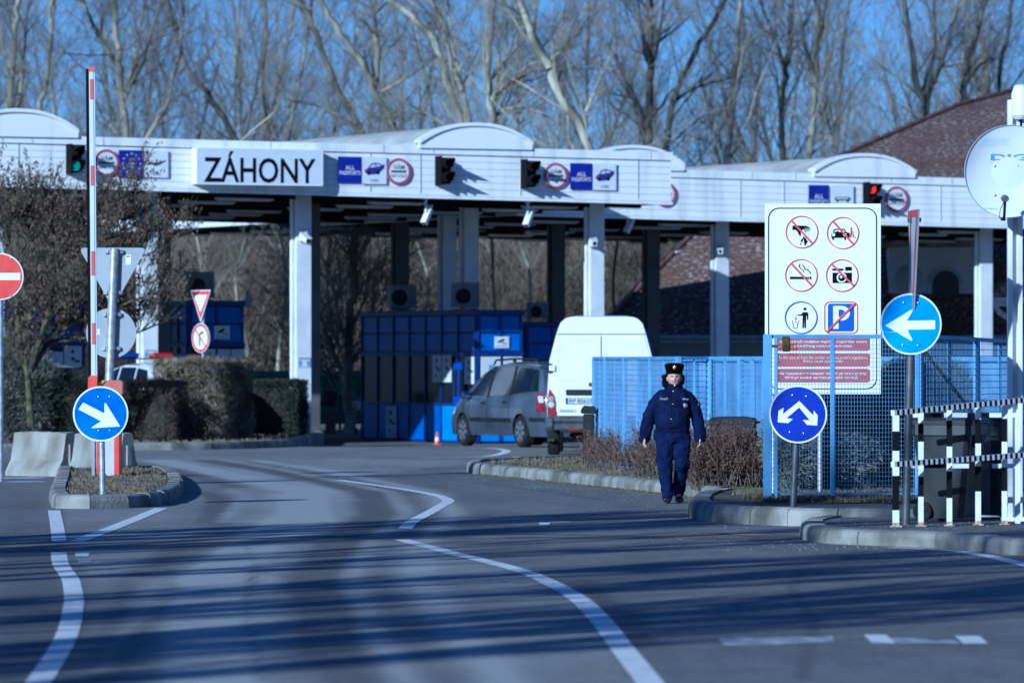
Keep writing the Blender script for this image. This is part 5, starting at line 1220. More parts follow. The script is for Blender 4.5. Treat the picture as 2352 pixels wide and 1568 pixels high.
def van():
    d0 = 104.4; x0 = X_at(1381, d0); rt = root('delivery_van', 'tall white delivery van seen from behind with number plate RP 85637', 'van', (x0, d0, 0), R(-1.5))
    WVN = mat('van_white', (.78, .80, .80), .35, var=.03, coat=.5)
    def half(z, u=1.):
        pr = [(.42, .98), (.6, 1.0), (1.2, .995), (1.75, .955), (2.2, .835), (2.42, .765), (2.52, .66), (2.56, .45)]
        return lerp_profile(pr, z)
    zs = [.50, .6, .85, 1.2, 1.5, 1.75, 2.0, 2.2, 2.34, 2.44, 2.51, 2.545, 2.56]
    mb = MB(); rings = []
    for (y, sx, zt) in ((0.0, .985, 2.54), (.03, .995, 2.555), (.1, 1, 2.56), (3.6, 1, 2.56), (3.9, .97, 2.48), (4.35, .93, 1.75), (4.6, .9, 1.3), (5.2, .85, 1.05), (5.38, .8, .8), (5.42, .74, .6)):
        ring = []
        for z in zs:
            zz = .50+(z-.50)*(zt-.50)/2.06; ring.append((half(zz)*sx if zt > 2 else half(min(z, 1.6))*sx, y, zz))
        rings.append([(-p[0], p[1], p[2]) for p in ring]+ring[::-1])
    mb.loft(rings, close=False, cap=False)
    rg = rings[0]; n = len(rg)
    for i in range(n//2-1): mb.add([rg[i], rg[i+1], rg[n-2-i], rg[n-1-i]], [(0, 1, 2, 3)], smooth=False)
    mb.add([rings[0][0], rings[0][-1], rings[-1][-1], rings[-1][0]], [(0, 1, 2, 3)], 1, False)
    mb.build('body', [WVN, DKPLAST()], rt, auto=40, fix=True)
    BUMP = mat('bumper_grey', (.040, .045, .052), .55, var=.25, scale=5, c2=(.07, .075, .085))
    seam = mat('van_seam', (.10, .105, .11), .6)
    for sd in (-1, 1):                                              # two rear doors standing a little proud
        dm = MB(); outl = [(.012, .80), (.93, .80), (.925, 1.2), (.90, 1.75), (.78, 2.2), (.012, 2.2)]
        outl = [(sd*a, b) for a, b in outl]; dm.prism(outl if sd > 0 else outl[::-1], -.018, .01); dr = dm.build('rear_door', WVN, rt)
        p = MB(); pp = [(.12, 1.40), (.10, 2.02), (.16, 2.10), (.66, 2.07), (.74, 1.98), (.80, 1.45), (.74, 1.38), (.18, 1.35)]
        for a, b in zip(pp, pp[1:]+pp[:1]): p.bar((sd*a[0], -.0195, a[1]), (sd*b[0], -.0195, b[1]), .004, .008, up=(0, 1, 0))
        p.build('pressed_line', mat('van_line', (.36, .38, .41), .5), dr)
        h = MB(); h.box((sd*.945, -.03, 1.60), (.09, .06, .17), bev=.012); h.build('hinge_cover', DKPLAST(), dr); h = MB(); h.box((sd*.90, -.045, 1.60), (.12, .04, .11), bev=.01); h.build('hinge', WVN, dr)
        h = MB(); h.box((sd*.94, -.03, 1.02), (.05, .05, .06), bev=.01); h.build('hinge', DKPLAST(), dr)
        t = MB(); outl = [(.84, .72), (.985, .72), (.985, 1.02), (.955, 1.22), (.87, 1.10), (.845, .98)]; outl = [(sd*a, b) for a, b in outl]
        t.prism(outl if sd > 0 else outl[::-1], -.05, .06); tl = t.build('tail_light', mat('van_tail_red', (.26, .012, .018), .15, coat=1), rt)
        for z, m in ((.93, LAMPC), (1.03, mat('lamp_amber', (.40, .30, .24), .15, coat=1))): q = MB(); q.lathe([(.01, .02), (.05, .014), (.06, 0)], 18, Matrix.Translation((sd*.915, -.052, z)) @ Matrix.Rotation(PI/2, 4, 'X')); q.build('lens', m, tl)
        b = MB(); b.box((sd*.925, .0, .60), (.19, .30, .29), bev=.07); b.build('bumper_corner', BUMP, rt)
        # bump stop and wheels
        for y, k in ((.82, 1), (4.25, 1)):
            e = bpy.data.objects.new('wheel', None); COL.objects.link(e); e.parent = rt; e.location = (sd*.885, y, .335); e.rotation_euler = (0, 0, 0 if sd < 0 else PI); wheel(e, (0, 0, 0), .335, .225, spokes=6)
    cap = MB(); cap.box((0, -.012, 2.225), (1.60, .012, .016)); cap.box((0, -.0215, 1.5), (.016, .008, 1.38)); cap.build('door_gap', seam, rt)
    b = MB(); b.box((0, -.02, .665), (1.78, .20, .13), bev=.03); b.box((0, -.0, .53), (1.78, .22, .14), bev=.03); b.build('bumper', BUMP, rt)
    b = MB(); b.box((0, -.10, .445), (1.5, .05, .05), bev=.01); b.tube([(-.9, -.03, .52), (-.7, -.1, .46), (.7, -.1, .46), (.9, -.03, .52)], .03, 8); b.build('tow_bar', DKPLAST(), rt)
    for sd in (-1, 1): b = MB(); b.box((sd*.50, -.135, .47), (.20, .02, .04)); b.build('reflector', TAILR, rt)
    b = MB(); b.box((-.16, -.03, 1.155), (.98, .035, .11), bev=.02); b.build('handle_recess', DKPLAST(), rt)
    b = MB(); b.box((-.93+.0, .6, .28), (.12, .5, .05)); b.box((0, .9, .36), (1.2, .3, .12), bev=.05); b.box((.2, .3, .32), (.5, .3, .1), bev=.03); b.build('exhaust_and_axle', mat('underbody', (.03, .027, .024), .8, var=.4), rt)
    f = Face2D(); w, h = .52, .115; f.plate([(-w/2, -h/2), (w/2, -h/2), (w/2, h/2), (-w/2, h/2)], .012, mat('plate_grey', (.52, .58, .66), .4, var=.05)); f.rframe(-w/2, -h/2, w/2, h/2, .01, .006, BLACK(), 1)
    f.rect(-w/2+.006, -h/2+.006, -w/2+.045, h/2-.006, SBLUE(), 2); f.text('RP 85637', .022, 0, BLACK(), h=h*.62, w=w*.80, layer=2)
    o = f.build('number_plate', rt); o.location = (-.395, -.036, 1.0)
    f = Face2D(); f.text('RENAULT', 0, 0, mat('badge_grey', (.10, .11, .12), .35, metal=.6), h=.042, w=.30, layer=1, bold=.015); o = f.build('lettering', rt); o.location = (-.60, -.0195, .82)
    c = MB(); c.box((.0, -.035, .79), (.04, .02, .06), bev=.01); c.box((-.18, -.03, 1.3), (.10, .02, .07), bev=.02); c.build('latch', TAILR, rt)
van()
# ------------------------------------------------------------------ signs on poles, barrier, board, dish
RIVET = mat('rivet_steel', (.55, .55, .55), .3, metal=.8)
def pole(rt, p0, p1, r, m=None, cap=True):
    mb = MB(); mb.tube([p0, (Vector(p0)+Vector(p1))/2, p1], r, 16); 
    if cap: mb.tube([Vector(p1)-Vector((0, 0, .004)), Vector(p1)+Vector((0, 0, .012))], r*1.05, 16)
    return mb.build('pole', m or GALV(), rt)
def discbody(f, r, th=.022): f.plate(circ(0, 0, r, 48), th, SIGNBACK()); f.disc(0, 0, r, BOARDW(), 1, 56)
def rivets(rt, pts, y=-.012):
    mb = MB()
    for x, z in pts: mb.lathe([(.004, .010), (.009, .007), (.012, 0)], 10, Matrix.Translation((x, y, z)) @ Matrix.Rotation(PI/2, 4, 'X'))
    return mb.build('rivet', RIVET, rt)
def brackets(rt, zs, r, y0):
    for z in zs:
        mb = MB(); mb.box((0, y0, z), (r*2+.09, .018, .035)); mb.lathe([(r+.001, -.018), (r+.006, -.018), (r+.006, .018), (r+.001, .018)], 16, Matrix.Translation((0, y0+r+.012, z))); mb.build('bracket', GALV(), rt)
# keep-right disc on the front island
def keepright():
    b = G(235, 1135, .14); d = b.y; s = d/FOC
    rt = root('keep_right_sign', 'round blue sign with one slanting white arrow on the near traffic island', 'road sign', b)
    z = Z_at(950, d)-.14; x = X_at(231, d)-b.x; r = 63.5*s
    pole(rt, (0, .06, -.05), (x+.0, .06, z+r*.55), .037)
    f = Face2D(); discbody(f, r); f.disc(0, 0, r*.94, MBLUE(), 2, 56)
    u = lambda cx, cy: ((cx-921)/247*r, (662-cy)/247*r)
    f.poly([u(766, 560), u(955, 658), u(955, 566), u(968, 566), u(1097, 775), u(840, 790), u(845, 780), u(925, 728), u(723, 622)], BOARDW(), 3)
    o = f.build('sign_face', rt); o.location = (x, 0, z); o.rotation_euler = (0, 0, R(4)); rivets(o, [(-.025, r*.62), (.11, r*.62), (-.025, -r*.6), (.11, -r*.6)])
    brackets(rt, (z+r*.5, z-r*.5), .037, .022)
keepright()
def twoarrow():
    b = G(1822, 1162, .18); d = b.y; s = d/FOC; rt = root('two_arrow_sign', 'dark blue round sign with two white arrows pointing down both sides', 'road sign', b)
    z = Z_at(951, d)-.18; x = X_at(1833, d)-b.x; r = 66.5*s
    pole(rt, (0, .07, -.05), (x+.005, .07, z+r*.5), .036, DKPOLE())
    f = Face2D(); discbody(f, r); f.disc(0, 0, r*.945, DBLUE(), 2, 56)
    u = lambda cx, cy: ((cx-277)/270*r, (664-cy)/270*r)
    A = [u(288, 540), u(288, 600), u(170, 700), u(228, 708), u(185, 746), u(88, 738), u(95, 632), u(142, 604), u(136, 664)]
    f.poly(A, BOARDW(), 3)
    Bp = [u(288, 540), u(420, 676), u(422, 628), u(460, 674), u(455, 768), u(360, 762), u(322, 716), u(386, 720), u(288, 600)]
    f.poly(Bp, BOARDW(), 3)
    o = f.build('sign_face', rt); o.location = (x, 0, z); o.rotation_euler = (0, 0, R(-3)); rivets(o, [(-.06, r*.66), (.09, r*.62), (-.09, -r*.62), (.06, -r*.66)])
    brackets(rt, (z+r*.45, z-r*.5), .036, .03)
twoarrow()
def leftarrow():
    b = G(2081, 1205, .135); d = b.y; s = d/FOC; rt = root('left_arrow_sign', 'bright light blue round sign with one white arrow pointing sideways above the striped railing', 'road sign', b)
    z = Z_at(744, d)-.135; x = X_at(2092, d)-b.x; r = 70.5*s; zt = Z_at(488, d)-.135; xt = X_at(2102, d)-b.x
    pole(rt, (0, .07, -.05), (xt, .07, zt), .040, DKPOLE())
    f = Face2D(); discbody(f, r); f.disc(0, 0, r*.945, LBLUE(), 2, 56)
    # tip at centre-left, shaft to the right
    cx, cy, k = 1312, 1404, 280/r
    u = lambda a, c: ((a-cx)/k, (cy-c)/k)
    f.poly([u(1078, 1417), u(1325, 1268), u(1330, 1280), u(1276, 1374), u(1533, 1370), u(1534, 1452), u(1282, 1455), u(1327, 1550), u(1318, 1558), u(1180, 1478)], BOARDW(), 3)
    f.line([u(1046, 1466), u(1090, 1478), u(1190, 1478), u(1296, 1492)], .006, mat('scratch', (.35, .55, .75), .5), 4)
    o = f.build('sign_face', rt); o.location = (x, 0, z); o.rotation_euler = (0, 0, R(-2)); rivets(o, [(-.07, r*.70), (.07, r*.69), (-.08, -r*.69), (.07, -r*.70)])
    brackets(rt, (z+r*.5, z-r*.5), .040, .026)
    # the yield triangle seen nearly edge-on higher on the same pole
    sg = MB(); w, h = .63, .98; zc = Z_at(597, d)-.135
    f = Face2D(); tri = [(-w/2*1.0, h/2), (w/2, h/2), (0, -h/2)]
    f.plate(tri, .02, SIGNBACK()); f.poly(tri, RED(), 1); f.poly([(-w/2*.72, h/2-.075), (w/2*.72, h/2-.075), (0, -h/2+.17)], mat('yield_inside', (.56, .6, .66), .45), 2)
    o = f.build('yield_face', rt); o.location = (X_at(2101, d)-b.x-.02, -.02, zc); o.rotation_euler = (0, 0, R(-85))
    for yy in (690, 505): mb = MB(); mb.box((xt-.005, .05, Z_at(yy, d)-.135), (.13, .10, .04)); mb.build('bracket', DKPOLE(), rt)
leftarrow()
def noentry():
    d = 82.; b = Vector((X_at(0, d), d, .0)); s = d/FOC; rt = root('no_entry_sign', 'red no-entry disc with a white bar at the very edge of the picture', 'road sign', b); z = Z_at(635, d); r = 54*s
    pole(rt, (0, .06, -.05), (0, .06, z+r*.6), .042); f = Face2D(); discbody(f, r); f.disc(0, 0, r*.95, RED(), 2, 56); f.rect(-r*.86, -r*.15, r*.86, r*.15, BOARDW(), 3)
    o = f.build('sign_face', rt); o.location = (0, 0, z); rivets(o, [(.16, r*.78), (.155, -r*.82), (-.15, r*.78)])
noentry()
def backsigns():
    d = 81.; b = Vector((X_at(246, d), d, .12)); s = d/FOC; rt = root('sign_post_from_behind', 'grey backs of a triangular and a round sign on one pole behind the barrier', 'road sign', b)
    xt = X_at(263, d)-b.x; zt = Z_at(573, d)-.12; r = .062
    pole(rt, (-.02, -.06, -.05), (xt, -.06, zt), r)
    ctr = lambda z: xt*z/zt
    x0, x1, xm, y0, y1 = [X_at(v, d)-b.x for v in (181, 337, 258)]+[Z_at(569, d)-.12, Z_at(704, d)-.12]
    w = (x1-x0)/2; rr_ = .045; f = Face2D()
    def rtri(w, h, q):
        V = [Vector((-w, 0)), Vector((w, 0)), Vector((0, -h))]; out = []
        for i in range(3):
            a, c, e = V[i-1], V[i], V[(i+1) % 3]; d1 = (a-c).normalized(); d2 = (e-c).normalized()
            for k in range(7):
                t = k/6; p = c+d1*q*(1-t)**2+d2*q*t**2; out.append((p.x, p.y))
        return out[::-1]
    f.plate(rtri(w, w*1.78, .09), .02, SIGNBACK()); f.rect(w*.38, -.24, w*.38+.075, -.10, BOARDW(), 1); f.rect(w*.40, -.13, w*.38+.06, -.115, BLACK(), 2)
    o = f.build('triangle_back', rt); o.location = ((x0+x1)/2, 0, y0); 
    f = Face2D(); rc = 57.5*s; f.plate(circ(0, 0, rc, 48), .02, SIGNBACK()); f.rect(-rc*.62, -.02, -rc*.45, .06, BOARDW(), 1); o = f.build('disc_back', rt); o.location = (X_at(255, d)-b.x, .004, Z_at(765, d)-.12)
    for yy in (578, 672, 722, 800):
        z = Z_at(yy, d)-.12; x = ctr(z); mb = MB(); mb.box((x, -.012, z), (.25, .02, .035)); mb.box((x-.11, -.03, z), (.05, .03, .05)); mb.box((x+.10, -.035, z), (.045, .05, .05), rz=.4); mb.lathe([(r+.002, -.018), (r+.007, -.018), (r+.007, .018), (r+.002, .018)], 18, Matrix.Translation((x, -.06, z))); mb.build('bracket', GALV(), rt)
backsigns()
def noturn():
    d = 117.; s = d/FOC; b = Vector((X_at(461, d), d, .13)); rt = root('yield_and_no_turn_sign', 'small white triangle and round no-turn sign over the large trimmed hedge, turned half away', 'road sign', b, R(-50))
    pole(rt, (0, .06, 0), (0, .06, Z_at(680, d)-.13), .035)
    w, h = .34*1.0, .66; zc = Z_at(703, d)-.13; f = Face2D(); tri = [(-w, h/2), (w, h/2), (0, -h/2)]
    f.plate(tri, .02, SIGNBACK()); f.poly(tri, BOARDW(), 1); f.poly([(-w*.93, h/2-.02), (w*.93, h/2-.02), (0, -h/2+.055)], RED(), 2); f.poly([(-w*.70, h/2-.095), (w*.70, h/2-.095), (0, -h/2+.2)], BOARDW(), 3)
    o = f.build('yield_face', rt); o.location = (0, 0, zc)
    r = 34*s; zc = Z_at(776, d)-.13; f = Face2D(); f.plate(circ(0, 0, r), .02, SIGNBACK()); f.disc(0, 0, r, BOARDW(), 1); f.ring(0, 0, r*.78, r*.95, RED(), 2)
    f.line([(-.03, -.16), (-.03, .02)], .04, BLACK(), 2); f.line([(-.045, .0), (.0, .1), (.1, .12)], .04, BLACK(), 2); f.line([(-r*.58, r*.58), (r*.58, -r*.58)], .035, RED(), 3)
    o = f.build('no_turn_face', rt); o.location = (0, 0, zc)
noturn()
# barrier
def barrier():
    d = 79.5; b = Vector((X_at(241, d), d, .12)); s = d/FOC; rt = root('raised_barrier', 'raised boom barrier with red and white arm beside its grey and red housing', 'barrier', b)
    x = lambda v: X_at(v, d)-b.x; z = lambda v: Z_at(v, d)-.12
    mb = MB(); zt = z(905); mb.box((x(248.), .14, zt/2), (x(272)-x(224), .30, zt), bev=.01); mb.build('cabinet', mat('barrier_grey', (.50, .53, .57), .45, var=.06), rt)
    for xa, xb, nm in ((262, 277, 'red_edge'), (222, 231, 'red_edge')): mb = MB(); mb.box(((x(xa)+x(xb))/2, .13, zt/2), (x(xb)-x(xa), .34, zt-.02), bev=.02); mb.build('cabinet_edge', RED(), rt)
    mb = MB(); mb.box((x(214), .12, zt/2), (x(218)-x(211), .22, zt-.04)); mb.build('side_panel', mat('barrier_side', (.30, .33, .38), .5), rt)
    mb = MB(); M = Matrix.Identity(4); pts = [(x(222), z(905)), (x(281), z(905)), (x(281), z(876)), (x(276), z(873)), (x(246), z(873)), (x(222), z(892))]; mb.prism(pts, -.02, .30); mb.build('cap', mat('cap_faded_red', (.48, .13, .10), .5, var=.12), rt)
    mb = MB(); mb.prism([(x(212), z(896)), (x(222), z(896)), (x(242), z(874)), (x(236), z(873)), (x(222), z(880))], -.045, .1); mb.build('warning_lamp', mat('lamp_amber_clear', (.75, .32, .01), .2, coat=1), rt)
    # arm: light tube with red bands, black rubber edge
    xb, xt = x(216.), x(210.5); z0, z1 = z(866), z(158); L = z1-z0; w = .092
    at = lambda t: Vector((xb+(xt-xb)*t, -.06, z0+L*t))
    def seg(mb, t0, t1, dx0, dx1, dy=.05, mi=None):
        a, c = at(t0), at(t1); mb.add([a+Vector((dx0, -dy, 0)), a+Vector((dx1, -dy, 0)), a+Vector((dx1, dy, 0)), a+Vector((dx0, dy, 0)), c+Vector((dx0, -dy, 0)), c+Vector((dx1, -dy, 0)), c+Vector((dx1, dy, 0)), c+Vector((dx0, dy, 0))], [(3, 2, 1, 0), (4, 5, 6, 7), (0, 1, 5, 4), (1, 2, 6, 5), (2, 3, 7, 6), (3, 0, 4, 7)], mi)
    q = lambda v: (z(v)-z0)/L
    am = MB(); seg(am, 0, 1, -.03, .028, .05, 0); seg(am, 0, 1, .028, .05, .038, 0)
    bands = [(863, 800), (747, 718)]
    bands = [(862, 863)]
    for y0, y1 in ((230, 183), (427, 381), (633, 577), (791, 742)): seg(am, q(y0), q(y1), -.018, .029, .0525, 1)
    seg(am, q(166), 1.004, -.034, .052, .054, 1)
    am.build('arm', [mat('arm_alu', (.58, .63, .70), .4, var=.05), mat('arm_red', (.56, .09, .065), .45, var=.08)], rt)
    em = MB(); seg(em, 0, .998, -.075, -.028, .03); em.build('arm_rubber_edge', BLACK(), rt)
    mb = MB(); mb.prism([(x(203), z(900)), (x(224), z(900)), (x(225), z(862)), (x(208), z(862)), (x(204), z(868))], -.13, .02); mb.build('arm_holder', RED(), rt)
barrier()
# jersey barriers
def jersey():
    prof = [(-.30, 0), (-.30, .07), (-.17, .25), (-.10, .64), (-.085, .66), (.085, .66), (.10, .64), (.17, .25), (.30, .07), (.30, 0)]
    JM = mat('weathered_concrete', (.22, .20, .16), .85, var=.25, scale=1.8, c2=(.46, .46, .42), bump=.4, bscale=22, stretch=(1, 1, .45))
    for (xa, ya, xb, yb, lab) in ((-2, 1092, 131, 1099, 'weathered concrete barrier block with a rusty streaked top edge'), (137, 1099, 262, 1093, 'weathered concrete barrier block tucked behind the near traffic island')):
        d_ = (86.0 if xa < 0 else 85.2); a, b = Vector((X_at(xa+14, d_+.3), d_+.3, 0)), Vector((X_at(xb, d_-.35), d_-.35, 0)); t = (b-a); L = t.length; rz = math.atan2(t.y, t.x); c = (a+b)/2
        rt_ = MB(); n = 12
        rings = []
        rg = random.Random(int(xb))
        for i in range(n+1):
            x = -L/2+L*i/n; rings.append([(x, p[0]+.30+rg.uniform(-.004, .004), p[1]+(rg.uniform(-.012, .012) if p[1] > .5 else 0)) for p in prof])
        rt_.loft(rings, close=True, smooth=False)
        rt_.box((L/2-.02+.02, .3, .33), (.06, .08, .3))
        o = rt_.build('concrete_barrier', JM); o.location = c; o.rotation_euler = (0, 0, rz); tag(o, lab, 'concrete barrier', 'concrete barrier blocks at the lane edge')
jersey()
# ------------------------------------------------------------------ notice board, blue fences, railing, bins, dish
FB = mat('fence_blue', (.13, .31, .58), .45, var=.08, scale=3, c2=(.17, .37, .64)); FBD = mat('fence_blue_wire', (.12, .23, .40), .5, var=.15)
def board():
    d = 67.0; s = d/FOC; cx, cy = 1890., 686.5
    rt = root('notice_board', 'tall white board of six prohibition pictograms and three red warning strips', 'notice board', (X_at(cx, d), d, 0), 0)
    zc = Z_at(cy, d); w, h = 133*s, 218.5*s
    for x, m in ((1884, GALV()), (1776, GALV())):
        mb = MB(); xx = X_at(x, d)-X_at(cx, d); mb.tube([(xx, .07, .14), (xx, .07, zc+h*.9)], .032, 14); mb.build('post', m, rt)
    f = Face2D(.004)
    U = lambda px, py: ((px-cx)*s, (cy-py)*s)                       # picture points on the board
    C = lambda a, b: U(1764+a*.25, 392.2+b*.25)
    Z = lambda a, b: U((3040+a/4.523)*.5742, (1300+b/4.523)*.5742)
    f.plate([(-w, -h), (w, -h), (w, h), (-w, h)], .03, BOARDW()); BK = BLACK(); WH = BOARDW(); RD = mat('board_red', (.62, .09, .06), .4, var=.08)
    x0, y0 = U(1764, 894); x1, y1 = U(2014.5, 477); f.rframe(x0, y0, x1, y1, .13, .013, BK, 1)
    k = .25*s
    def ringp(a, b, r, m=RD, wd=.06): c = C(a, b); f.ring(c[0], c[1], r*k*(1-wd), r*k, m, 3)
    def slash(a0, b0, a1, b1): f.line([C(a0, b0), C(a1, b1)], 17*k, RD, 4)
    def pl(pts, m=BK, l=2): f.poly([C(*p) for p in pts], m, l)
    ringp(310, 563, 150); pl([(224, 505), (262, 503), (345, 505), (387, 524), (384, 532), (340, 518), (322, 530), (298, 560), (300, 598), (288, 596), (268, 556), (246, 540), (224, 545)])
    for q in ([(322, 526), (352, 562), (344, 566), (318, 532)], [(330, 520), (374, 552), (368, 558), (326, 528)], [(340, 516), (386, 540), (384, 547), (336, 522)]): pl(q, BK, 3)
    pl([(322, 598), (336, 690), (360, 655)]); pl([(326, 604), (296, 650), (314, 654)]); pl([(332, 602), (364, 650), (352, 660)]); pl([(293, 668), (304, 658), (300, 684)])
    slash(214, 458, 406, 668)
    ringp(687, 572, 148); pl([(582, 578), (626, 562), (700, 562), (748, 570), (748, 614), (582, 616)]); pl([(590, 612), (606, 612), (602, 636), (590, 636)]); pl([(698, 612), (714, 612), (714, 636), (702, 636)])
    f.line([C(598, 572), C(612, 538), C(700, 538), C(716, 570)], 9*k, BK, 2)
    for a in (602, 706): c = C(a, 588); f.disc(c[0], c[1], 15*k, WH, 3, 16)
    c = C(638, 568); f.disc(c[0], c[1], 14*k, BK, 3, 14)
    c = C(762, 528); f.disc(c[0], c[1], 9*k, RD, 3, 12); f.line([C(762, 540), C(764, 570), C(752, 612)], 12*k, RD, 3); f.line([C(764, 570), C(784, 584), C(778, 606), C(806, 612)], 7*k, RD, 3); f.line([C(764, 545), C(780, 566), C(786, 572)], 6*k, RD, 3)
    slash(598, 466, 786, 680)
    ringp(305, 960, 150); pl([(200, 972), (360, 974), (360, 994), (200, 994)]); pl([(366, 972), (374, 972), (374, 996), (366, 996)]); pl([(382, 972), (396, 970), (396, 996), (382, 996)])
    f.line([C(292, 856), C(284, 880), C(300, 900), C(318, 912), C(330, 932)], 7*k, BK, 2); f.line([C(314, 864), C(334, 886), C(336, 904), C(368, 910), C(390, 946)], 8*k, BK, 2); slash(212, 852, 406, 1060)
    ringp(680, 962, 150); pl([(592, 936), (768, 936), (768, 1030), (592, 1030)]); pl([(590, 898), (690, 898), (690, 916), (590, 916)]); pl([(708, 882), (768, 882), (768, 916), (708, 916)])
    c = C(676, 982); f.disc(c[0], c[1], 46*k, WH, 3, 28); f.disc(c[0], c[1], 32*k, BK, 4, 24); f.disc(c[0]-6*k, c[1]+6*k, 12*k, WH, 5, 14)
    f.line([C(582, 856), C(786, 1056)], 17*k, RD, 6)
    ringp(303, 1348, 150, PBLUE()); c = C(338, 1268); f.disc(c[0], c[1], 13*k, BK, 2, 16)
    pl([(318, 1298), (362, 1298), (368, 1312), (366, 1366), (358, 1368), (356, 1330), (348, 1330), (346, 1444), (334, 1444), (332, 1372), (328, 1372), (326, 1444), (314, 1444), (318, 1330), (272, 1330), (272, 1322), (306, 1318)])
    f.line([C(222, 1374), C(236, 1446), C(264, 1446), C(278, 1374)], 4*k, BK, 2)
    for a, b in ((262, 1326), (250, 1344), (250, 1364), (250, 1386), (258, 1358)): c = C(a, b); f.disc(c[0], c[1], 5*k, BK, 2, 8)
    x0, y0 = C(515, 1496); x1, y1 = C(826, 1200); f.rframe(x0, y0, x1, y1, 50*k, 9*k, RD, 2); x0, y0 = C(550, 1474); x1, y1 = C(790, 1220); f.rrect(x0, y0, x1, y1, 22*k, PBLUE(), 1)
    f.poly([C(*p) for p in ((598, 1240), (648, 1240), (648, 1452), (598, 1452))], WH, 2)
    n = 14; arc = [(672+(80)*math.sin(PI*j/n), 1308-(68)*math.cos(PI*j/n)) for j in range(n+1)]
    pl([(648, 1240)]+arc+[(648, 1376)], WH, 2); arc2 = [(672+34*math.sin(PI*j/n), 1308-34*math.cos(PI*j/n)) for j in range(n+1)]; pl([(648, 1274)]+arc2+[(648, 1342)], PBLUE(), 3)
    f.line([C(800, 1216), C(540, 1478)], 18*k, RD, 5)
    T = [('A határátkelő rendjében foglaltak megsértése esetén', 'a Rendőrség szankciót alkalmazhat'), ("In the case of hurt the border crossing point's regulation,", 'Police could take penalty.'), ('За порушення правил перехідного пункту', 'Міліція може застосовувати санкції.')]
    spans = (((350, 1930), (610, 1670)), ((350, 1950), (790, 1515)), ((350, 1925), (455, 1790)))
    for i, (ya, yb) in enumerate(((210, 465), (508, 745), (788, 1036))):
        x0, y0 = Z(266, yb); x1, y1 = Z(1986, ya); f.rrect(x0, y0, x1, y1, 6.5*s, mat('strip_red', (.42, .085, .07), .45, var=.12, scale=5), 1)
        for j in range(2):
            a, b = spans[i][j]; yy = ya+(yb-ya)*(.36 if j == 0 else .66); c0 = Z(a, yy); c1 = Z(b, yy); f.text(T[i][j], (c0[0]+c1[0])/2, c0[1], WH, h=60/4.523*.5742*s, w=(c1[0]-c0[0]), layer=2, bold=.012)
    o = f.build('board_face', rt); o.location = (0, 0, zc)
board()
def fence(name, label, pts, zb, zt, group=None, postw=.075, dv=.05, dh=.10, wire=.009, mid=1, posts=None, m=None, mw=None, zt2=None):
    o = Vector((pts[0][0], pts[0][1], 0)); rt = root(name, label, 'fence', o, 0, group); m = m or FB; mw = mw or FBD; n = len(pts)
    for i, p in enumerate(pts):
        zz = zt if zt2 is None else zt+(zt2-zt)*i/(n-1); q = Vector((p[0], p[1], 0))-o; t = Vector(pts[min(i+1, n-1)])-Vector(pts[max(0, i-1)]); a = math.atan2(t.y, t.x)
        mb = MB(); mb.box((q.x, q.y, (zb+zz)/2), (postw, postw*.8, zz-zb), rz=a, bev=.006); mb.build('post', m, rt)
    wm = MB(); rm = MB()
    for i in range(n-1):
        a = Vector((*pts[i], 0))-o; b = Vector((*pts[i+1], 0))-o; L = (b-a).length
        z0 = zb+.06; za, zc = [(zt if zt2 is None else zt+(zt2-zt)*j/(n-1))-.02 for j in (i, i+1)]
        rm.bar(a+Vector((0, 0, za)), b+Vector((0, 0, zc)), .045, .045); rm.bar(a+Vector((0, 0, z0)), b+Vector((0, 0, z0)), .02, .02)
        for k in range(1, mid+1): q = a.lerp(b, k/(mid+1)); rm.bar(q+Vector((0, 0, z0)), q+Vector((0, 0, za+(zc-za)*k/(mid+1))), .032, .03)
        for k in range(1, int(L/dv)): f = k*dv/L; q = a.lerp(b, f); wm.bar(q+Vector((0, 0, z0)), q+Vector((0, 0, za+(zc-za)*f)), wire, wire)
        for k in range(1, int((za-z0)/dh)): z = z0+k*dh; wm.bar(a+Vector((0, 0, z)), b+Vector((0, 0, z)), wire*.9, wire)
    rm.build('rail', m, rt); wm.build('mesh_panel', mw, rt, fix=False)
    return rt
curve = [(X_at(x, d), d) for x, d in ((1365, 87.5), (1391, 85.4), (1434, 82.8), (1494, 79.8), (1558, 77.2), (1630, 77.6), (1700, 76.6), (1756, 75.6))]
fence('mesh_fence', 'blue wire mesh fence curving away behind the brown hedges and the walking officer', curve, .13, 1.80, 'blue fences round the waste enclosure', .085, .075, .075, .008)
ft = [(X_at(1765, 64.8), 64.8), (X_at(1912, 64.95), 64.95), (X_at(2107, 65.1), 65.1)]
r = fence('mesh_fence', 'taller blue mesh gate screen in front of the lower half of the notice board', ft, .17, 2.045, 'blue fences round the waste enclosure', .05, .0365, .05, .0046, 0)
mb = MB(); mb.box((X_at(1806, 64.7)-ft[0][0]+.0, -.05, Z_at(790, 64.7)), (.088, .05, .172), bev=.01); m3 = MB(); m3.box((X_at(1764, 64.7)-ft[0][0], .0, 1.11), (.10, .08, 1.88), bev=.006); m3.box((X_at(1783, 64.7)-ft[0][0], -.01, 1.10), (.035, .04, 1.83)); m3.build('gate_post', FB, r); mb.box((X_at(1778, 64.7)-ft[0][0], -.02, Z_at(795, 64.7)), (.09, .03, .03))
ob = mb.build('gate_lock', [mat('lock_bronze', (.10, .08, .02), .4, metal=.6, var=.4, scale=20)], r)
ft2 = [(X_at(2112, 65.3), 65.3), (X_at(2243, 67.2), 67.2), (X_at(2345, 69.0), 69.0)]
fence('mesh_fence', 'blue mesh fence behind the wheelie bins and the striped railing', ft2, .17, 2.05, 'blue fences round the waste enclosure', .085, .05, .075, .006, 1, zt2=1.99)
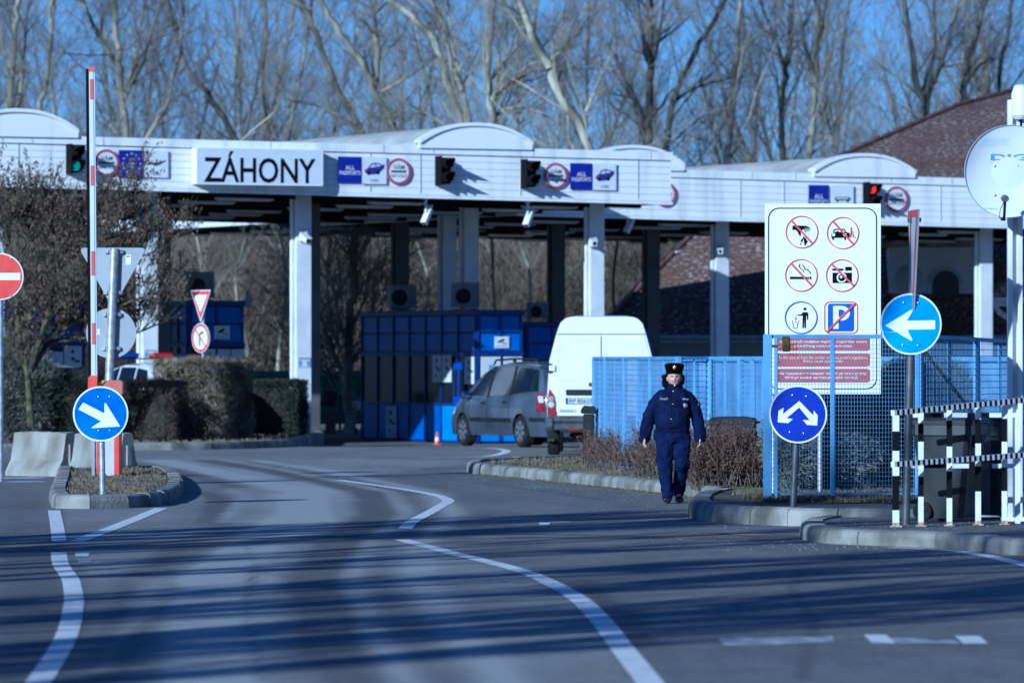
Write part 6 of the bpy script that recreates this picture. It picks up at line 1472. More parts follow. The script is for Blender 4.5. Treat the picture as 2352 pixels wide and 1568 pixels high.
def sheetfence():
    pts = [(X_at(1478, 97), 97), (X_at(1640, 95), 95), (X_at(1830, 92.5), 92.5), (X_at(2030, 90), 90), (X_at(2240, 88), 88), (X_at(2440, 86), 86)]; o = Vector((*pts[0], 0)); rt = root('panel_fence', 'sunlit blue sheet fence on the far side of the waste enclosure', 'fence', o, 0, 'blue fences round the waste enclosure')
    sm = MB(); pm = MB()
    for a, b in zip(pts[:-1], pts[1:]):
        a, b = Vector((*a, 0))-o, Vector((*b, 0))-o; t = (b-a).normalized(); nrm = Vector((t.y, -t.x, 0)); L = (b-a).length; n = int(L/.14); V = []
        for k in range(n+1):
            q = a+t*(L*k/n)+nrm*(.022 if k % 2 else 0); V += [q+Vector((0, 0, .16)), q+Vector((0, 0, 1.74))]
        sm.add(V, [(2*k, 2*k+2, 2*k+3, 2*k+1) for k in range(n)])
        for k in (0, .5): q = a.lerp(b, k)+nrm*.05; m2 = MB(); m2.box((q.x, q.y, .9), (.09, .06, 1.8)); m2.build('post', FB, rt)
        pm.bar(a+nrm*.06+Vector((0, 0, 1.77)), b+nrm*.06+Vector((0, 0, 1.77)), .06, .07)
    sm.build('sheet', mat('sheet_blue', (.09, .20, .40), .5, var=.2, scale=1.2, c2=(.18, .32, .52)), rt); pm.build('rail', FB, rt)
sheetfence()
# black and white railing
def railing():
    ST = [mat('rail_white', (.74, .76, .77), .4, var=.08, scale=6, c2=(.80, .80, .78)), mat('rail_black', (.005, .005, .006), .7, spec=.1), mat('rust_foot', (.34, .15, .06), .85, var=.3, scale=30, c2=(.6, .48, .38))]
    xs = [(2057.5, 55.2, 15), (2115, 55.4, 12), (2180.5, 55.6, 12.2), (2246.5, 55.8, 12.4), (2307, 56.0, 12)]
    o = Vector((X_at(2057.5, 55.2), 55.2, .135)); rt = root('striped_railing', 'black and white striped steel railing around the wheelie bins', 'railing', o)
    zt = lambda x, d: Z_at(948-(x-2050)*.0985, d)-.135; zl = lambda x, d: Z_at(1066-(x-2050)*.072, d)-.135
    cuts = {0: [(.0, .18, 0), (.18, .36, 1), (.36, .60, 0), (.60, .84, 1), (.84, 1.2, 0)], }
    pat = [[(0, 105, 0), (105, 178, 1), (178, 262, 0), (262, 333, 1), (333, 445, 0), (445, 560, 0)], ]
    # colour bands measured on each post (picture rows): white/black
    bands = [[(1207, 1171, 0), (1171, 1092, 1), (1092, 1035, 0), (1035, 990, 1), (990, 948, 0)], [(1207, 1140, 0), (1140, 1094, 1), (1094, 1014, 0), (1014, 972, 1), (972, 942, 0)], [(1207, 1143, 0), (1143, 1082, 1), (1082, 1025, 0), (1025, 965, 1), (965, 935, 0)],
             [(1204, 1128, 0), (1128, 1070, 1), (1070, 1018, 0), (1018, 963, 1), (963, 929, 0)], [(1202, 1127, 0), (1127, 1073, 1), (1073, 1014, 0), (1014, 961, 1), (961, 923, 0)]]
    for (x, d, w), bs in zip(xs, bands):
        mb = MB(); X = X_at(x, d)-o.x; ww = w*d/FOC
        for (ya, yb, m) in bs:
            z0, z1 = max(0, Z_at(ya, d)-.135), Z_at(yb, d)-.135; mb.box((X, d-o.y, (z0+z1)/2), (ww, .05, z1-z0), mi=m)
        mb.box((X, d-o.y, .012), (ww+.05, .10, .012), mi=2); mb.box((X, d-o.y, .03), (ww+.004, .054, .035), mi=2); mb.build('post', ST, rt)
    for zf in (zt, zl):
        mb = MB(); x = 2050.; k = 0
        while x < 2420:
            x2 = x+5.9; d0, d1 = 55.0+(x-2050)*.0036, 55.0+(x2-2050)*.0036
            mb.bar((X_at(x, d0)-o.x, d0-o.y-.03, zf(x, d0)), (X_at(x2, d1)-o.x, d1-o.y-.03, zf(x2, d1)), .05, .052, mi=k % 2); x = x2; k += 1
        mb.build('rail', ST, rt)
    db = 56.6
    for yy, segs in ((953, [(2060, 2085, 1), (2085, 2110, 0), (2110, 2168, 1), (2168, 2221, 0), (2221, 2272, 1), (2272, 2343, 0)]), (1069.5, [(2060, 2085, 1), (2085, 2110, 0), (2110, 2180, 1), (2180, 2225, 0), (2225, 2278, 1), (2278, 2332, 0)])):
        mb = MB(); z = Z_at(yy, db)-.135
        for a, b, m in segs: mb.bar((X_at(a, db)-o.x, db-o.y, z), (X_at(b, db)-o.x, db-o.y, z), .045, .045, mi=m)
        mb.build('rail', ST, rt)
    mb = MB(); X = X_at(2337, db)-o.x; mb.box((X, db-o.y, (Z_at(948, db)-.135)/2), (.052, .05, Z_at(948, db)-.135), mi=0); mb.build('post', ST, rt)
railing()
def bin_(label, loc, rz, h=1.06, w=.58, dp=.72, nm='wheelie_bin', grp='dark wheelie bins', dark=(.012, .014, .017)):
    rt = root(nm, label, 'bin', loc, rz, grp); M_ = mat('bin_plastic', dark, .45, var=.35, scale=2.5, c2=(.032, .036, .042)); rg = lambda w_, d_, z, b=.05: [(sx*(w_/2-(b if k else 0)), sy*(d_/2-(0 if k else b)), z) for sx, sy, ks in ((-1, -1, (0, 1)), (1, -1, (1, 0)), (1, 1, (0, 1)), (-1, 1, (1, 0))) for k in ks]
    zt = h-.10; mb = MB(); mb.loft([rg(w*.80, dp*.66, .03), rg(w*.82, dp*.70, .10), rg(w*.96, dp*.94, zt-.12), rg(w*.97, dp*.95, zt-.11), rg(w*1.0, dp*.98, zt-.10), rg(w*1.0, dp*.98, zt)], smooth=True)
    for q in (-.2, -.05, .1): mb.box((q*w, -dp*.475, zt-.16), (.02, .05, .13))
    mb.build('body', M_, rt)
    mb = MB(); mb.loft([rg(w*1.04, dp*1.04, zt+.005), rg(w*1.05, dp*1.05, zt+.045), rg(w*.95, dp*.92, zt+.085), rg(w*.7, dp*.6, zt+.10)], smooth=True); mb.tube([(-w*.42, dp*.50, zt-.02), (-w*.42, dp*.60, zt+.03), (w*.42, dp*.60, zt+.03), (w*.42, dp*.50, zt-.02)], .018, 8); mb.box((0, -dp*.53, zt+.03), (w*.5, .06, .03), bev=.01); mb.build('lid', M_, rt)
    for sx in (-1, 1):
        T = Matrix.Translation((sx*w*.46, dp*.30, .10)) @ Matrix.Rotation(sx*PI/2, 4, 'Y'); mb = MB(); mb.lathe([(.012, -.025), (.09, -.025), (.10, -.01), (.10, .02), (.088, .03), (.07, .028), (.065, .012), (.02, .012)], 24, T)
        for k in range(5): a = 2*PI*k/5; mb.bar(T @ Vector((.015*math.cos(a), .015*math.sin(a), .018)), T @ Vector((.075*math.cos(a), .075*math.sin(a), .018)), .014)
        mb.build('wheel', RUBBER(), rt)
    return rt
bin_('dark wheelie bin standing right behind the black and white railing, lid shut', (X_at(2183, 57.4), 57.5, .135), R(66), 1.07, .58, .64)
bin_('dark wheelie bin in shade beside the white post, partly hidden by another bin', (X_at(2290, 58.5), 58.6, .135), R(30), 1.05, .4, .5)
bin_('wheelie bin of which only the lid shows above the brown hedge next to the officer', (X_at(1684, 73.6), 73.6, .135), R(90), .89, .5, .60)
def litter():
    p = G(1352, 1071, .13); rt = root('litter_bin', 'slim black litter bin at the far end of the blue fence', 'bin', p); mb = MB(); mb.box((0, 0, .4), (.17, .2, .8), bev=.02); mb.build('body', DKPLAST(), rt)
    mb = MB(); mb.box((0, 0, .84), (.24, .26, .07), bev=.02); mb.prism([(-.12, .87), (.12, .87), (.09, .92), (-.07, .93)], -.12, .12); mb.build('lid', DKPLAST(), rt)
litter()
# satellite dish on a white post
def dish():
    d = 57.5; b = Vector((X_at(2330, d), d, .135)); s = d/FOC; rt = root('white_post', 'white steel post at the picture edge that carries the satellite dish', 'post', b)
    mb = MB(); h = Z_at(230, d)-.135; mb.box((-.045, 0, h/2), (.05, .14, h), bev=.006); mb.box((.01, .02, h/2), (.07, .05, h)); mb.box((.055, 0, h/2), (.05, .14, h), bev=.006); mb.box((0, 0, .02), (.26, .24, .04)); mb.build('column', STEELW(), rt)
    mb = MB(); mb.lathe([(.01, h+.16), (.07, h+.14), (.10, h+.06), (.10, h-.16), (.07, h-.2), (.01, h-.2)], 18, Matrix.Translation((.06, -.1, 0))); mb.box((.07, -.02, h-.25), (.04, .10, .3)); mb.build('lamp_housing', WHITE(), rt)
    mb = MB(); mb.box((.10, -.09, h-.32), (.10, .03, .05)); mb.box((.06, -.09, h-.45), (.07, .06, .05), bev=.01); mb.build('bracket', DKPOLE(), rt)
    d = 57.0; c = P(2317, 393, d); rd = root('satellite_dish', 'white satellite dish with blue dot pattern and lettering on the white post', 'satellite dish', c, R(6), None, R(4))
    s = d/FOC; rx = 106*s; ry = 105*s; mb = MB(); prof = [(.004, .0), (.3, -.006), (.6, -.025), (.85, -.05), (.985, -.068), (1.0, -.085), (1.005, -.065), (.86, -.04), (.6, -.012), (.3, .012), (.004, .02)]
    mb.lathe([(a*rx, b_) for a, b_ in prof], 64, Matrix.Rotation(PI/2, 4, 'X') @ Matrix.Scale(-1, 4, (0, 0, 1)) if False else Matrix.Rotation(PI/2, 4, 'X'), smooth=True)
    # prof z -> local -y after rotation: rim toward the camera
    mb.v = [(v[0], -abs(v[1])*1.0 if v[1] < 0 else -v[1], v[2]) for v in mb.v]
    o = mb.build('dish', mat('dish_white', (.74, .76, .78), .4, var=.03, scale=2), rd)
    # print on the dish follows the bowl
    def depth(x, z): q = math.hypot(x/rx, z/ry); return -(lerp_profile([(0, 0), (.3, .006), (.6, .025), (.85, .05), (.985, .068)], q))
    f = Face2D(); k = .5742/4.127
    q = lambda a, b_: (((3600+a/4.127)*.5742-2317)*s, (393-(320+b_/4.127)*.5742)*s)
    DB = mat('dish_print', (.16, .36, .74), .5, var=.1); DBL = mat('dish_dots', (.36, .56, .78), .5, var=.1)
    rows = [(1000, 1340, 1780, 13), (1022, 1300, 1750, 12), (975, 1340, 1470, 5), (1045, 1310, 1700, 12), (1075, 1290, 1790, 15), (1100, 1268, 1560, 9)]
    for (b_, a0, a1, n) in rows:
        for i in range(n): c_ = q(a0+(a1-a0)*i/(n-1), b_-(i*1.2)); f.disc(c_[0], c_[1], 1.0*s, DBL, 1, 8)
    for a in ((1540, 972), (1692, 962)): c_ = q(*a); f.disc(c_[0], c_[1], 1.2*s, DBL, 1, 8)
    c0, c1 = q(1475, 1275), q(2190, 1275); f.text('DIGI', (c0[0]+c1[0])/2+.005, c0[1], DB, h=.066, w=(c1[0]-c0[0]), layer=1, bold=.03)
    c_ = q(1480, 1362); 
    c0, c1 = U_ = q(1330, 1705), q(1620, 1790)
    f.text('www.digitv.hu', (-58+12)*s, -86*s, DBL, h=.02, w=.16, layer=1)
    mb = f.mb; mb.v = [(v[0], depth(v[0], v[2])-.004, v[2]) for v in mb.v]
    f.build('lettering', rd)
    mb = MB()
    for a in ((1555, 1420), (1945, 1418), (1560, 1900)): c_ = q(*a); mb.lathe([(.002, .012), (.012, .006), (.014, 0)], 10, Matrix.Translation((c_[0], depth(*c_)-.002, c_[1])) @ Matrix.Rotation(PI/2, 4, 'X'))
    mb.build('bolt', RIVET, rd)
    mb = MB(); e = Vector(((2291-2317)*s, -.42, (393-452)*s)); st = Vector(((2303-2317)*s, -.10, (393-503)*s)); mb.bar(st, e, .026, .03); mb.bar(st+Vector((0, .1, 0)), st, .03); mb.tube([e, e+Vector((-.03, .1, -.12)), e+Vector((-.02, .2, -.2)), st], .004, 5); mb.build('feed_arm', DKPLAST(), rd)
    mb = MB(); mb.tube([e+Vector((0, -.05, .0)), e+Vector((0, .03, .0))], .03, 14); mb.lathe([(.005, -.06), (.03, -.05), (.036, -.03), (.036, .02), (.02, .04)], 16, Matrix.Translation(e+Vector((0, .02, .0))) @ Matrix.Rotation(PI/2, 4, 'X')); mb.build('feed_horn', mat('horn_grey', (.10, .11, .12), .4), rd)
    mb = MB(); mb.box((.06, .12, -.02), (.16, .24, .2), bev=.02); mb.build('mount', GALV(), rd)
dish()
# ------------------------------------------------------------------ hedges, bushes, small tree
def tw(n, a, b, sc=2.5): return mat(n, a, .9, var=.3, scale=sc, c2=b, lo=.35, hi=.65)
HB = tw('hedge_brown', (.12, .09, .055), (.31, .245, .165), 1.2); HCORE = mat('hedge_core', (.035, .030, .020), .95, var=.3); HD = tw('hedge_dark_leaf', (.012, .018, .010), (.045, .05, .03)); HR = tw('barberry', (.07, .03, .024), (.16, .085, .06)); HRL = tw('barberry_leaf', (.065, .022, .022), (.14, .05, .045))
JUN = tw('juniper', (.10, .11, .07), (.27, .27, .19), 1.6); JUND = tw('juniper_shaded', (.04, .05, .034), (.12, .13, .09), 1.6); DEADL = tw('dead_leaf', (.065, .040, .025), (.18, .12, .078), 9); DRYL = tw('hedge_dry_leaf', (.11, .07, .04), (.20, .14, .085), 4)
class Fol:
    def __init__(s): s.V = []; s.F = []; s.M = []
    def tri(s, p, d, L, w, m=0, nrm=None):
        d = d.normalized(); sd = d.cross(nrm if nrm is not None else Vector((.3, -1, .2)))
        if sd.length < 1e-3: sd = d.orthogonal()
        sd = sd.normalized()*w/2; o = len(s.V); s.V += [tuple(p-sd), tuple(p+sd), tuple(p+d*L)]; s.F.append((o, o+1, o+2)); s.M.append(m)
    def leaf(s, p, d, L, w, m, r):
        d = d.normalized(); n = rvec(r).normalized(); sd = d.cross(n)
        if sd.length < 1e-3: return
        sd = sd.normalized()*w/2; o = len(s.V); s.V += [tuple(p), tuple(p+d*L*.45+sd), tuple(p+d*L), tuple(p+d*L*.45-sd)]; s.F.append((o, o+1, o+2, o+3)); s.M.append(m)
    def build(s, name, mats, parent=None):
        me = bpy.data.meshes.new(name); me.from_pydata(s.V, [], s.F)
        for m in mats: me.materials.append(m)
        me.polygons.foreach_set('material_index', s.M); me.update(); o = bpy.data.objects.new(name, me); COL.objects.link(o)
        if parent is not None: o.parent = parent
        return o
def blockhedge(name, label, c, size, rz, n, seed, mt, L=(.08, .2), w=.010, leafm=None, nleaf=0, group=None, rough=.05, core=HCORE, loose=0.):
    r = random.Random(seed); sx, sy, sz = size; rt = root(name, label, 'hedge', c, rz, group)
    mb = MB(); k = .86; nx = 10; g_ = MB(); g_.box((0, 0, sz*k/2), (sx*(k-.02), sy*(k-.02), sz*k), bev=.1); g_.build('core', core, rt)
    f = Fol(); areas = [sx*sz, sx*sz, sy*sz, sy*sz, sx*sy*1.2]; tot = sum(areas)
    def pt():
        q = r.random()*tot; i = 0
        while q > areas[i]: q -= areas[i]; i += 1
        u, v = r.uniform(-.5, .5), r.random(); e = -abs(r.gauss(0, rough*1.6))+rough*.4
        if i == 0: return Vector((u*sx, -sy/2-e, v*sz)), Vector((0, -1, 0))
        if i == 1: return Vector((u*sx, sy/2+e, v*sz)), Vector((0, 1, 0))
        if i == 2: return Vector((-sx/2-e, u*sy, v*sz)), Vector((-1, 0, 0))
        if i == 3: return Vector((sx/2+e, u*sy, v*sz)), Vector((1, 0, 0))
        return Vector((u*sx, (v-.5)*sy, sz+e)), Vector((0, 0, 1))
    for _ in range(n):
        p, nn = pt(); nz = math.sin(p.x*5.1+seed)*math.cos(p.z*4.3+p.y*3)*rough*.7; p = p+nn*nz
        d = (rvec(r)*.8+nn*.55+Vector((0, 0, .55))).normalized(); f.tri(p-d*.04, d, r.uniform(*L), w*r.uniform(.7, 1.5), 0, rvec(r))
    for _ in range(nleaf):
        p, nn = pt(); f.leaf(p, rvec(r)+nn*.5, r.uniform(.03, .055), r.uniform(.018, .03), 1, r)
    f.build('twigs', [mt, leafm or mt], rt); return rt
def ctr(x, d, z=.13): return Vector((X_at(x, d), d, z))
blockhedge('hedge', 'large square-trimmed brown hedge block between the tall columns', ctr(468, 117.4), (1.55, 1.7, 1.60), R(-20), 15000, 1, HB, (.07, .2), .017, DRYL, 1500)
blockhedge('hedge', 'square dark evergreen hedge at the foot of the sunlit column', ctr(634, 122.6), (1.15, 1.5, 1.17), R(-8), 6000, 2, HD, (.05, .12), .02, HD, 9000)
blockhedge('hedge', 'low dark reddish hedge in front of the large trimmed block', ctr(350, 113.2), (1.15, 1.4, 1.19), R(-10), 8000, 3, tw('hedge_red_dark', (.045, .028, .02), (.13, .085, .06)), (.06, .17), .011, HRL, 500)
blockhedge('hedge', 'long low dark hedge hiding the lower half of the police car', ctr(262, 115.6), (2.3, .8, 1.15), R(-4), 9000, 4, tw('hedge_dim', (.03, .028, .018), (.10, .085, .055)), (.05, .14), .012, HD, 4000)
def roundbush(name, label, c, rad, n, seed, mt, spray=(.1, .28), w=.02, cat='bush', core=.8, up=.5, droop=0., group=None, lumps=9):
    r = random.Random(seed); rt = root(name, label, cat, c, 0, group); R3 = Vector(rad)
    lp = [(rvec(r).normalized(), r.uniform(.12, .28)) for _ in range(lumps)]
    def rad_at(d): return 1+sum(a*max(0, d.dot(q))**6 for q, a in lp)-.1
    mb = MB(); rings = []
    for i in range(9):
        t = -PI/2+PI*(i+.5)/9
        ring = []
        for j in range(18):
            a = 2*PI*j/18; d = Vector((math.cos(t)*math.cos(a), math.cos(t)*math.sin(a), math.sin(t))); k = rad_at(d)*core; ring.append((d.x*R3.x*k, d.y*R3.y*k, max(0, R3.z*.55+d.z*R3.z*k*.55*1.0+0)))
        rings.append(ring)
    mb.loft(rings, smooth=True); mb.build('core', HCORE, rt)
    f = Fol()
    for _ in range(n):
        d = rvec(r).normalized(); k = rad_at(d)*r.uniform(.72, 1.02); p = Vector((d.x*R3.x*k, d.y*R3.y*k, max(.0, R3.z*.55+d.z*R3.z*k*.55)))
        dd = (d+Vector((0, 0, up-droop))+rvec(r)*.45).normalized(); b = p
        L = r.uniform(*spray)
        for q in range(4):
            s_ = (dd+rvec(r)*.35).normalized(); f.tri(b, s_, L*r.uniform(.5, 1), w*r.uniform(.6, 1.3), 0, rvec(r)); b = b+dd*L*.22
    f.build('foliage', [mt], rt); return rt
roundbush('brown_bush', 'domed brown bush with dead leaves beside the leftmost booth', ctr(40, 114.2), (.78, .8, 2.12), 2600, 11, HB, (.06, .16), .012, up=.2, core=.86)
roundbush('juniper_bush', 'grey-green spreading juniper behind the concrete barrier blocks, sunlit on top', ctr(42, 112.0), (.80, .7, 1.62), 9000, 12, tw('juniper_grey', (.055, .065, .05), (.20, .21, .165), 1.6), (.06, .17), .014, up=.3, core=.86)
roundbush('dark_bush', 'dark shaded evergreen bush between the juniper and the barrier housing', ctr(165, 112.6), (.80, .75, 1.22), 6000, 13, tw('juniper_deep', (.02, .026, .019), (.07, .075, .055), 1.6), (.05, .15), .013, up=.3, core=.86)
roundbush('conifer_bush', 'green conifer bush behind the mesh under the notice board', ctr(1912, 68.6, .16), (.68, .6, 1.42), 9000, 14, JUN, (.04, .13), .013, up=.5, group='conifer bushes inside the enclosure')
roundbush('conifer_bush', 'green conifer bush behind the mesh, beside the steel pole of the light blue sign', ctr(2062, 69.4, .16), (.50, .6, 1.48), 7500, 15, JUN, (.04, .13), .013, up=.5, group='conifer bushes inside the enclosure')
roundbush('conifer_bush', 'low conifer bush inside the mesh at the gate post', ctr(1812, 67.9, .16), (.30, .5, 1.15), 3500, 16, JUN, (.04, .12), .013, up=.4, group='conifer bushes inside the enclosure')
roundbush('conifer_bush', 'feathery conifer bush poking up behind the wheelie bins', ctr(2170, 71.5, .16), (.45, .5, 1.40), 4000, 17, JUND, (.05, .16), .012, up=.4, group='conifer bushes inside the enclosure')
def barberry(label, c, size, rz, n, seed, dens=7):
    r = random.Random(seed); rt = root('barberry_hedge', label, 'hedge', c, rz, 'brown hedges along the blue fence'); sx, sy, sz = size; TS = TubeSet(); f = Fol()
    for _ in range(n):
        p = Vector((r.uniform(-.5, .5)*sx, r.uniform(-.5, .5)*sy, -.02)); d = Vector((r.gauss(0, .28), r.gauss(0, .28), 1)).normalized(); h = sz*r.uniform(.6, 1.08)*(1-.25*abs(p.x/sx*2)**4); pts = [p]; 
        for k in range(3): d = (d+rvec(r)*.16).normalized(); pts.append(pts[-1]+d*h/3)
        TS.add([tuple(q) for q in pts], [.006, .005, .004, .003], 3)
        for _ in range(dens):
            k = r.randrange(1, 3); b = pts[k].lerp(pts[k+1], r.random()); dd = (d+rvec(r)*.8).normalized(); L = r.uniform(.08, .24); e = b+dd*L
            f.tri(b, dd, L, .007, 0, rvec(r))
            for _ in range(4): q = b.lerp(e, r.random()); f.leaf(q, rvec(r), r.uniform(.02, .036), r.uniform(.012, .02), 1 if r.random() < .5 else 2, r)
    TS.build('stems', mat('barberry_stem', (.10, .075, .055), .9, var=.3, scale=3, c2=(.2, .16, .12)), rt); f.build('twigs', [HR, HRL, DRYL], rt)
barberry('loose brown hedge at the far end of the blue fence beside the slim bin', ctr(1410, 84.5), (.60, 2.6, .60), R(8), 210, 21)
barberry('brown hedge just behind the walking officer', ctr(1495, 78.6), (.64, 3.0, .68), R(12), 260, 22)
barberry('dense reddish brown hedge between the officer and the notice board', ctr(1668, 72.55), (.90, 1.1, .82), R(2), 420, 23, 11)
# small tree with dead leaves
def leaftree():
    r = random.Random(5); d = 110.; base = Vector((X_at(64, d), d, .13)); rt = root('dead_leaved_tree', 'low spreading tree with mossy limbs and hanging dead brown leaves', 'tree', base); thick = TubeSet(); TS = TubeSet(); f = Fol()
    tips = []
    limbs = [([(72, 985), (66, 860), (56, 780), (40, 700), (28, 610), (20, 540)], .075), ([(70, 850), (88, 780), (110, 730), (150, 690), (190, 640), (230, 560)], .065), ([(78, 800), (120, 765), (175, 745), (240, 720), (310, 690), (370, 670)], .06), ([(62, 800), (70, 720), (100, 640), (130, 570), (150, 515)], .055),
             ([(74, 840), (115, 790), (180, 775), (250, 770), (320, 760), (385, 735)], .07), ([(100, 640), (150, 600), (210, 560), (270, 540), (330, 515)], .06), ([(190, 640), (250, 610), (310, 590), (370, 575)], .05), ([(30, 640), (60, 560), (80, 520), (96, 480)], .06), ([(110, 560), (165, 540), (230, 505), (285, 485)], .05), ([(20, 560), (10, 510), (0, 470)], .06)]
    for pl, rad in limbs:
        dz = r.uniform(-.5, .5); q = [P(x, y, d+dz*i/len(pl)*2)-base for i, (x, y) in enumerate(pl)]; q = [v+rvec(r)*.03 for v in q]
        thick.add([tuple(v) for v in q], list(np.linspace(rad, rad*.16, len(q))), 8)
        for i in range(len(q)-1):
            for c in range(7):
                b = q[i].lerp(q[i+1], r.random()); dd = (q[i+1]-q[i]).normalized(); s = dd.orthogonal().normalized(); s.rotate(Matrix.Rotation(r.random()*6.3, 3, dd)); s.z = abs(s.z)*.6+.1
                if i == 0 and pl[0][1] > 800: continue
                branch2(r, b, dd*.55+s*.8+Vector((0, 0, .25)), r.uniform(.5, 1.0), max(.012, rad*.16), 0, thick, TS, f)
    thick.build('trunk', mat('mossy_bark', (.035, .032, .024), .95, var=.3, scale=5, c2=(.13, .12, .055), bump=.6, bscale=20, lo=.42, hi=.62), rt); TS.build('crown', mat('maple_twig', (.045, .036, .026), .9, var=.3, scale=2, c2=(.11, .09, .062)), rt); f.build('dead_leaves', [DEADL], rt)
def branch2(r, p, d, L, rad, lvl, thick, TS, f):
    d = d.normalized(); pts = [p]; k = 4
    for i in range(k): d = (d+rvec(r)*.14+Vector((0, 0, .07))).normalized(); pts.append(pts[-1]+d*L/k)
    TS.add([tuple(q) for q in pts], list(np.linspace(rad, max(.004, rad*.45), k+1)), 4 if lvl == 0 else 3)
    if lvl < 2:
        for c in range((6, 4)[lvl]):
            i = r.randrange(1, k); b = pts[i].lerp(pts[i+1], r.random()); branch2(r, b, d+rvec(r)*.55+Vector((0, 0, .2)), L*r.uniform(.4, .7), rad*.55, lvl+1, thick, TS, f)
    if lvl >= 1 and r.random() < .5:
        for _ in range(r.randint(3, 7)):
            q = pts[r.randrange(2, k+1)]+rvec(r)*.025; f.leaf(q, Vector((r.gauss(0, .45), r.gauss(0, .45), -1)), r.uniform(.05, .10), r.uniform(.022, .045), 0, r)
leaftree()
# ------------------------------------------------------------------ the walking officer
from mathutils.bvhtree import BVHTree
def ell(z, cx, cy, rx, ry, n=28, p=2.0, tilt=0.):
    out = []
    for j in range(n):
        a = 2*PI*j/n; c, s_ = math.cos(a), math.sin(a); out.append((cx+rx*math.copysign(abs(c)**(2/p), c), cy+ry*math.copysign(abs(s_)**(2/p), s_), z+tilt*s_*ry))
    return out
def fused(name, mb, m, parent, voxel=.008, smooth=6, disp=(), mats=None):
    """one continuous skin from overlapping lofts"""
    me = bpy.data.meshes.new(name); me.from_pydata(mb.v, [], mb.f); bm = bmesh.new(); bm.from_mesh(me); bmesh.ops.recalc_face_normals(bm, faces=bm.faces); bm.to_mesh(me); bm.free()
    o = bpy.data.objects.new(name, me); COL.objects.link(o)
    rm = o.modifiers.new('r', 'REMESH'); rm.mode = 'VOXEL'; rm.voxel_size = voxel
    sm = o.modifiers.new('s', 'SMOOTH'); sm.iterations = smooth; sm.factor = .5
    for i, (sc, st) in enumerate(disp):
        t = bpy.data.textures.new(name+'_fold', 'CLOUDS'); t.noise_scale = sc; t.noise_depth = 2
        d = o.modifiers.new('d', 'DISPLACE'); d.texture = t; d.strength = st; d.mid_level = .5; d.texture_coords = 'LOCAL'
    dg = bpy.context.evaluated_depsgraph_get(); dg.update()
    nm = bpy.data.meshes.new_from_object(o.evaluated_get(dg)); bpy.data.objects.remove(o)
    nm.name = name; nm.materials.clear()
    for q in (mats or [m]): nm.materials.append(q)
    nm.polygons.foreach_set('use_smooth', np.ones(len(nm.polygons), bool))
    o = bpy.data.objects.new(name, nm); COL.objects.link(o)
    if parent is not None: o.parent = parent
    return o
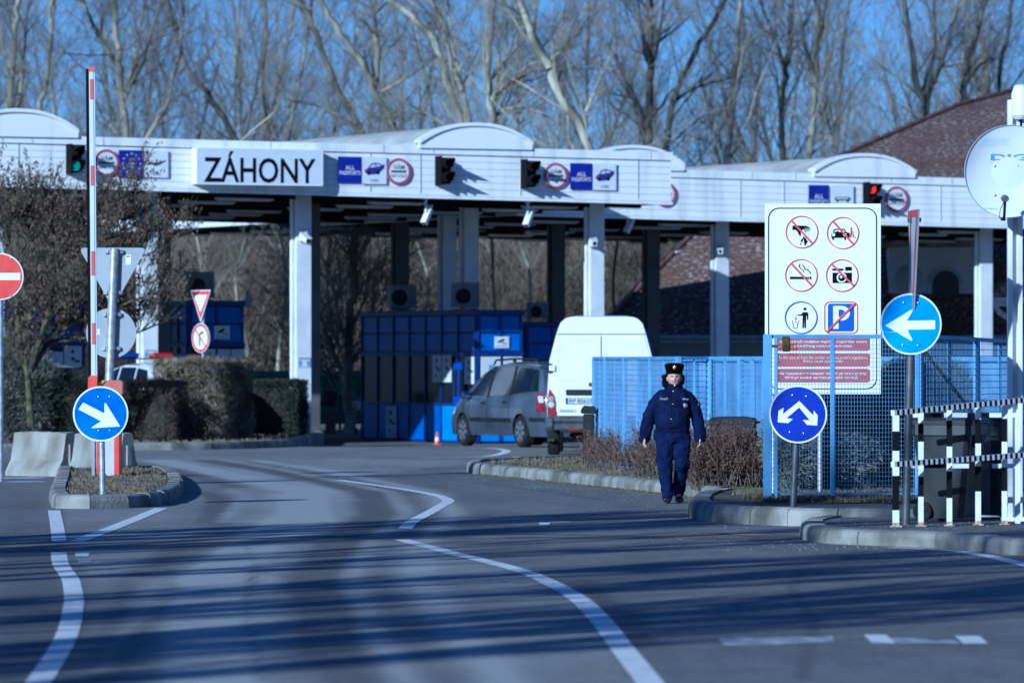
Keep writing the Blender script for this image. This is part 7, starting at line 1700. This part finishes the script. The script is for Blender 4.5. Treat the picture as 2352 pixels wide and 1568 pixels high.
def person():
    d = 69.9; base = Vector((X_at(1545, d), d, 0))
    SKIN = mat('skin', (.55, .31, .225), .5, var=.07, scale=30, c2=(.59, .36, .27)); LIP = mat('lips', (.45, .17, .15), .45); EYEM = mat('eye_dark', (.07, .045, .035), .4); BROW = mat('brow', (.14, .09, .065), .7); LID = mat('eyelid', (.33, .19, .15), .6); CHEEK = mat('cheek', (.56, .27, .215), .5)
    NAVY = mat('navy_cloth', (.0032, .007, .036), .9, var=.25, scale=9, c2=(.006, .011, .054), spec=.12, bump=.35, bscale=160); NAVY2 = mat('navy_trouser', (.004, .009, .048), .9, var=.25, scale=8, c2=(.007, .0145, .070), spec=.12, bump=.35, bscale=160)
    HAIR = mat('black_hair', (.004, .0035, .0035), .8, var=.5, scale=40, spec=.08); FUR = mat('black_fur', (.003, .003, .0035), 1., var=.5, scale=50, spec=.04)
    # ---------------- body: head, neck, arms with hands, legs in one skin
    hc = Vector((.022, -.012, 1.537)); b = MB(); n, m = 44, 34; V = []
    def bump(x, z, amp, x0, z0, sx, sz): return amp*math.exp(-((x-x0)/sx)**2-((z-z0)/sz)**2)
    for i in range(m+1):
        t = -PI/2+PI*i/m
        for j in range(n):
            a = 2*PI*j/n; x = .085*math.cos(t)*math.cos(a); y = .098*math.cos(t)*math.sin(a); z = .120*math.sin(t)
            if z < 0: x *= 1-.24*(z/.12)**2*1.1
            if y < 0:
                e = bump(x, z, .024, 0, -.020, .012, .014)+bump(x, z, .013, 0, .008, .008, .024)+bump(x, z, .004, .0, .036, .05, .01)
                for s_ in (-1, 1): e += bump(x, z, -.009, s_*.031, .012, .014, .010)+bump(x, z, .007, s_*.043, -.022, .02, .018)+bump(x, z, .004, s_*.012, -.026, .007, .006)
                e += bump(x, z, .008, 0, -.047, .022, .005)+bump(x, z, .008, 0, -.059, .018, .005)+bump(x, z, -.004, 0, -.053, .026, .0025)+bump(x, z, .011, 0, -.092, .024, .016)
                y -= e
            V.append((hc.x+x, hc.y+y, hc.z+z))
    b.add(V, [(i*n+j, i*n+(j+1) % n, (i+1)*n+(j+1) % n, (i+1)*n+j) for i in range(m) for j in range(n)])
    for s_ in (-1, 1): b.lathe([(.002, -.03), (.018, -.02), (.024, 0), (.02, .02), (.003, .03)], 12, Matrix.Translation(hc+Vector((s_*.078, .008, -.012))), sq=.8)
    b.tube([(.018, .015, 1.33), (.02, .01, 1.42), (.022, .0, 1.50)], [.065, .056, .055], 16)
    b.loft([ell(z, cx, cy, rx, ry) for z, cx, cy, rx, ry in ((.84, 0, 0, .155, .105), (.95, 0, 0, .15, .10), (1.1, 0, 0, .155, .105), (1.25, 0, 0, .165, .11), (1.34, .005, .005, .14, .085), (1.385, .015, .01, .07, .065))])
    arms = {-1: [(-.165, .01, 1.325), (-.280, .035, 1.08), (-.348, -.055, .825)], 1: [(.175, .01, 1.34), (.298, .05, 1.085), (.338, .0, .825)]}
    for s_, (A, B_, C_) in arms.items():
        b.tube([A, B_, C_], [.055, .045, .031], 12); C_ = Vector(C_)
        dn = (C_-Vector(B_)).normalized(); dn = (dn+Vector((0, -.05, -.25))).normalized(); ax = Vector((0, 1, 0)); ax = (ax-dn*ax.dot(dn)).normalized(); th = dn.cross(ax).normalized()
        if th.x*s_ > 0: th = -th                                   # palm faces the thigh
        wr = C_; kn = C_+dn*.085
        b.loft([[wr+ax*(.026*math.cos(q))+th*(.020*math.sin(q)) for q in np.linspace(0, 2*PI, 13)[:-1]], [wr+dn*.045+ax*(.040*math.cos(q))+th*(.017*math.sin(q)) for q in np.linspace(0, 2*PI, 13)[:-1]], [kn+ax*(.042*math.cos(q))+th*(.015*math.sin(q)) for q in np.linspace(0, 2*PI, 13)[:-1]]])
        for k, (o_, L) in enumerate(((-.032, .066), (-.011, .078), (.011, .072), (.032, .056))):
            p0 = kn+ax*o_-dn*.01; p1 = p0+dn*L*.42+th*.008; p2 = p1+dn*L*.30+th*.020; p3 = p2+dn*L*.16+th*.024
            b.tube([p0, p1, p2, p3], [.0105, .0098, .0092, .0075], 8)
        p0 = wr+dn*.03-ax*.03; b.tube([p0, p0+dn*.028-ax*.020+th*.008, p0+dn*.052-ax*.024+th*.016, p0+dn*.07-ax*.020+th*.022], [.013, .0115, .0105, .008], 8)
    legs = {-1: [(-.095, 0, .86), (-.100, -.10, .47), (-.066, -.12, .08)], 1: [(.10, 0, .86), (.112, -.05, .48), (.078, .21, .115)]}
    for s_, (A, B_, C_) in legs.items(): b.tube([A, tuple((Vector(A)+Vector(B_))/2), B_, tuple((Vector(B_)*.6+Vector(C_)*.4)), C_], [.085, .08, .055, .058, .04], 14); b.tube([C_, tuple(Vector(C_)+Vector((0, -.1, -.045)))], [.042, .032], 10)
    body = fused('person', b, SKIN, None, .0052, 3, (), [SKIN, EYEM, BROW, LIP, LID, CHEEK])
    body.location = base; tag(body, 'walking border officer in navy jacket and trousers with a black fur cap', 'person'); INV['person'] = Matrix.Translation(base).inverted(); INV[body.name] = INV['person']
    for p in body.data.polygons:
        q = p.center-hc
        if q.y < -.035 and abs(q.z) < .115:
            ax = abs(abs(q.x)-.031)
            if ax < .0135 and abs(q.z-.012) < .0045: p.material_index = 1
            elif ax < .017 and abs(q.z-.014) < .011: p.material_index = 4
            elif ax < .018 and abs(q.z-(.031-.15*max(0, abs(q.x)-.03))) < .0042: p.material_index = 2
            elif abs(q.x) < .024-abs(q.z+.053)*1.2 and abs(q.z+.053) < .0095: p.material_index = 3
            elif abs(abs(q.x)-.045) < .016 and abs(q.z+.026) < .016: p.material_index = 5
    # ---------------- jacket
    j = MB(); j.loft([ell(z, cx, cy, rx, ry, 32, 2.3) for z, cx, cy, rx, ry in ((.885, .0, .0, .205, .142), (.90, 0, 0, .212, .15), (.935, 0, -.002, .216, .168), (1.02, 0, -.004, .214, .170), (1.12, 0, -.004, .208, .165), (1.22, .002, 0, .210, .158), (1.30, .005, .004, .212, .145), (1.345, .008, .008, .198, .128), (1.375, .012, .01, .168, .115), (1.402, .016, .01, .125, .102), (1.42, .016, .01, .095, .095))])
    j.loft([ell(z, cx, cy, rx, ry, 28, 2, .28) for z, cx, cy, rx, ry in ((1.355, .016, .008, .115, .11), (1.40, .018, .004, .098, .10), (1.44, .02, .0, .093, .098), (1.475, .02, -.003, .094, .100))])
    for s_, (A, B_, C_) in arms.items():
        A, B_, C_ = Vector(A), Vector(B_), Vector(C_); m1 = A.lerp(B_, .5)+Vector((s_*.008, 0, .01)); m2 = B_.lerp(C_, .5)+Vector((s_*.006, 0, -.005))
        j.tube([A+Vector((-s_*.07, 0, .015)), A+Vector((-s_*.005, 0, -.03)), m1, B_, m2, C_+Vector((0, 0, -.045)), C_+Vector((0, 0, -.082))], [.07, .082, .082, .080, .077, .070, .060], 22)
    ja = fused('jacket', j, NAVY, body, .0085, 5, ((.11, .046), (.045, .010)))
    # collar inside is dark: cut the top open with an inner rim
    bvh = BVHTree.FromPolygons([v.co.copy() for v in ja.data.vertices], [tuple(p.vertices) for p in ja.data.polygons])
    def surf(x, z, off=.004):
        h = bvh.ray_cast(Vector((x, -1, z)), Vector((0, 1, 0))); return Vector((x, (h[0].y if h[0] else -.15)-off, z))
    def pxl(x, y): return ((x-1545)*d/FOC, EYE-(y-YH)*d/FOC)
    def zz(a, c): return pxl((2540+a/7.467)*.5742, (1430+c/7.467)*.5742)
    def drape(name, polys, mats, parent, off=.006):
        f = MB(); 
        for pts, k in polys: f.add([surf(x, z, off+.0015*k) for x, z in pts], [tuple(range(len(pts)))], k)
        return f.build(name, mats, parent, fix=False)
    GREYT = mat('tape_grey', (.30, .32, .36), .7, var=.2, scale=60); WHT = mat('patch_white', (.62, .66, .72), .7, var=.2, scale=80)
    def rectp(a0, c0, a1, c1): return [zz(a0, c0), zz(a1, c0+6), zz(a1, c1+6), zz(a0, c1)]
    drape('name_tape', [(rectp(742, 1188, 972, 1250), 0), (rectp(752, 1198, 962, 1240), 1), (rectp(790, 1212, 930, 1226), 0)], [GREYT, BLACK()], ja)
    drape('name_tape', [(rectp(1408, 1196, 1612, 1256), 0)]+[(rectp(1416+26*k, 1204+3*k, 1433+26*k, 1246+2*k), 1) for k in range(7)], [BLACK(), WHT], ja)
    sh = [zz(1432, 1370), zz(1490, 1362), zz(1552, 1392), zz(1556, 1440), zz(1530, 1480), zz(1480, 1512), zz(1440, 1470)]
    drape('shield_badge', [(sh, 0), ([zz(1470, 1372), zz(1545, 1396), zz(1550, 1428), zz(1470, 1402)], 1), ([zz(1440, 1450), zz(1530, 1468), zz(1480, 1504)], 2)], [WHT, mat('badge_red', (.5, .04, .04), .6), mat('badge_green', (.03, .12, .06), .6)], ja)
    GOLD = mat('gold_metal', (.65, .50, .20), .3, metal=.8, var=.2, scale=60)
    mb = MB()
    for p in ((1130, 1382), (1182, 835), (1135, 1000)): q = surf(*zz(*p), .0); mb.lathe([(.001, .006), (.0065, .004), (.0075, 0)], 10, Matrix.Translation(q) @ Matrix.Rotation(PI/2, 4, 'X'))
    for y in (962, ): q = surf(*pxl(1541, y), .0); mb.lathe([(.001, .006), (.0065, .004), (.0075, 0)], 10, Matrix.Translation(q) @ Matrix.Rotation(PI/2, 4, 'X'))
    mb.build('button', GOLD, ja)
    SEAM = mat('seam_navy', (.005, .007, .03), .9)
    mb = MB()
    zs = np.linspace(1.37, .90, 20); pts = [surf(.005+.012*(z-1.1)+.02*max(0, z-1.3), z, .001) for z in zs]; mb.tube(pts, .0035, 5); pts = [surf(-.035+.01*(z-1.1), z, .0) for z in zs[3:]]; mb.tube(pts, .003, 5)
    mb.tube([surf(*zz(750+i*30, 1385+i*14), .0) for i in range(9)], .005, 5); mb.tube([surf(.075+i*.018, 1.155-i*.006, .0) for i in range(7)], .004, 5); mb.build('placket_and_pockets', SEAM, ja)
    wb = MB(); wb.loft([ell(z, 0, 0, rx, ry, 32, 2.3) for z, rx, ry in ((.868, .198, .140), (.875, .206, .148), (.905, .208, .150), (.912, .20, .142))]); fused('waistband', wb, NAVY, ja, .008, 3, ((.04, .01),))
    sp = MB(); q = Vector(arms[1][0]).lerp(Vector(arms[1][1]), .55)+Vector((.085, -.03, .01)); sp.lathe([(.001, .004), (.035, .003), (.038, 0)], 14, Matrix.Translation(q) @ Matrix.Rotation(R(62), 4, 'Z') @ Matrix.Rotation(PI/2, 4, 'X')); sp.build('sleeve_patch', GREYT, ja)
    # ---------------- trousers
    t = MB(); t.loft([ell(z, 0, cy, rx, ry, 30, 2.4) for z, cy, rx, ry in ((.93, 0, .185, .13), (.86, 0, .205, .142), (.80, 0, .212, .148), (.755, 0, .205, .142))])
    for s_, (A, B_, C_) in legs.items():
        A, B_, C_ = Vector(A), Vector(B_), Vector(C_); top = A+Vector((0, 0, -.03))
        P_ = [top+Vector((0, 0, .05)), top.lerp(B_, .35), top.lerp(B_, .7), B_, B_.lerp(C_, .35), B_.lerp(C_, .7), C_+Vector((0, -.005 if s_ < 0 else .0, .02)), C_+Vector((0, -.012, -.028))]
        t.tube(P_, [.112, .112, .104, .094, .086, .077, .071, .066], 22)
    tr = fused('trousers', t, NAVY2, body, .0085, 5, ((.10, .05), (.04, .010)))
    lo = MB(); bv2 = BVHTree.FromPolygons([v.co.copy() for v in tr.data.vertices], [tuple(p.vertices) for p in tr.data.polygons])
    def s2(x, z, off=.002): h = bv2.ray_cast(Vector((x, -1, z)), Vector((0, 1, 0))); return Vector((x, (h[0].y if h[0] else -.1)-off, z))
    lo.tube([s2(-.195+.01*i, .735+.001*i) for i in range(5)], .006, 5); lo.tube([s2(.0, .88-.02*i) for i in range(8)], .003, 5); lo.build('pocket_seam', SEAM, tr)
    # ---------------- shoes
    BT = mat('black_leather', (.010, .010, .011), .25, var=.3, scale=14, coat=.4)
    for s_, (A, B_, C_) in legs.items():
        C_ = Vector(C_); lift = 0.0 if s_ < 0 else .025; y0 = C_.y
        m_ = MB(); x = C_.x; out = []
        for (dy, w_, h_) in ((.075, .036, .055), (.06, .046, .09), (.02, .048, .12), (-.03, .048, .115), (-.08, .053, .088), (-.13, .058, .074), (-.17, .053, .064), (-.195, .036, .05)):
            z0 = .002+lift*max(0, (dy+.12)/.19)*1.6+(0.02*max(0, (-dy-.1)/.1) if s_ < 0 else 0); out.append([(x+s_*.012*(-dy/.2)+w_*math.cos(a), y0+dy, z0+h_/2+h_/2*math.sin(a)*(1 if math.sin(a) > 0 else 1)) for a in np.linspace(0, 2*PI, 17)[:-1]])
        m_.loft(out); m_.tube([(x, y0+.02, .07+lift), (x, C_.y+.01, .19)], [.048, .054], 14)
        sh_ = fused('shoe', m_, BT, body, .006, 4)
    # ---------------- cap, hair, belt gear
    c = MB(); cc = Vector((hc.x, hc.y, 0)); c.loft([ell(z, cc.x, cc.y+cy, rx, ry, 30, 2.2, tl) for z, cy, rx, ry, tl in ((1.588, .012, .092, .106, .06), (1.61, .01, .098, .110, .03), (1.645, .006, .108, .116, 0), (1.685, 0, .119, .124, 0), (1.702, 0, .115, .121, 0), (1.710, 0, .09, .10, 0), (1.716, 0, .04, .05, 0))])
    cap = fused('fur_cap', c, FUR, body, .007, 2, ((.02, .008),)); f = Fol(); r = random.Random(3)
    for v in cap.data.vertices:
        if r.random() < .55: f.tri(v.co, v.normal+rvec(r)*.5, r.uniform(.006, .014), .003, 0, rvec(r))
    f.build('fur', [FUR], cap)
    mb = MB(); q = Vector((hc.x-.004, hc.y-.131, 1.662)); mb.lathe([(.001, .008), (.010, .007), (.017, .003), (.020, 0)], 18, Matrix.Translation(q) @ Matrix.Rotation(PI/2, 4, 'X'))
    for k in range(7): a = R(20+k*23); mb.bar(q+Vector((.012*math.cos(a), -.004, .012*math.sin(a))), q+Vector((.027*math.cos(a), -.003, .027*math.sin(a))), .005)
    mb.build('cap_badge', GOLD, cap)
    h = MB(); r = random.Random(8)
    for side, nb, ext in ((-1, 40, .80), (1, 22, .38)):
        for _ in range(nb):
            p = Vector((hc.x+side*(.084+.062*ext*r.random()**1.5), .05+r.uniform(-.04, .06), 1.575-(.165 if side < 0 else .11)*r.random())); q = max(.010, .024-.1*abs(p.z-1.52)*ext); h.lathe([(.001, -q), (q*.8, -q*.5), (q, 0), (q*.8, q*.5), (.001, q)], 8, Matrix.Translation(p))
    h.loft([ell(z, hc.x, hc.y+.05, rx, ry, 20) for z, rx, ry in ((1.44, .06, .05), (1.48, .082, .06), (1.54, .090, .07), (1.61, .088, .07))])
    # keep hair behind the face
    ha = fused('hair', h, HAIR, body, .008, 1, ((.018, .02),)); f = Fol()
    for v in ha.data.vertices:
        if abs(v.co.x-hc.x) > .085 and r.random() < .5: f.tri(v.co, v.normal+rvec(r)*.8, r.uniform(.01, .03), .0035, 0, rvec(r))
    f.build('curls', [HAIR], ha)
    mb = MB(); mb.box((-.205, .02, .835), (.06, .10, .14), bev=.02); mb.box((-.2, .0, .90), (.05, .12, .04), bev=.01); mb.build('holster', BT, body)
    mb = MB(); e = hc+Vector((-.085, -.004, -.04)); mb.lathe([(.001, -.006), (.005, 0), (.001, .006)], 8, Matrix.Translation(e)); mb.build('earring', GOLD, body)
person()
# ------------------------------------------------------------------ trees beside the photographer whose shadows cross the road
def shade_tree(x, d, h, w, seed, trunk=.25, dens=260, cb=.3):
    r = random.Random(seed); rt = root('roadside_poplar', 'tall roadside poplar beside the photographer', 'tree', (x, d, -.02), 0, 'roadside poplars beside the photographer'); thick = TubeSet(); f = Fol()
    pts = [(0, 0, 0), (r.gauss(0, .1), r.gauss(0, .1), h*.3), (r.gauss(0, .2), 0, h*.6), (0, 0, h)]
    thick.add(pts, [trunk, trunk*.8, trunk*.5, .05], 10); thick.build('trunk', BARK_GREY, rt)
    for _ in range(dens):
        z = h*(cb+(1-cb)*r.random()); k = w/2*(1-.5*abs((z/h-.6)/.5)**2); a = r.random()*6.3; q = Vector((math.cos(a)*k*r.random()**.5, math.sin(a)*k*r.random()**.5, z))
        f.tri(q, Vector((math.cos(a)*.5, math.sin(a)*.5, 1)), r.uniform(1.0, 2.6), r.uniform(.12, .3), 0, rvec(r))
    f.build('crown', [TWIG], rt)
for xc, dref, w_, n_, h_, cb_ in ((-15, 62.7, 1.7, 260, 10.4, .1), (-14, 58.9, 1.0, 300, 11, .15), (-15, 54.6, .6, 60, 15, .3), (-13, 51.6, .9, 90, 16, .3), (-14, 46.4, .8, 220, 16, .25), (-16, 43.0, 1.3, 210, 17, .25), (-13, 38.1, 2.3, 460, 17, .2), (-17, 34.9, .4, 90, 16, .3)):
    shade_tree(xc, dref+xc*.775/.535, h_, w_, int(dref*10), .14 if n_ < 200 else .22, n_, cb_)
